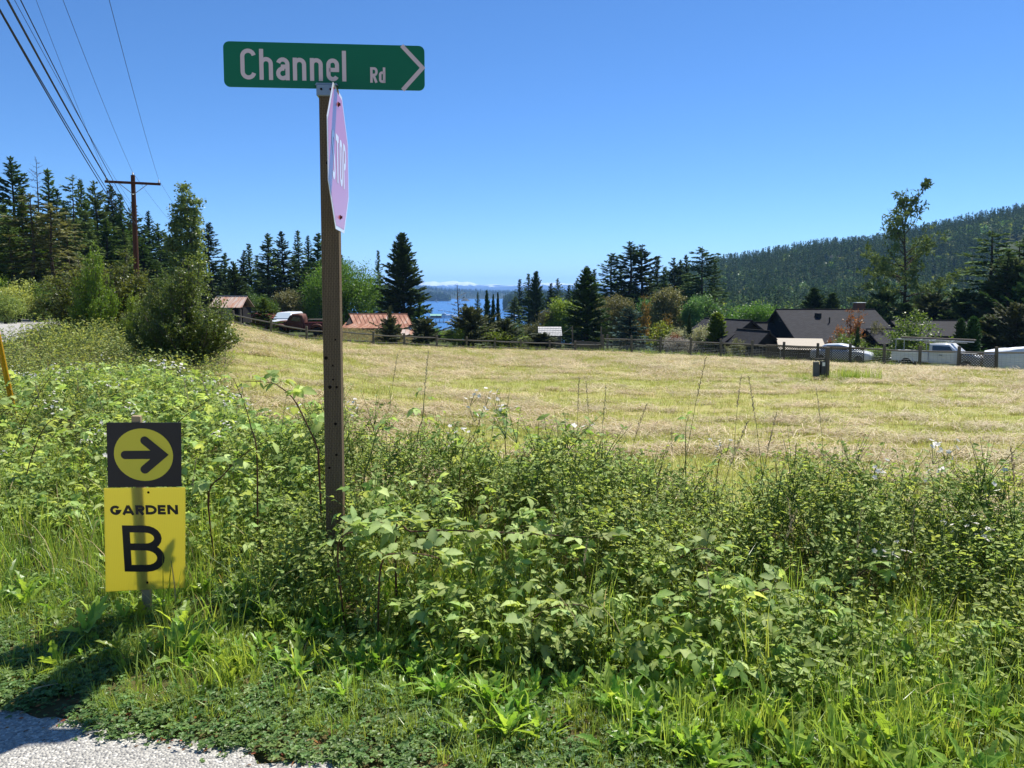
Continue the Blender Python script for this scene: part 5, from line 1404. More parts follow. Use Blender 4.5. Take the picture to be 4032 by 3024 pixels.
for ch, x0, x1 in (('G', 192, 268), ('A', 277, 362), ('R', 370, 436), ('D', 442, 522), ('E', 528, 585), ('N', 596, 672)):
    xx = zz(x0, 853); xe = zz(x1, 853)
    items.append((ch, xx[0], xx[1] + (x0 - 192) * 0, xe[0] - xx[0], 72 * k, 20 * k))
text_obj('letter', items, MG, BLACKP, yp)
xx = zz(276, 1277); xe = zz(566, 1275)
text_obj('letter', [('B', xx[0], xx[1], xe[0] - xx[0], 359 * k, 54 * k)], MG, BLACKP, yp)
for X, Y in ((466, 690), (433, 1362)):
    c3 = zz(X, Y); m = MB(); m.lathe([(.0001, 0), (.0062, 0), (.005, .003), (.0001, .004)], 10, 0, MG @ Matrix.Translation((c3[0], c3[1], .0006))); m.build('screw', HOLE, yp)

# ------------------------------------------------------------------ power line
P1 = W(523, 690, 45.0); zp = h1(P1.x, 45) - .1
d_line = Vector((.385, -.923, 0)); perp = Vector((.923, .385, 0))
def pole(P, zb, ztop, name, label, full=True):
    e = empty(name, (P.x, P.y, zb), math.atan2(perp.y, perp.x), label, 'utility pole')
    hh = ztop - zb
    m = MB(); m.tube([(0, 0, -.6), (0, 0, hh * .5), (0, 0, hh)], [.17, .145, .115], 12); m.build('shaft', M['pole'], e, smooth=False)
    if full:
        m = MB(); m.cbox((-1.45, -.17, hh - .52), (1.45, -.05, hh - .38), .01, 0); m.build('crossarm', M['pole'], e)
        for s in (-1, 1):
            m = MB(); m.tube([(s * .72, -.11, hh - .52), (0, -.14, hh - 1.12)], .022, 5); m.build('brace', M['steel'], e)
            m = MB(); m.lathe([(.015, 0), (.05, .03), (.03, .06), (.055, .09), (.03, .13), (.04, .16), (.01, .18)], 10, 0, Matrix.Translation((s * 1.36, -.11, hh - .375))); m.build('insulator', M['white_paint'], e)
        m = MB(); m.lathe([(.015, 0), (.05, .03), (.03, .06), (.055, .09), (.03, .13), (.04, .16), (.01, .18)], 10, 0, Matrix.Translation((0, 0, hh))); m.build('insulator', M['white_paint'], e)
    return e
e1 = pole(P1, zp, P1.z, 'utility_pole', 'brown wooden utility pole with crossarm behind the roadside shrubs')
bx_ = MB(); bx_.cbox((.16, -.12, P1.z - zp - 7.7), (.4, .12, P1.z - zp - 7.1), .02); bx_.build('meter_can', M['steel'], e1)
P0 = P1 + d_line * 60; 
e0 = pole(P0, h1(P0.x, P0.y) - .1, P1.z + 1.6, 'utility_pole', 'brown wooden utility pole across the side road')
P2 = P1 + Vector((-.30, .954, 0)) * 58
def wire(name, a, b, sag, r, label, px=None):
    """span from a to b; px is a photograph pixel the span runs through, which sets the height of its far end"""
    if px:
        dx, dy, dz = ray(*px); ex, ey = b.x - a.x, b.y - a.y
        t = (dx * a.y - dy * a.x) / (dy * ex - dx * ey)
        yy = a.y + ey * t; z = EYE + dz * yy / dy
        b = Vector((b.x, b.y, (z + sag * 4 * t * (1 - t) - a.z * (1 - t)) / t))
    pts = [a.lerp(b, t) + Vector((0, 0, -sag * 4 * t * (1 - t))) for t in np.linspace(0, 1, 41)]
    m = MB(); m.tube(pts, r, 5, cap=True); o = m.build(name, M['black'], None); tag(o, label, 'wire'); return b
for off, dz, px, lab in ((-1.36, -.2, (142, 0), 'thin power wire from the outer crossarm insulator'), (0, .16, (248, 0), 'thin power wire from the pole top insulator'), (1.36, -.2, (430, 0), 'thin power wire from the crossarm insulator nearest the poplar')):
    a = P1 + perp * off + Vector((0, 0, dz)); b = P0 + perp * off
    b = wire('power_wire', a, b, .8, .007, lab, px)
    a2 = P2 + perp * off + Vector((0, 0, dz - 1.5)); wire('power_wire', a, a2, 1.0, .007, lab.replace('from', 'running on past the poplar from'))
for dz, off, rr, sg, px, lab in ((-2.85, -.16, .013, .7, (0, 38), 'slim black communication cable beside the lowest one'), (-3.05, -.22, .015, .75, (-8, 30), 'black communication cable hanging lowest on the pole'),
                               (-2.95, .16, .021, .7, (29, 0), 'thickest black communication cable on the pole'), (-2.75, .2, .011, .7, (81, 0), 'thinner black communication cable above the thickest one'), (-1.6, -.12, .006, .7, (57, 0), 'faint neutral wire between power wires and cables')):
    a = P1 + perp * off + Vector((0, 0, dz)); b = wire('telecom_cable', a, P0 + perp * off, sg, rr, lab, px)

# ------------------------------------------------------------------ yellow guy guard on the left
gA = W(56, 1447, 9.0); gA.z = h1(gA.x, 9.0) + .0
gB = W(-8, 1135, 8.6)
dirg = (gB - W(56, 1447, 9.0)).normalized()
P3 = Vector((gA.x - 2.1, 6.2, 0)); topg = gA + dirg * 7.5
e = empty('guy_guard', gA, 0, 'leaning yellow plastic guy wire guard in the brambles', 'guy guard')
m = MB(); L = 2.9
m.tube([-dirg * .2, dirg * L], .030, 10); m.build('guard_tube', plain('yellow_plastic_guard', '#d09a1e', .45, .4, 0, .12, 6), e)
m = MB(); m.tube([-dirg * .6, topg - gA], .006, 5); m.build('guy_wire', M['steel'], e)
e = empty('guy_stub_pole', (topg.x, topg.y, h1(topg.x, topg.y) - .1), 0, 'plain brown pole holding the guy wire beyond the brambles', 'utility pole')
m = MB(); m.tube([(-.16, 0, -.5), (-.16, 0, topg.z + .8)], [.15, .11], 10); m.build('shaft', M['pole'], e)
# ------------------------------------------------------------------ scattering (instances by geometry nodes, for what nobody could count)
def scatter(name, pts, rots, scl, pick, protos, label, cat, parent=None):
    pts = np.asarray(pts, np.float32); n = len(pts)
    me = bpy.data.meshes.new(name); me.vertices.add(n); me.vertices.foreach_set('co', pts.ravel())
    a = me.attributes.new('rot', 'FLOAT_VECTOR', 'POINT'); a.data.foreach_set('vector', np.asarray(rots, np.float32).ravel())
    a = me.attributes.new('scl', 'FLOAT', 'POINT'); a.data.foreach_set('value', np.asarray(scl, np.float32).ravel())
    a = me.attributes.new('pick', 'INT', 'POINT'); a.data.foreach_set('value', np.asarray(pick, np.int32).ravel())
    col = bpy.data.collections.new(name + '_kinds')
    for i, m_ in enumerate(protos):
        o = bpy.data.objects.new('%s_%02d' % (name, i), m_); col.objects.link(o)
    o = bpy.data.objects.new(name, me); COL.objects.link(o)
    g = bpy.data.node_groups.new(name + '_scatter', 'GeometryNodeTree')
    g.interface.new_socket('Geometry', in_out='INPUT', socket_type='NodeSocketGeometry')
    g.interface.new_socket('Geometry', in_out='OUTPUT', socket_type='NodeSocketGeometry')
    N = g.nodes; gi = N.new('NodeGroupInput'); go = N.new('NodeGroupOutput')
    ci = N.new('GeometryNodeCollectionInfo'); ci.inputs['Collection'].default_value = col
    ci.inputs['Separate Children'].default_value = True; ci.inputs['Reset Children'].default_value = True
    ip = N.new('GeometryNodeInstanceOnPoints'); ip.inputs['Pick Instance'].default_value = True
    def at(nm, typ):
        k = N.new('GeometryNodeInputNamedAttribute'); k.data_type = typ; k.inputs['Name'].default_value = nm
        return [s for s in k.outputs if s.enabled and s.name == 'Attribute'][0]
    er = N.new('FunctionNodeEulerToRotation')
    g.links.new(at('rot', 'FLOAT_VECTOR'), er.inputs[0]); g.links.new(er.outputs[0], ip.inputs['Rotation'])
    g.links.new(at('scl', 'FLOAT'), ip.inputs['Scale']); g.links.new(at('pick', 'INT'), ip.inputs['Instance Index'])
    g.links.new(gi.outputs[0], ip.inputs['Points']); g.links.new(ci.outputs[0], ip.inputs['Instance'])
    g.links.new(ip.outputs[0], go.inputs[0])
    md = o.modifiers.new('scatter', 'NODES'); md.node_group = g
    tag(o, label, cat, kind='stuff')
    if parent is not None: o.parent = parent
    return o
RG = np.random.default_rng(11)
# ------------------------------------------------------------------ small plant meshes
def leaf_fold(rg, P, d, up, L, Wd, mb, var, droop=.15):
    """one small folded leaf of two quads"""
    d = np.array(d) / np.linalg.norm(d); s = np.cross(d, up); s /= np.linalg.norm(s) + 1e-9; n = np.cross(s, d)
    P = np.array(P)
    pt = lambda a, b: P + d * (a * L) + s * (b * Wd) + n * (abs(b) * .28 * Wd - droop * L * a * a)
    mb.add([pt(0, 0), pt(.3, .42), pt(.7, .38), pt(1, 0), pt(.7, -.38), pt(.3, -.42)], [(0, 1, 2, 3), (0, 3, 4, 5)], 0, var)
def blades(seed, n, h, w, spread, mat, lean=.5, seg=4, name='tuft', hvar=.4, dry=0.0):
    rg = np.random.default_rng(seed); mb = MB()
    for i in range(n):
        az = rg.random() * 6.28; hh = h * rg.uniform(1 - hvar, 1.1); ln = rg.random() ** 1.5 * lean + .06
        b = np.array([rg.normal(0, spread), rg.normal(0, spread), -.01]); dh = np.array([math.cos(az), math.sin(az), 0]); sd = np.array([-dh[1], dh[0], 0])
        ww = w * rg.uniform(.6, 1.3); V = []; tw = rg.normal(0, .5)
        for k in range(seg + 1):
            t = k / seg; a = ln * t * 1.9
            p = b + dh * (hh * (ln * t * t)) + np.array([0, 0, hh * t * (1 - .42 * ln * t * t)])
            s2 = sd * math.cos(tw * t) + dh * math.sin(tw * t)
            k2 = ww * (1 - t ** 1.6) * .5
            if k < seg: V += [p - s2 * k2, p + s2 * k2]
            else: V += [p]
        F = [(2 * k, 2 * k + 1, 2 * k + 3, 2 * k + 2) for k in range(seg - 1)] + [(2 * seg - 2, 2 * seg - 1, 2 * seg)]
        mb.add(V, F, 1 if rg.random() < dry else 0, rg.random())
    return mb.mesh(name, [mat, M['grass_dry']])
def sprig(seed, h, nl, L, Wd, mat, stemm, name='sprig', branch=3):
    rg = np.random.default_rng(seed); mb = MB()
    for b in range(branch):
        az = rg.random() * 6.28; ln = rg.uniform(.1, .7)
        tip = np.array([math.cos(az) * ln * h, math.sin(az) * ln * h, h * rg.uniform(.6, 1)])
        mb.tube([(0, 0, 0), tip * .5 + np.array([0, 0, .06 * h]), tip], [.0022, .0016, .0008], 3, 1, False)
        n = nl // branch
        for i in range(n):
            t = .15 + .85 * (i + rg.random()) / n; p = tip * t + np.array([0, 0, .24 * h * t * (1 - t)])
            a = rg.random() * 6.28; d = np.array([math.cos(a), math.sin(a), rg.uniform(-.3, .6)])
            up = np.array([rg.normal(0, .32), rg.normal(0, .32), 1.])
            leaf_fold(rg, p, d, up, L * rg.uniform(.6, 1.25), Wd * rg.uniform(.7, 1.2), mb, rg.random())
    return mb.mesh(name, [mat, stemm])
def serrated(mb, M4, L, Wd, var, n=8, droop=.3, fold=.22):
    mid = []; lf = []; rt = []
    for k in range(n + 1):
        t = k / n; w = Wd * .5 * math.sin(math.pi * min(1, t ** .72)) * (1 if k % 2 else .84); z = -droop * L * t * t
        mid.append(M4 @ Vector((0, L * t, z)))
        if 0 < k < n:
            lf.append(M4 @ Vector((-w, L * t + .02 * L, z + w * fold))); rt.append(M4 @ Vector((w, L * t + .02 * L, z + w * fold)))
    b = 0; V = mid + lf + rt; o1 = n + 1; o2 = o1 + n - 1; F = []
    F += [(0, 1, o1), (0, o2, 1), (n - 1, n, o1 + n - 2), (n, n - 1, o2 + n - 2)]
    for k in range(1, n - 1): F += [(k, k + 1, o1 + k, o1 + k - 1), (k + 1, k, o2 + k - 1, o2 + k)]
    mb.add(V, F, 0, [min(1, var + .22)] * (n + 1) + [max(0, var - .12 * (k % 2)) for k in range(2 * (n - 1))])
def compound(seed, L=.085, n=3, detail=8, name='bramble_leaf', mat=None):
    """palmate bramble leaf: petiole at the origin pointing along +Y"""
    rg = np.random.default_rng(seed); mb = MB(); pet = L * .7
    mb.tube([(0, 0, 0), (0, pet * .6, .012), (0, pet, .01)], [.0016, .0013, .0012], 3, 1, False)
    angs = {3: (0, 68, -68), 5: (0, 52, -52, 105, -105)}[n]
    for i, a in enumerate(angs):
        ll = L * (1 if i == 0 else (.85 if i < 3 else .62)) * rg.uniform(.92, 1.08)
        M4 = Matrix.Translation((0, pet + (.015 if i == 0 else 0), .01)) @ Matrix.Rotation(math.radians(-a + rg.normal(0, 5)), 4, 'Z') @ Matrix.Rotation(rg.normal(-.12, .2), 4, 'X') @ Matrix.Rotation(rg.normal(0, .22), 4, 'Y')
        serrated(mb, M4, ll, ll * .68, float(np.clip(rg.normal(.5, .25), 0, 1)), detail, rg.uniform(.12, .4))
    return mb.mesh(name, [mat or M['bramble'], M['stem_green']], True)
def dandelion(seed, n=8, L=.2, name='dandelion'):
    rg = np.random.default_rng(seed); mb = MB()
    for i in range(n):
        az = i * 2.4 + rg.normal(0, .3); ll = L * rg.uniform(.6, 1.15); e0 = rg.uniform(.7, 1.45); seg = 8; V = []
        Rz = Matrix.Rotation(az, 4, 'Z')
        for k in range(seg + 1):
            t = k / seg; e = e0 - .9 * t * rg.uniform(.6, 1)
            w = ll * .085 * (math.sin(math.pi * t ** 1.5) + .12) * (1.25 if k % 2 else .6)
            y = ll * (t * math.cos(e0) + .25 * t * t); z = ll * (t * math.sin(e0) - .28 * t * t)
            V += [Rz @ Vector((-w, y - .03 * ll * (k % 2), z + .2 * w)), Rz @ Vector((0, y, z)), Rz @ Vector((w, y - .03 * ll * (k % 2), z + .2 * w))]
        F = []
        for k in range(seg): F += [(3 * k, 3 * k + 1, 3 * k + 4, 3 * k + 3), (3 * k + 1, 3 * k + 2, 3 * k + 5, 3 * k + 4)]
        mb.add(V, F, 0, rg.random())
    return mb.mesh(name, [M['dandelion']])
def clover(seed, n=7, name='clover'):
    rg = np.random.default_rng(seed); mb = MB()
    for i in range(n):
        c = np.array([rg.normal(0, .03), rg.normal(0, .03), rg.uniform(.008, .05)]); a0 = rg.random() * 6.28; v = rg.random(); up = np.array([rg.normal(0, .4), rg.normal(0, .4), 1])
        for k in range(3):
            a = a0 + k * 2.09; leaf_fold(rg, c, (math.cos(a), math.sin(a), rg.uniform(-.1, .3)), up, .017, .015, mb, v)
    return mb.mesh(name, [M['clover']])
def strands(seed, n, h, w, spread, mat, name, lean=.35):
    return blades(seed, n, h, w, spread, mat, lean, 2, name, .3)
def seedstalk(seed, h, name='seed_stalk', head=None):
    rg = np.random.default_rng(seed); mb = MB(); ln = rg.uniform(.05, .22); az = rg.random() * 6.28
    f = lambda t: np.array([math.cos(az) * ln * h * t * t, math.sin(az) * ln * h * t * t, h * t])
    mb.tube([f(0), f(.4), f(.75), f(1)], [.0016, .0014, .001, .0006], 3, 1, False)
    for i in range(26):
        t = .78 + .22 * i / 26; a = rg.random() * 6.28; d = np.array([math.cos(a) * .5, math.sin(a) * .5, 1.]); d /= np.linalg.norm(d)
        leaf_fold(rg, f(t), d, (rg.normal(), rg.normal(), .3), .028 * (1.3 - t), .006, mb, rg.random())
    return mb.mesh(name, [head or M['seed'], M['stem_green']])
def blossom(seed, n=7, name='blossom'):
    rg = np.random.default_rng(seed); mb = MB()
    for i in range(n):
        c = np.array([rg.normal(0, .035), rg.normal(0, .035), rg.uniform(0, .07)]); nrm = np.array([rg.normal(0, .5), rg.normal(0, .5), 1.]); nrm /= np.linalg.norm(nrm)
        mb.tube([(0, 0, -.05), c], [.0012, .001], 3, 1, False)
        a1 = np.cross(nrm, [1, 0, .1]); a1 /= np.linalg.norm(a1); b1 = np.cross(nrm, a1)
        if rg.random() < .25: continue
        for k in range(5):
            a = k * 1.2566 + rg.random() * .2; d = a1 * math.cos(a) + b1 * math.sin(a) + nrm * .25
            leaf_fold(rg, c, d, nrm, .016, .013, mb, rg.random(), .0)
    return mb.mesh(name, [M['petal'], M['stem_green']])
def wisp(seed, n=34, name='hay_wisp'):
    rg = np.random.default_rng(seed); mb = MB()
    for i in range(n):
        az = rg.normal(0, .9); L = rg.uniform(.12, .34); c = np.array([rg.normal(0, .16), rg.normal(0, .07), rg.uniform(.0, .06)]); d = np.array([math.cos(az), math.sin(az), rg.normal(0, .12)]); s = np.array([-d[1], d[0], 0]) * .0032
        V = []; bow = rg.uniform(0, .05); bz = rg.normal(0, .2)
        for t in (-.5, 0, .5):
            p = c + d * (L * t) + np.array([-d[1] * bz, d[0] * bz, 1]) * (bow * (1 - 4 * t * t)); V += [p - s, p + s]
        mb.add(V, [(0, 1, 3, 2), (2, 3, 5, 4)], 0, rg.random())
    return mb.mesh(name, [M['hay']])

# ------------------------------------------------------------------ where things grow
def sample(n, x0, x1, y0, y1, dens):
    """rejection sampling: dens(x,y,s,sf) in 0..1"""
    x = RG.uniform(x0, x1, n); y = RG.uniform(y0, y1, n)
    s = sdist(EDGE, x, y); sf = sdist(FIELD, x, y)
    vis = (np.abs(x) < y * .72 + 1.1)
    k = (RG.random(n) < dens(x, y, s, sf)) & vis
    return x[k], y[k], s[k], sf[k]
def thick_h(x, y, s, sf):
    """height of the bramble thicket"""
    a0 = np.interp(x, [-3, -1.6, -1.25, -.6, .4, 1.5, 3], [.95, 1.1, .55, .45, .5, .55, .55])
    up = .22 * sstep(a0, a0 + .35, s) + .78 * sstep(a0 + .15, a0 + 2.1, s)
    down = .35 + .65 * sstep(0.0, -.8, sf)
    top = np.interp(x, [-4, -2.5, -1.2, .8, 1.8, 3.2, 6], [.60, .68, .70, .70, .60, .56, .55])
    far = np.interp(np.hypot(x, y), [0, 9, 14, 22, 40], [1, 1, .8, .55, .5])
    n = .35 + .75 * fbm(x * .9 + 40, y * .9, 2) + .75 * (fbm(x * 3.1 + 4, y * 3.1, 2) - .25)
    return top * up * down * far * n + .34 * np.exp(-((x + .75) ** 2 / .2 + (y - 3.85) ** 2 / .09)) + .12 * np.exp(-((x - .1) ** 2 / .6 + (y - 3.9) ** 2 / .3))
def scat_thick(name, n, box, dens, protos, label, cat, smin, smax, hfun=thick_h, hbias=.55, tilt=.45, base=-.06, grow=None):
    x, y, s, sf = sample(n, *box, dens)
    T = hfun(x, y, s, sf)
    z = H(x, y) + T * RG.random(len(x)) ** hbias + base
    sc = RG.uniform(smin, smax, len(x)) * (1 if grow is None else grow(np.hypot(x, y)))
    rot = np.stack([RG.normal(0, tilt, len(x)), RG.normal(0, tilt, len(x)), RG.uniform(0, 6.28, len(x))], 1)
    return scatter(name, np.stack([x, y, z], 1), rot, sc, RG.integers(0, len(protos), len(x)), protos, label, cat)

sprigs = [sprig(100 + i, .26, 24, .03, .021, M['snowberry'], M['stem_green'], 'snowberry_sprig', 4) for i in range(5)]
cleaf = [compound(120 + i, [.078, .07, .085, .06, .075, .065][i], [3, 3, 5, 3, 3, 5][i], 6, 'bramble_foliage', M['bramble_dark'] if i % 2 else None) for i in range(6)]
weedsp = [sprig(140 + i, .34, 20, .042, .02, M['weeds'], M['stem_green'], 'weed_sprig', 4) for i in range(4)]
thicket = lambda x, y, s, sf: ((s > np.interp(x, [-1.5, 0, 1], [.9, .6, .6])) & (sf < .15) & (np.hypot(x + 1.62, y - 3.95) > .25)) * 1.0
near = lambda x, y: np.hypot(x, y)
# the bank in front: small leaved snowberry and bramble foliage
dn = lambda k, d0, p: (lambda x, y, s, sf: thicket(x, y, s, sf) * (thick_h(x, y, s, sf) > .12) * np.clip((d0 / np.maximum(near(x, y), .1)) ** p, 0, 1) * k)
scat_thick('snowberry_thicket', 60000, (-7, 6.5, 2.6, 11), lambda x, y, s, sf: dn(.75, 4.8, 1.5)(x, y, s, sf) * np.clip((fbm(x * 1.7 + 21, y * 1.7, 2) - .2) * 2.2, .12, 1), sprigs, 'small leaved snowberry thicket behind the grass verge', 'shrub', .6, 1.3, hbias=.5, tilt=.32, base=-.15)
scat_thick('bramble_thicket', 34000, (-8, 6.5, 2.8, 11), lambda x, y, s, sf: dn(1.0, 5, 1.0)(x, y, s, sf) * (fbm(x * .9 + 7, y * .9, 2) > np.interp(x, [-1, .3, 1.0, 1.6], [.38, .44, .5, .52])), cleaf, 'trailing bramble leaves spread over the thicket', 'bramble', .4, 1.0, hbias=.3, tilt=.38, base=.03)
# the bank along the road on the left
bankd = lambda x, y, s, sf: ((s > .3) & (sf < .1) & (near(x, y) > 8)) * np.clip((10 / near(x, y)) ** 1.1, 0, 1)
bank_h = lambda x, y, s, sf: np.interp(near(x, y), [8, 13, 18, 34, 60], [.55, .42, .2, .14, .25]) * (.5 + .9 * fbm(x * .7, y * .7, 3)) * sstep(.2, 2.2, s) * (.4 + .6 * sstep(0, -1.2, sf))
scat_thick('verge_weeds', 60000, (-36, -1, 7, 62), bankd, weedsp, 'mixed weeds and seedlings covering the road bank', 'weeds', .8, 1.3, bank_h, .6, .4, -.2, lambda d: np.clip(d / 12, 1, 2.4))
scat_thick('bank_bramble', 9000, (-16, -1, 6, 20), lambda x, y, s, sf: bankd(x, y, s, sf) * (near(x, y) < 15) * 1.0, cleaf, 'bramble leaves trailing over the road bank', 'bramble', .8, 1.4, bank_h, .25, .5, .03, lambda d: np.clip(d / 11, 1, 2))
# grass
tl = [blades(200 + i, 14, .42, .0065, .04, M['grass'], .95, 5, 'long_grass', .5, .08) for i in range(4)]
tm = [blades(210 + i, 18, [.24, .2, .28, .17][i], [.0055, .008, .006, .010][i], .035, M['grass'], [.7, .95, .85, 1.0][i], 4, 'verge_grass', .5, .06) for i in range(4)]
ts = [blades(220 + i, 14, .085, .004, .05, M['mown'], .9, 3, 'stubble', dry=.3) for i in range(4)]
wsp = [wisp(230 + i) for i in range(4)]
cl = [clover(240 + i) for i in range(4)]
dl = [dandelion(250 + i, 7 + i, .11 + .018 * i) for i in range(4)]
ht_ = [strands(260 + i, 46, .17, .0018, .02, M['grass'], 'horsetail', .25) for i in range(2)]
sk = [seedstalk(270 + i, .55 + .08 * i) for i in range(4)]
blo = [blossom(280 + i, 6 + i) for i in range(4)]
def scat_flat(name, n, box, dens, protos, label, cat, smin, smax, tilt=.15, dz=0., grow=None, rotz=None):
    x, y, s, sf = sample(n, *box, dens)
    z = H(x, y) + dz
    sc = RG.uniform(smin, smax, len(x)) * (1 if grow is None else grow(np.hypot(x, y)))
    rz = RG.uniform(0, 6.28, len(x)) if rotz is None else RG.normal(0, rotz, len(x)) + math.pi * RG.integers(0, 2, len(x))
    rot = np.stack([RG.normal(0, tilt, len(x)), RG.normal(0, tilt, len(x)), rz], 1)
    return scatter(name, np.stack([x, y, z], 1), rot, sc, RG.integers(0, len(protos), len(x)), protos, label, cat)
edge_n = lambda x, y: .25 * (fbm(x * 2.2, y * 2.2, 3) - .5)
scat_flat('clover_mat', 34000, (-4, 4, 1.4, 4.6), lambda x, y, s, sf: ((s + edge_n(x, y) > -.03) & (s < np.interp(x, [-2, 0, 2], [1.3, .9, .6]))) * np.clip(1.25 - .6 * s, .25, 1) * np.clip((fbm(x * 3.3 + 70, y * 3.3, 2) - .22) * 3, .1, 1), cl, 'low clover mat creeping over the pavement edge', 'clover', .5, .95)
scat_flat('verge_grass', 19000, (-6, 5, 1.6, 6), lambda x, y, s, sf: (s > .25) * (s < 2.2) * np.interp(s, [.25, .6, 1.0, 1.6, 2.2], [.1, .6, .8, .8, .4]) * np.clip((fbm(x * 2.1, y * 2.1, 3) - .3) * 2.6, .06, 1) * np.interp(x, [-2, 0, 1], [.7, .8, 1]), tm, 'fresh green verge grass in front of the brambles', 'grass', .6, 1.2)
scat_flat('fine_grass', 14000, (-4, 4, 1.5, 4.6), lambda x, y, s, sf: (s + edge_n(x, y) > .1) * (s < .9) * .8, tm, 'short fine grass growing through the clover', 'grass', .22, .55)
scat_flat('long_grass', 4200, (-6.5, 5, 2.0, 7), lambda x, y, s, sf: (s > .8) * (s < 3.0) * np.interp(x, [-4, -1.6, -.3, 1, 4], [1, .9, .5, .3, .4]), tl, 'long bending grass in the verge around the garden sign', 'grass', .6, 1.15)
scat_flat('dandelion_leaves', 4200, (-3.4, 4, 1.4, 4.4), lambda x, y, s, sf: (s > .25) * (s < 1.5) * np.interp(x, [-2, -.3, .8], [.18, .45, 1]) * np.interp(s, [.25, .5, 1.1, 1.5], [.4, 1, .8, .15]), dl, 'bright green dandelion leaves in the verge', 'weeds', .7, 1.3, .2)
scat_flat('horsetail', 260, (-2.6, 2, 1.8, 4), lambda x, y, s, sf: (s > .45) * (s < 1.2) * (fbm(x * 2 + 3, y * 2, 2) > .5), ht_, 'feathery horsetail tufts in the verge', 'weeds', .8, 1.3, .2)
scat_flat('seed_stalks', 420, (-7, 5, 2.4, 8), lambda x, y, s, sf: (s > .6) * (sf < .2) * np.interp(s, [.6, 1.3, 3, 5], [.12, .5, .3, .5]) * (np.hypot(x + 1.75, y - 3.6) > .18), sk, 'thin grass seed stalks rising from the verge', 'grass', .8, 1.6, .12)
# white blossom among the brambles
xb, yb, sb, sfb = sample(1300, -8, 6, 3, 12, lambda x, y, s, sf: ((s > 1.6) & (sf < .1)) * np.interp(x, [-7, -3, -1.5, 0, 3, 5], [.5, .5, .1, .18, .34, .45]) * (fbm(x * 1.2 + 60, y * 1.2, 2) > .5))
zb_ = H(xb, yb) + thick_h(xb, yb, sb, sfb) * RG.uniform(.85, 1.1, len(xb)) + .07
scatter('bramble_blossom', np.stack([xb, yb, zb_], 1), np.stack([RG.normal(0, .4, len(xb)), RG.normal(0, .4, len(xb)), RG.uniform(0, 6, len(xb))], 1), RG.uniform(.8, 1.4, len(xb)), RG.integers(0, 4, len(xb)), blo, 'scattered white bramble blossom over the thicket', 'blossom')
# mown field: stubble and hay
fieldm = lambda x, y, s, sf: (sf > -.35) * (y < np.interp(x, FX, FY) - .3) * (x > -30)
scat_flat('mown_grass', 330000, (-22, 30, 4, 66), lambda x, y, s, sf: fieldm(x, y, s, sf) * np.clip((9 / near(x, y)) ** 1.35, 0, 1), ts, 'short mown grass stubble of the field', 'grass', .8, 1.5, .2, 0, lambda d: np.clip(d / 20, 1, 1.9))
scat_flat('cut_hay', 80000, (-22, 30, 4, 66), lambda x, y, s, sf: fieldm(x, y, s, sf) * np.clip((10 / near(x, y)) ** 1.2, 0, 1) * np.clip((fbm(x * .5, y * 1.2, 3) - .44 + .10 * np.clip(1 - y / 14, 0, 1)) * 5, .04, 1), wsp, 'pale cut hay lying in wisps over the field', 'hay', .7, 1.35, .1, 0, lambda d: np.clip(d / 20, 1, 1.8), .5)
# rough grass under the fence and round the meter stand, grass bank across the road
uf = RG.uniform(-24, 33, 2600); yf_ = np.interp(uf, FX, FY) + RG.normal(.1, .35, len(uf))
kf = RG.random(len(uf)) < np.interp(uf, [-24, 6, 8, 33], [.25, .3, 1, 1])
uf, yf_ = uf[kf], yf_[kf]
scatter('fence_grass', np.stack([uf, yf_, H(uf, yf_)], 1), np.stack([RG.normal(0, .1, len(uf)), RG.normal(0, .1, len(uf)), RG.uniform(0, 6, len(uf))], 1), RG.uniform(.7, 1.7, len(uf)), RG.integers(0, 4, len(uf)), tl, 'rough unmown grass along the foot of the fence', 'grass')
xd = RG.uniform(-17.5, -9, 900); yd = RG.normal(68, 1.4, 900)
scatter('dry_bank_grass', np.stack([xd, yd, H(xd, yd)], 1), np.stack([RG.normal(0, .1, 900), RG.normal(0, .1, 900), RG.uniform(0, 6, 900)], 1), RG.uniform(.5, .9, 900), RG.integers(0, 2, 900), [blades(290 + i, 16, .4, .008, .05, M['grass_dry'], .6, 4, 'dry_grass') for i in range(2)], 'pale dry grass bank between fence and rusty barn', 'grass')
mp_ = ms.location
xm = np.concatenate([RG.normal(mp_.x + .75, .38, 70), RG.normal(mp_.x - .9, .3, 30), RG.normal(mp_.x - .1, .3, 20)]); ym = mp_.y - .25 + RG.normal(0, .2, len(xm))
scatter('meter_grass', np.stack([xm, ym, H(xm, ym)], 1), np.stack([RG.normal(0, .1, len(xm)), RG.normal(0, .1, len(xm)), RG.uniform(0, 6, len(xm))], 1), np.concatenate([RG.uniform(.9, 1.5, 70), RG.uniform(.5, .8, 50)]), RG.integers(0, 4, len(xm)), tl, 'tall green grass tuft round the meter boxes', 'grass')
xg, yg, sg_, _ = sample(26000, -62, -12, 22, 75, lambda x, y, s, sf: ((s < -7.6) & (s > -22)) * 1.0)
kk = np.ones(len(xg), bool)
scatter('bank_grass', np.stack([xg, yg, H(xg, yg)], 1), np.stack([RG.normal(0, .1, len(xg)), RG.normal(0, .1, len(xg)), RG.uniform(0, 6, len(xg))], 1), RG.uniform(1.1, 2.2, len(xg)), RG.integers(0, 4, len(xg)), tl, 'tall pale grass on the bank across the road', 'grass')

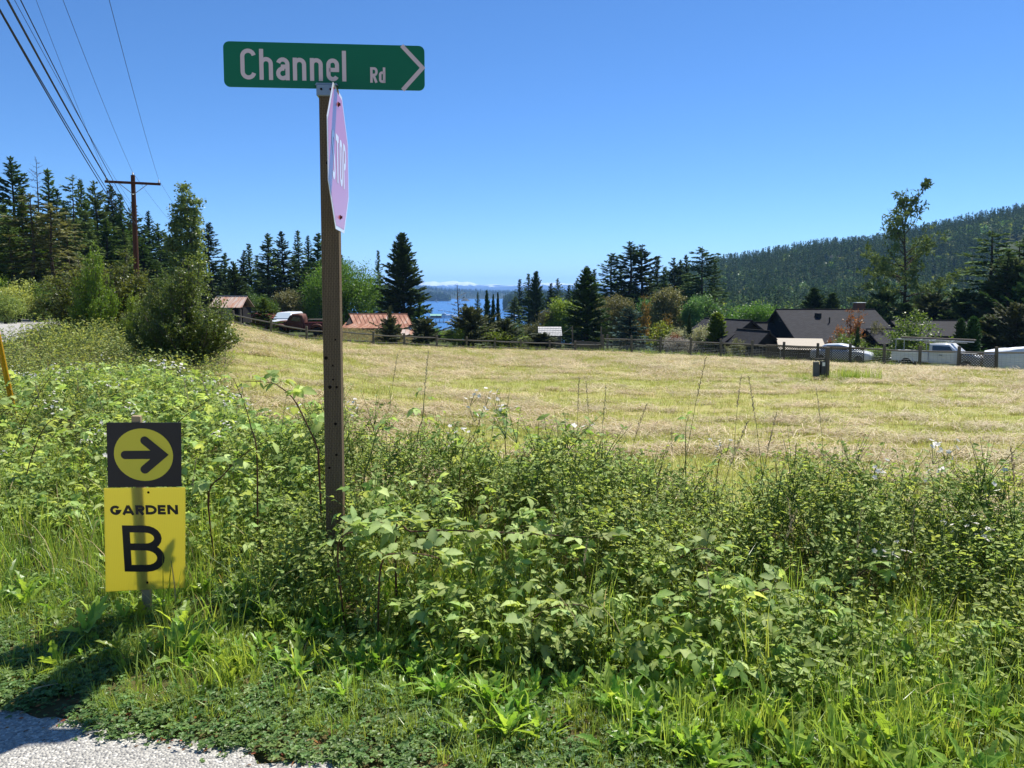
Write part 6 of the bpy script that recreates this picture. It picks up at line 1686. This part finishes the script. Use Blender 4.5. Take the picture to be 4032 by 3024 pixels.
# ------------------------------------------------------------------ single bramble canes that stand out
CL = [compound(300 + i, .085, [3, 5, 3, 3, 5][i], 9, 'bramble_leaf') for i in range(5)]
CL2 = [compound(310 + i, .085, [3, 5, 3][i], 9, 'bramble_leaf', leaf_mat('pale_bramble_leaves', '#829a54', '#b6c684', .42, .6, .15)) for i in range(3)]
def cane(path, d, label, nleaf, size=1.0, stem='stem_red', r=.005, flowers=0, meshes=CL, start=.15, tip_flower=False, seed=0, d2=None, bare=False):
    rg = np.random.default_rng(seed + 900); n = len(path)
    P = [W(u, v, d + ((d2 - d) * i / (n - 1) if d2 else 0)) for i, (u, v) in enumerate(path)]
    gz = h1(P[0].x, P[0].y)
    base = Vector((P[0].x + rg.normal(0, .03), P[0].y + .03, gz))
    e = empty('bramble_cane', base, 0, label, 'bramble')
    Q = [Vector((0, 0, -.05))] + [p - base for p in P]
    # smooth
    C = []
    for i in range(len(Q) - 1):
        p0, p1, p2, p3 = Q[max(i - 1, 0)], Q[i], Q[i + 1], Q[min(i + 2, len(Q) - 1)]
        for t in np.linspace(0, 1, 6, endpoint=False):
            C.append(.5 * ((2 * p1) + (p2 - p0) * t + (2 * p0 - 5 * p1 + 4 * p2 - p3) * t * t + (3 * p1 - p0 - 3 * p2 + p3) * t ** 3))
    C.append(Q[-1]); C = [Vector(c) for c in C]
    R_ = [r * (1 - .72 * i / (len(C) - 1)) for i in range(len(C))]
    m = MB(); m.tube(C, R_, 6)
    for i in range(3, len(C) - 1):
        a = rg.random() * 6.28; dd = Vector((math.cos(a), math.sin(a), -.2)); p = C[i].lerp(C[i - 1], rg.random())
        m.tube([p, p + dd * (R_[i] + .006)], [.0016, .0003], 3, cap=False)
    m.build('stem', M[stem], e, smooth=True)
    nv = len(C) - 1; i0 = int(max(6 * (start > 0), nv * start))
    for k in range(nleaf):
        t = i0 + (nv - i0) * (k + .4 + .3 * rg.random()) / nleaf; i = min(int(t), nv - 1); p = C[i].lerp(C[i + 1], t - i)
        az = k * 2.4 + rg.normal(0, .5); sc = size * rg.uniform(.75, 1.15) * (1 - .35 * (k / nleaf) ** 3)
        link('leaf', meshes[rg.integers(len(meshes))], None, e, p, (rg.normal(.15, .35), rg.normal(0, .3), az), sc)
    for k in range(flowers):
        t = nv - (0 if k == 0 and tip_flower else rg.uniform(0, nv * .45)); i = min(int(t), nv - 1); p = C[i].lerp(C[i + 1], t - i)
        off = Vector((rg.normal(0, .04), rg.normal(0, .03), .05 + rg.random() * .03))
        link('flower_cluster', blo[k % 4], None, e, p + off, (rg.normal(0, .3), rg.normal(0, .3), rg.random() * 6), .95)
    return e
cane([(1012, 1806), (988, 1682), (959, 1582), (918, 1488)], 4.35, 'upright bramble cane with leafy tip left of the sign post', 7, .8, r=.0055, seed=1, start=.35)
cane([(1256, 1841), (1247, 1759), (1211, 1676), (1159, 1576), (1106, 1526), (1059, 1506), (947, 1500)], 4.15, 'tall arching bramble cane leaning left from the sign post', 11, 1.0, r=.0065, seed=2, start=.3)
cane([(1432, 1917), (1458, 1800), (1488, 1694), (1526, 1653)], 4.4, 'thick straight bramble shoot right of the sign post', 6, .75, r=.0055, stem='stem_green', seed=3, start=.55)
cane([(1643, 1741), (1664, 1647), (1670, 1570), (1672, 1540)], 5.0, 'slim bramble shoot with buds standing against the field', 4, .8, r=.004, stem='stem_green', seed=4, start=.4)
cane([(1817, 1811), (1864, 1717), (1905, 1606)], 4.9, 'leaning bramble stem carrying white flower clusters', 5, .8, r=.004, flowers=4, tip_flower=True, seed=5, start=.3)
cane([(1990, 1760), (1988, 1676), (1978, 1617)], 5.0, 'upright bramble stem topped by white flowers and broad leaves', 6, .9, r=.004, flowers=3, tip_flower=True, seed=6, start=.3)
cane([(1560, 2080), (1617, 2093), (1750, 2088), (1870, 2092), (2046, 2100), (2250, 2112), (2420, 2122)], 3.62, 'long reddish bramble cane lying level with many pale leaves', 26, 1.05, r=.006, meshes=CL2, seed=7, start=.18)
cane([(1330, 2160), (1400, 2090), (1480, 2060), (1600, 2050)], 3.5, 'pale leaved bramble trailing from the foot of the sign post', 12, 1.1, r=.005, meshes=CL2, seed=8, start=.2)
cane([(1500, 2230), (1580, 2180), (1700, 2190), (1800, 2230)], 3.35, 'pale bramble trailer low in front of the level cane', 12, .95, r=.005, meshes=CL2, seed=9, start=.2)
cane([(640, 1760), (709, 1656), (800, 1590), (880, 1543)], 5.4, 'bramble cane reaching over the arrow panel towards the field', 9, .95, r=.005, seed=10, start=.25)
cane([(820, 1960), (880, 1870), (960, 1790), (1060, 1730)], 4.3, 'dark bramble cane crossing behind the garden sign', 8, .95, r=.006, seed=11, start=.25)
cane([(100, 1900), (170, 1690), (250, 1650), (350, 1705)], 5.6, 'bramble arching over the white blossom left of the arrow panel', 8, 1.0, r=.005, seed=12, start=.3, flowers=2)
cane([(60, 1760), (160, 1540), (260, 1420)], 6.5, 'bare tipped bramble shoot near the yellow guy guard', 4, .9, r=.005, seed=13, start=.2)
cane([(2700, 1800), (2700, 1690), (2712, 1640)], 5.2, 'small leafy bramble tip standing above the thicket edge', 5, .8, r=.004, stem='stem_green', seed=14, start=.4)
cane([(2820, 1900), (2840, 1790), (2900, 1775)], 4.9, 'short bramble spray with white flower above the small leaved thicket', 4, .8, r=.004, flowers=2, seed=15, start=.4)
cane([(3860, 2120), (3850, 2000), (3840, 1930), (3850, 1890)], 4.3, 'tall leafy bramble shoot at the right end of the thicket', 10, 1.1, r=.006, seed=16, start=.2, stem='stem_green')
cane([(3700, 2260), (3760, 2160), (3810, 2140), (3880, 2180)], 3.9, 'bramble with pale pink blossom below the tall right shoot', 9, 1.0, r=.005, flowers=4, seed=17, start=.2, meshes=CL2)
cane([(2650, 2260), (2700, 2180), (2780, 2160), (2860, 2190)], 3.7, 'bramble spray of pale leaves spread over small leaved shrubs', 11, 1.0, r=.005, meshes=CL2, seed=18, start=.2)
cane([(2900, 2420), (2990, 2330), (3100, 2320), (3180, 2350)], 3.5, 'low bramble spray in the small leaved thicket near tall grass', 10, .95, r=.005, meshes=CL2, seed=19, start=.2)
cane([(3330, 2330), (3400, 2250), (3480, 2230), (3560, 2270)], 3.7, 'bramble spray under white flower clusters right of the thicket middle', 9, .9, r=.005, flowers=2, seed=20, start=.2)
cane([(2080, 2480), (2150, 2400), (2260, 2380), (2340, 2400)], 3.2, 'broad leaved bramble low in the grass before the level cane', 11, 1.05, r=.005, meshes=CL2, seed=21, start=.2)
cane([(3830, 2580), (3880, 2500), (3960, 2480), (4030, 2490)], 3.2, 'low bramble spray rising out of the verge grass at the right', 9, .95, r=.005, seed=22, start=.2)
cane([(3420, 1960), (3410, 1850), (3440, 1790)], 5.0, 'thin bramble shoot with small leaves against the hay', 4, .7, r=.0035, seed=23, start=.3)
cane([(2360, 1830), (2330, 1720), (2300, 1650)], 5.3, 'wiry brown bramble stem with few leaves against the hay', 3, .6, r=.0035, seed=24, start=.3)

# ------------------------------------------------------------------ two shrubs on the bank
plant('shrubA', 'bank_shrub_tree', 735, 1010, 185, 17.5, 'hawthorn', 'dense leafy hawthorn shrub at the left edge of the field', 'shrub')
plant('shrubA', 'bank_shrub_tree', 630, 1060, 130, 18.2, 'hawthorn', 'smaller hawthorn leaning against the dense hawthorn shrub', 'shrub')
plant('shrubB', 'roadside_shrub', 395, 940, 230, 28, 'hawthorn', 'tall loose shrub beside the road before the utility pole', 'shrub')
plant('shrubA', 'fresh_shrub', 365, 950, 95, 26.5, 'hawthorn_new', 'bright lime green shoots rising from the tall loose shrub', 'shrub')
plant('shrubA', 'fresh_shrub', 530, 1140, 75, 22, 'hawthorn_new', 'low lime green sapling between the two roadside shrubs', 'shrub')

# ------------------------------------------------------------------ litter at the pavement edge
deb = MB()
rg = np.random.default_rng(77); chip = []
for i in range(3):
    m = MB(); leaf_fold(rg, (0, 0, .003), (1, .2, .1), (0, .3, 1), .018, .010, m, rg.random(), .3); chip.append(m.mesh('leaf_litter', [leaf_mat('brown_litter_%d' % i, '#6e3f26', '#a5714a', .1, .8, .1)]))
scat_flat('leaf_litter', 12000, (-3.5, 3.5, 1.4, 4), lambda x, y, s, sf: (s > -.3) * (s < .4) * np.exp(-((s - .03) / .12) ** 2), chip, 'small brown leaf litter along the pavement edge', 'litter', .6, 1.2, .3, .012)
st_ = G(140, 2770); m = MB()
pp = [W(115, 2745, st_.y), W(135, 2712, st_.y), W(170, 2702, st_.y + .05), W(225, 2692, st_.y + .08), W(285, 2703, st_.y + .1)]
pp[0].z = h1(pp[0].x, pp[0].y) + .004
m.tube([p for p in pp], [.003, .0035, .003, .0025, .0015], 6)
tag(m.build('dry_stem', M['hay']), 'bent dry straw stem arching over the pavement edge', 'dry stem')
# ------------------------------------------------------------------ tall irregular pine by the house
def open_pine(name, seed, h, r):
    rg = np.random.default_rng(seed); tr = MB(); P = []; D = []; A = []
    f = lambda z: np.array([.15 * math.sin(z * .6), .12 * math.cos(z * .5), z])
    tr.tube([f(z) for z in np.linspace(0, h, 10)], [.2 * (1 - .93 * q) + .015 for q in np.linspace(0, 1, 10)], 7)
    for i in range(62):
        t = (i + rg.random()) / 62; z = h * (.1 + .88 * t); az = rg.random() * 6.28
        prof = np.interp(t, [0, .2, .45, .6, .8, 1], [1.05, 1.0, .85, .7, .5, .2]); L = r * prof * rg.uniform(.6, 1.35)
        e = np.interp(t, [0, .4, 1], [-.12, .3, .95]) + rg.normal(0, .18); cv = rg.uniform(.0, .35)
        dh = np.array([math.cos(az), math.sin(az), 0.]); b = f(z)
        pt = lambda s: b + dh * L * s * math.cos(e) + np.array([0, 0, L * (s * math.sin(e) + cv * s * s * (1 if t > .3 else -.6))])
        tr.tube([pt(0), pt(.35), pt(.7), pt(1)], [.035 * L / 3 + .02, .03, .02, .008], 4, cap=False)
        dense = 1.0 if t < .5 else .6
        for k in range(int((5 + 7 * L / r) * (1.6 if t < .45 else 1))):
            s0 = rg.uniform(.35 if t > .4 else .2, 1); c = pt(s0); sd = np.array([-dh[1], dh[0], 0]) * rg.normal(0, .16 * L) + np.array([0, 0, rg.normal(0, .10)])
            c2 = c + sd; tr.tube([c, c2], [.012, .005], 3, cap=False); n = int(19 * dense)
            P.append(c2 + rg.normal(0, .16, (n, 3)) * np.array([1, 1, .6])); D.append(unit(rg.normal(size=(n, 3)) + dh * .5)); A.append(np.clip(rg.random() * .4 + rg.random(n) * .6, 0, 1))
    P = np.concatenate(P); D = np.concatenate(D); A = np.concatenate(A); L = rg.uniform(.22, .5, len(P)); N = unit(rg.normal(0, .6, P.shape) + np.array([0, 0, 1.]))
    return tr.mesh(name + '_trunk', M['bark']), quads_mesh(name + '_crown', kites(P, D, N, L, L * .42), A), h, r
PROTO['tallpine'] = open_pine('tallpine', 43, 15, 5.0)
pl('tallpine', 'tall_pine', 1960, 432, 104, 80, 'fir', 'tall open branched pine with leaning tip right of the house', 'pine tree', rz=1.3)
tp = [o for o in COL.objects if o.name.startswith('tall_pine')][0]
a = W(1968 * K, 440 * K, 80) - tp.location; b = W(2004 * K, 396 * K, 80) - tp.location
sxy, sz = tp.scale[0], tp.scale[2]
Ri = Matrix.Rotation(-1.3, 4, 'Z')
def tl_(p): q = Ri @ p; return Vector((q.x / sxy, q.y / sxy, q.z / sz))
m = MB(); m.tube([tl_(a + Vector((-.3, 0, -1.2))), tl_(a), tl_(a.lerp(b, .5) + Vector((.1, 0, -.15))), tl_(b)], [.09, .07, .05, .02], 5); m.build('bent_leader', M['bark'], tp)
rg = np.random.default_rng(5); P = []; D = []
for t in np.concatenate([np.linspace(.1, .9, 9), np.linspace(.85, 1.05, 14)]):
    c = np.array(tl_(a.lerp(b, min(t, 1)))); k = 7
    P.append(c + rg.normal(0, .12, (k, 3))); D.append(unit(rg.normal(size=(k, 3)) + np.array([0, 0, .4])))
P = np.concatenate(P); D = np.concatenate(D); L = rg.uniform(.35, .6, len(P))
o = link('tip_needles', quads_mesh('tip_needles', kites(P, D, unit(rg.normal(size=P.shape)), L, L * .4), rg.random(len(P)), M['fir']), None, tp)

# ------------------------------------------------------------------ far woods
def far_conifer(seed, h=12., r=2.3, n=110):
    rg = np.random.default_rng(seed); t = rg.random(n) ** .8; az = rg.random(n) * 6.28
    rad = r * (1 - t) ** .8 * rg.uniform(.5, 1.1, n); P = np.stack([rad * np.cos(az) * .45, rad * np.sin(az) * .45, h * (.06 + .92 * t) + .3], 1)
    D = unit(np.stack([np.cos(az), np.sin(az), rg.normal(-.15, .3, n) + .9 * t ** 3], 1)); N = unit(rg.normal(0, .5, (n, 3)) + np.array([0, 0, 1.]))
    L = np.maximum(.5, rad * .9) + .25
    Q = kites(P, D, N, L, L * .62); q2 = np.array([[(-.12, 0, 0), (.12, 0, 0), (.05, 0, h), (-.05, 0, h)], [(0, -.12, 0), (0, .12, 0), (0, .05, h), (0, -.05, h)]])
    return quads_mesh('far_conifer', np.concatenate([Q, q2]), np.concatenate([rg.random(n), [0, 0]]), M['fir_dark'])  # dark needles put the shade of the backlit hillside into the colour
def far_round(seed, h=9., r=3.0, n=130, mat='decid'):
    rg = np.random.default_rng(seed); d = unit(rg.normal(size=(n, 3))); d[:, 2] = np.abs(d[:, 2]) * .9 - .15
    P = d * (r * rg.uniform(.65, 1, n))[:, None] * np.array([1, 1, 1.15]) + np.array([0, 0, h * .55])
    D = unit(rg.normal(size=(n, 3))); L = rg.uniform(.8, 1.5, n)
    return quads_mesh('far_round_tree', kites(P, D, unit(d + rg.normal(0, .4, (n, 3))), L, L * .8), rg.random(n), M[mat])
fc = [far_conifer(500 + i) for i in range(5)]; fr = [far_round(510, mat='decid'), far_round(511, mat='yellowgreen'), far_round(512, mat='decid_cool')]
def wood(name, x, y, z, pr, smin, smax, label):
    n = len(x); pk = np.where(RG.random(n) < pr, RG.integers(0, 5, n), RG.integers(5, 8, n))
    return scatter(name, np.stack([x, y, z], 1), np.stack([RG.normal(0, .04, n), RG.normal(0, .04, n), RG.uniform(0, 6, n)], 1), RG.uniform(smin, smax, n) * np.where(pk < 5, 1, .85), pk, fc + fr, label, 'woodland')
n = 15000; r = np.sqrt(RG.uniform(330 ** 2, 1130 ** 2, n)); th = RG.uniform(.11, 1.05, n); x = r * np.sin(np.arctan(th)); y = r * np.cos(np.arctan(th))
bare = (fbm(x / 60 + 4, y / 60 + 8, 3) > .60) & (th > .44) & (r > 480) & (r < 800)
k = (RG.random(n) < .85) & ~bare; x, y, th = x[k], y[k], th[k]
k = H(x, y) > SEA + .5; x, y, th = x[k], y[k], th[k]
mixn = fbm(x / 90 + 50, y / 90, 3)
pr = np.where(mixn > .5, .45, .92)
n = len(x); pk = np.where(RG.random(n) < pr, RG.integers(0, 5, n), RG.integers(5, 8, n))
scatter('hill_forest', np.stack([x, y, H(x, y) - .3], 1), np.stack([RG.normal(0, .04, n), RG.normal(0, .04, n), RG.uniform(0, 6, n)], 1), RG.uniform(.8, 1.6, n) * np.where(pk < 5, 1, .85), pk, fc + fr, 'dense mixed forest covering the long hillside', 'woodland')
# nearer wood behind the skyline rows
n = 5200; r = np.sqrt(RG.uniform(125 ** 2, 420 ** 2, n)); th = np.where(RG.random(n) < .5, RG.uniform(-1.0, -.22, n), RG.uniform(.10, .95, n)); x = r * np.sin(np.arctan(th)); y = r * np.cos(np.arctan(th))
k = (H(x, y) > SEA + .5) & ((th < 0) | (r > 150)); x, y = x[k], y[k]
wood('valley_wood', x, y, H(x, y) - .3, .7, .55, .85, 'woodland filling the low ground behind the skyline firs')
for P, nm, step, lo, hi, lab in ((far_ridge, 'far_island_wood', 9000, .9, 1.4, 'forest over the blue far island across the bay'), (wood_isle, 'island_wood', 1500, .9, 1.5, 'conifers covering the wooded island in the bay'), (headland, 'headland_wood', 900, .8, 1.3, 'trees on the headland at the right of the bay'), (islet, 'islet_scrub', 40, .25, .45, 'low scrub on the small rock islet')):
    f = P.reshape(-1, 3); f = f[f[:, 2] > SEA + 1.0]
    q = f[RG.integers(0, len(f), step)]; span = (P[:, 1:, 0] - P[:, :-1, 0]).mean()
    q = q + np.stack([RG.uniform(-.5, .5, len(q)) * span, RG.uniform(-.5, .5, len(q)) * 8, np.full(len(q), -1.0)], 1)
    wood(nm, q[:, 0], q[:, 1], q[:, 2], .9, lo, hi, lab)
# --- houses on the hillside
for i, (u, v) in enumerate(((3282, 1008), (3420, 1012))):
    d_ = np.linspace(350, 1100, 400); pts = [W(u, v, float(q)) for q in d_]
    hz_ = np.array([p.z for p in pts]) - H(np.array([p.x for p in pts]), d_)
    j = int(np.argmax(hz_ < 9)); p = pts[j]
    zb = h1(p.x, p.y)
    gable('hill_house', Vector((p.x - 5, p.y, zb + 9.5)), 0.1, 11 - 5 * i, 4, 2.0, zb, SHINGLE, GREENWALL, ['white house high on the wooded hillside', 'smaller pale house on the wooded hillside behind the tall pine'][i], 'house', .4, .3)

# ------------------------------------------------------------------ marina
GR = plain('green_metal_roof', '#7fae9c', .5, .4, 0, .1, .3); DK = plain('dock_timber', '#4e4438', .9, .1, 0, .3, .5)
DM = 800.
a = W(1696, 1236, DM); b = W(1738, 1236, DM)
e = gable('boathouse', Vector((a.x, DM, a.z)), 0, b.x - a.x, 5, 1.6, SEA + .4, GR, DK, 'boathouse with pale green roof at the harbour dock', 'building', .5, .3)
def dock(u0, u1, v, label):
    p = W(u0, v, DM); q = W(u1, v, DM)
    d_ = (SEA + .6 - EYE) / (W(u0, v, 1).z - EYE)
    p = W(u0, v, d_); q = W(u1, v, d_)
    o = empty('dock', (p.x, d_, SEA), 0, label, 'dock')
    m = MB(); m.cbox((0, -1.5, .4), (q.x - p.x, 1.5, .8), .05); m.build('deck', DK, o)
    for i in range(6):
        x = (q.x - p.x) * i / 5; m = MB(); m.tube([(x, 1.7, -2), (x, 1.7, 3.2)], .2, 6); m.build('pile', DK, o)
    return d_
dd = dock(1690, 1835, 1251, 'timber dock with piles beside the boathouse')
dock(1700, 1775, 1268, 'nearer timber dock with piles below the boathouse')
def boat(u, v, L, label, cabin=True, mast=0, rz=0.2):
    d_ = (SEA - EYE) / (W(u, v, 1).z - EYE); p = W(u, v, d_)
    o = empty('motor_boat' if not mast else 'sailing_boat', (p.x, d_, SEA), rz, label, 'boat')
    s = L / 10
    hull('hull', [(-5 * s, rsec(1.3 * s, -.4, 1.2 * s, .2 * s)), (0, rsec(1.6 * s, -.5, 1.4 * s, .3 * s)), (3 * s, rsec(1.2 * s, -.3, 1.7 * s, .3 * s)), (5 * s, rsec(.12 * s, .5, 2.0 * s, .05 * s))], M['white_paint'], o)
    if cabin:
        c = hull('cabin', [(-3 * s, rsec(1.1 * s, 1.2 * s, 2.6 * s, .2 * s)), (.5 * s, rsec(1.1 * s, 1.2 * s, 2.7 * s, .2 * s)), (1.8 * s, rsec(.9 * s, 1.2 * s, 1.8 * s, .1 * s))], M['white_paint'], o)
        m = MB(); m.box((-2.6 * s, -1.13 * s, 1.8 * s), (.3 * s, -1.105 * s, 2.3 * s)); m.build('window', M['glass'], c)
        if L > 11:
            m = MB(); m.cbox((-2 * s, -.8 * s, 3.6 * s), (.2 * s, .8 * s, 3.75 * s), .04); m.build('bridge_roof', M['white_paint'], o)
            for x in (-1.9, .1): m = MB(); m.tube([(x * s, 0, 2.6 * s), (x * s, 0, 3.6 * s)], .08, 6); m.build('bridge_post', M['white_paint'], o)
    if mast: m = MB(); m.tube([(0, 0, 1.2 * s), (0, 0, mast)], [.11, .06], 6); m.build('mast', M['white_paint'], o)
boat(1752, 1246, 12, 'white cabin cruiser with flying bridge beside the boathouse')
boat(1782, 1247, 9, 'white motor boat moored behind the cabin cruiser')
boat(1800, 1253, 8, 'smaller white motor boat by the bare snag')
boat(1766, 1270, 7, 'open white boat at the nearer dock', False)
boat(2020, 1248, 9, 'white motor boat moored right of the cypresses')
boat(1719, 1190, 10, 'white sailing boat with bare mast out before the wooded island', True, 15)
boat(1734, 1224, 7, 'small white boat adrift on open water above the boathouse', False)
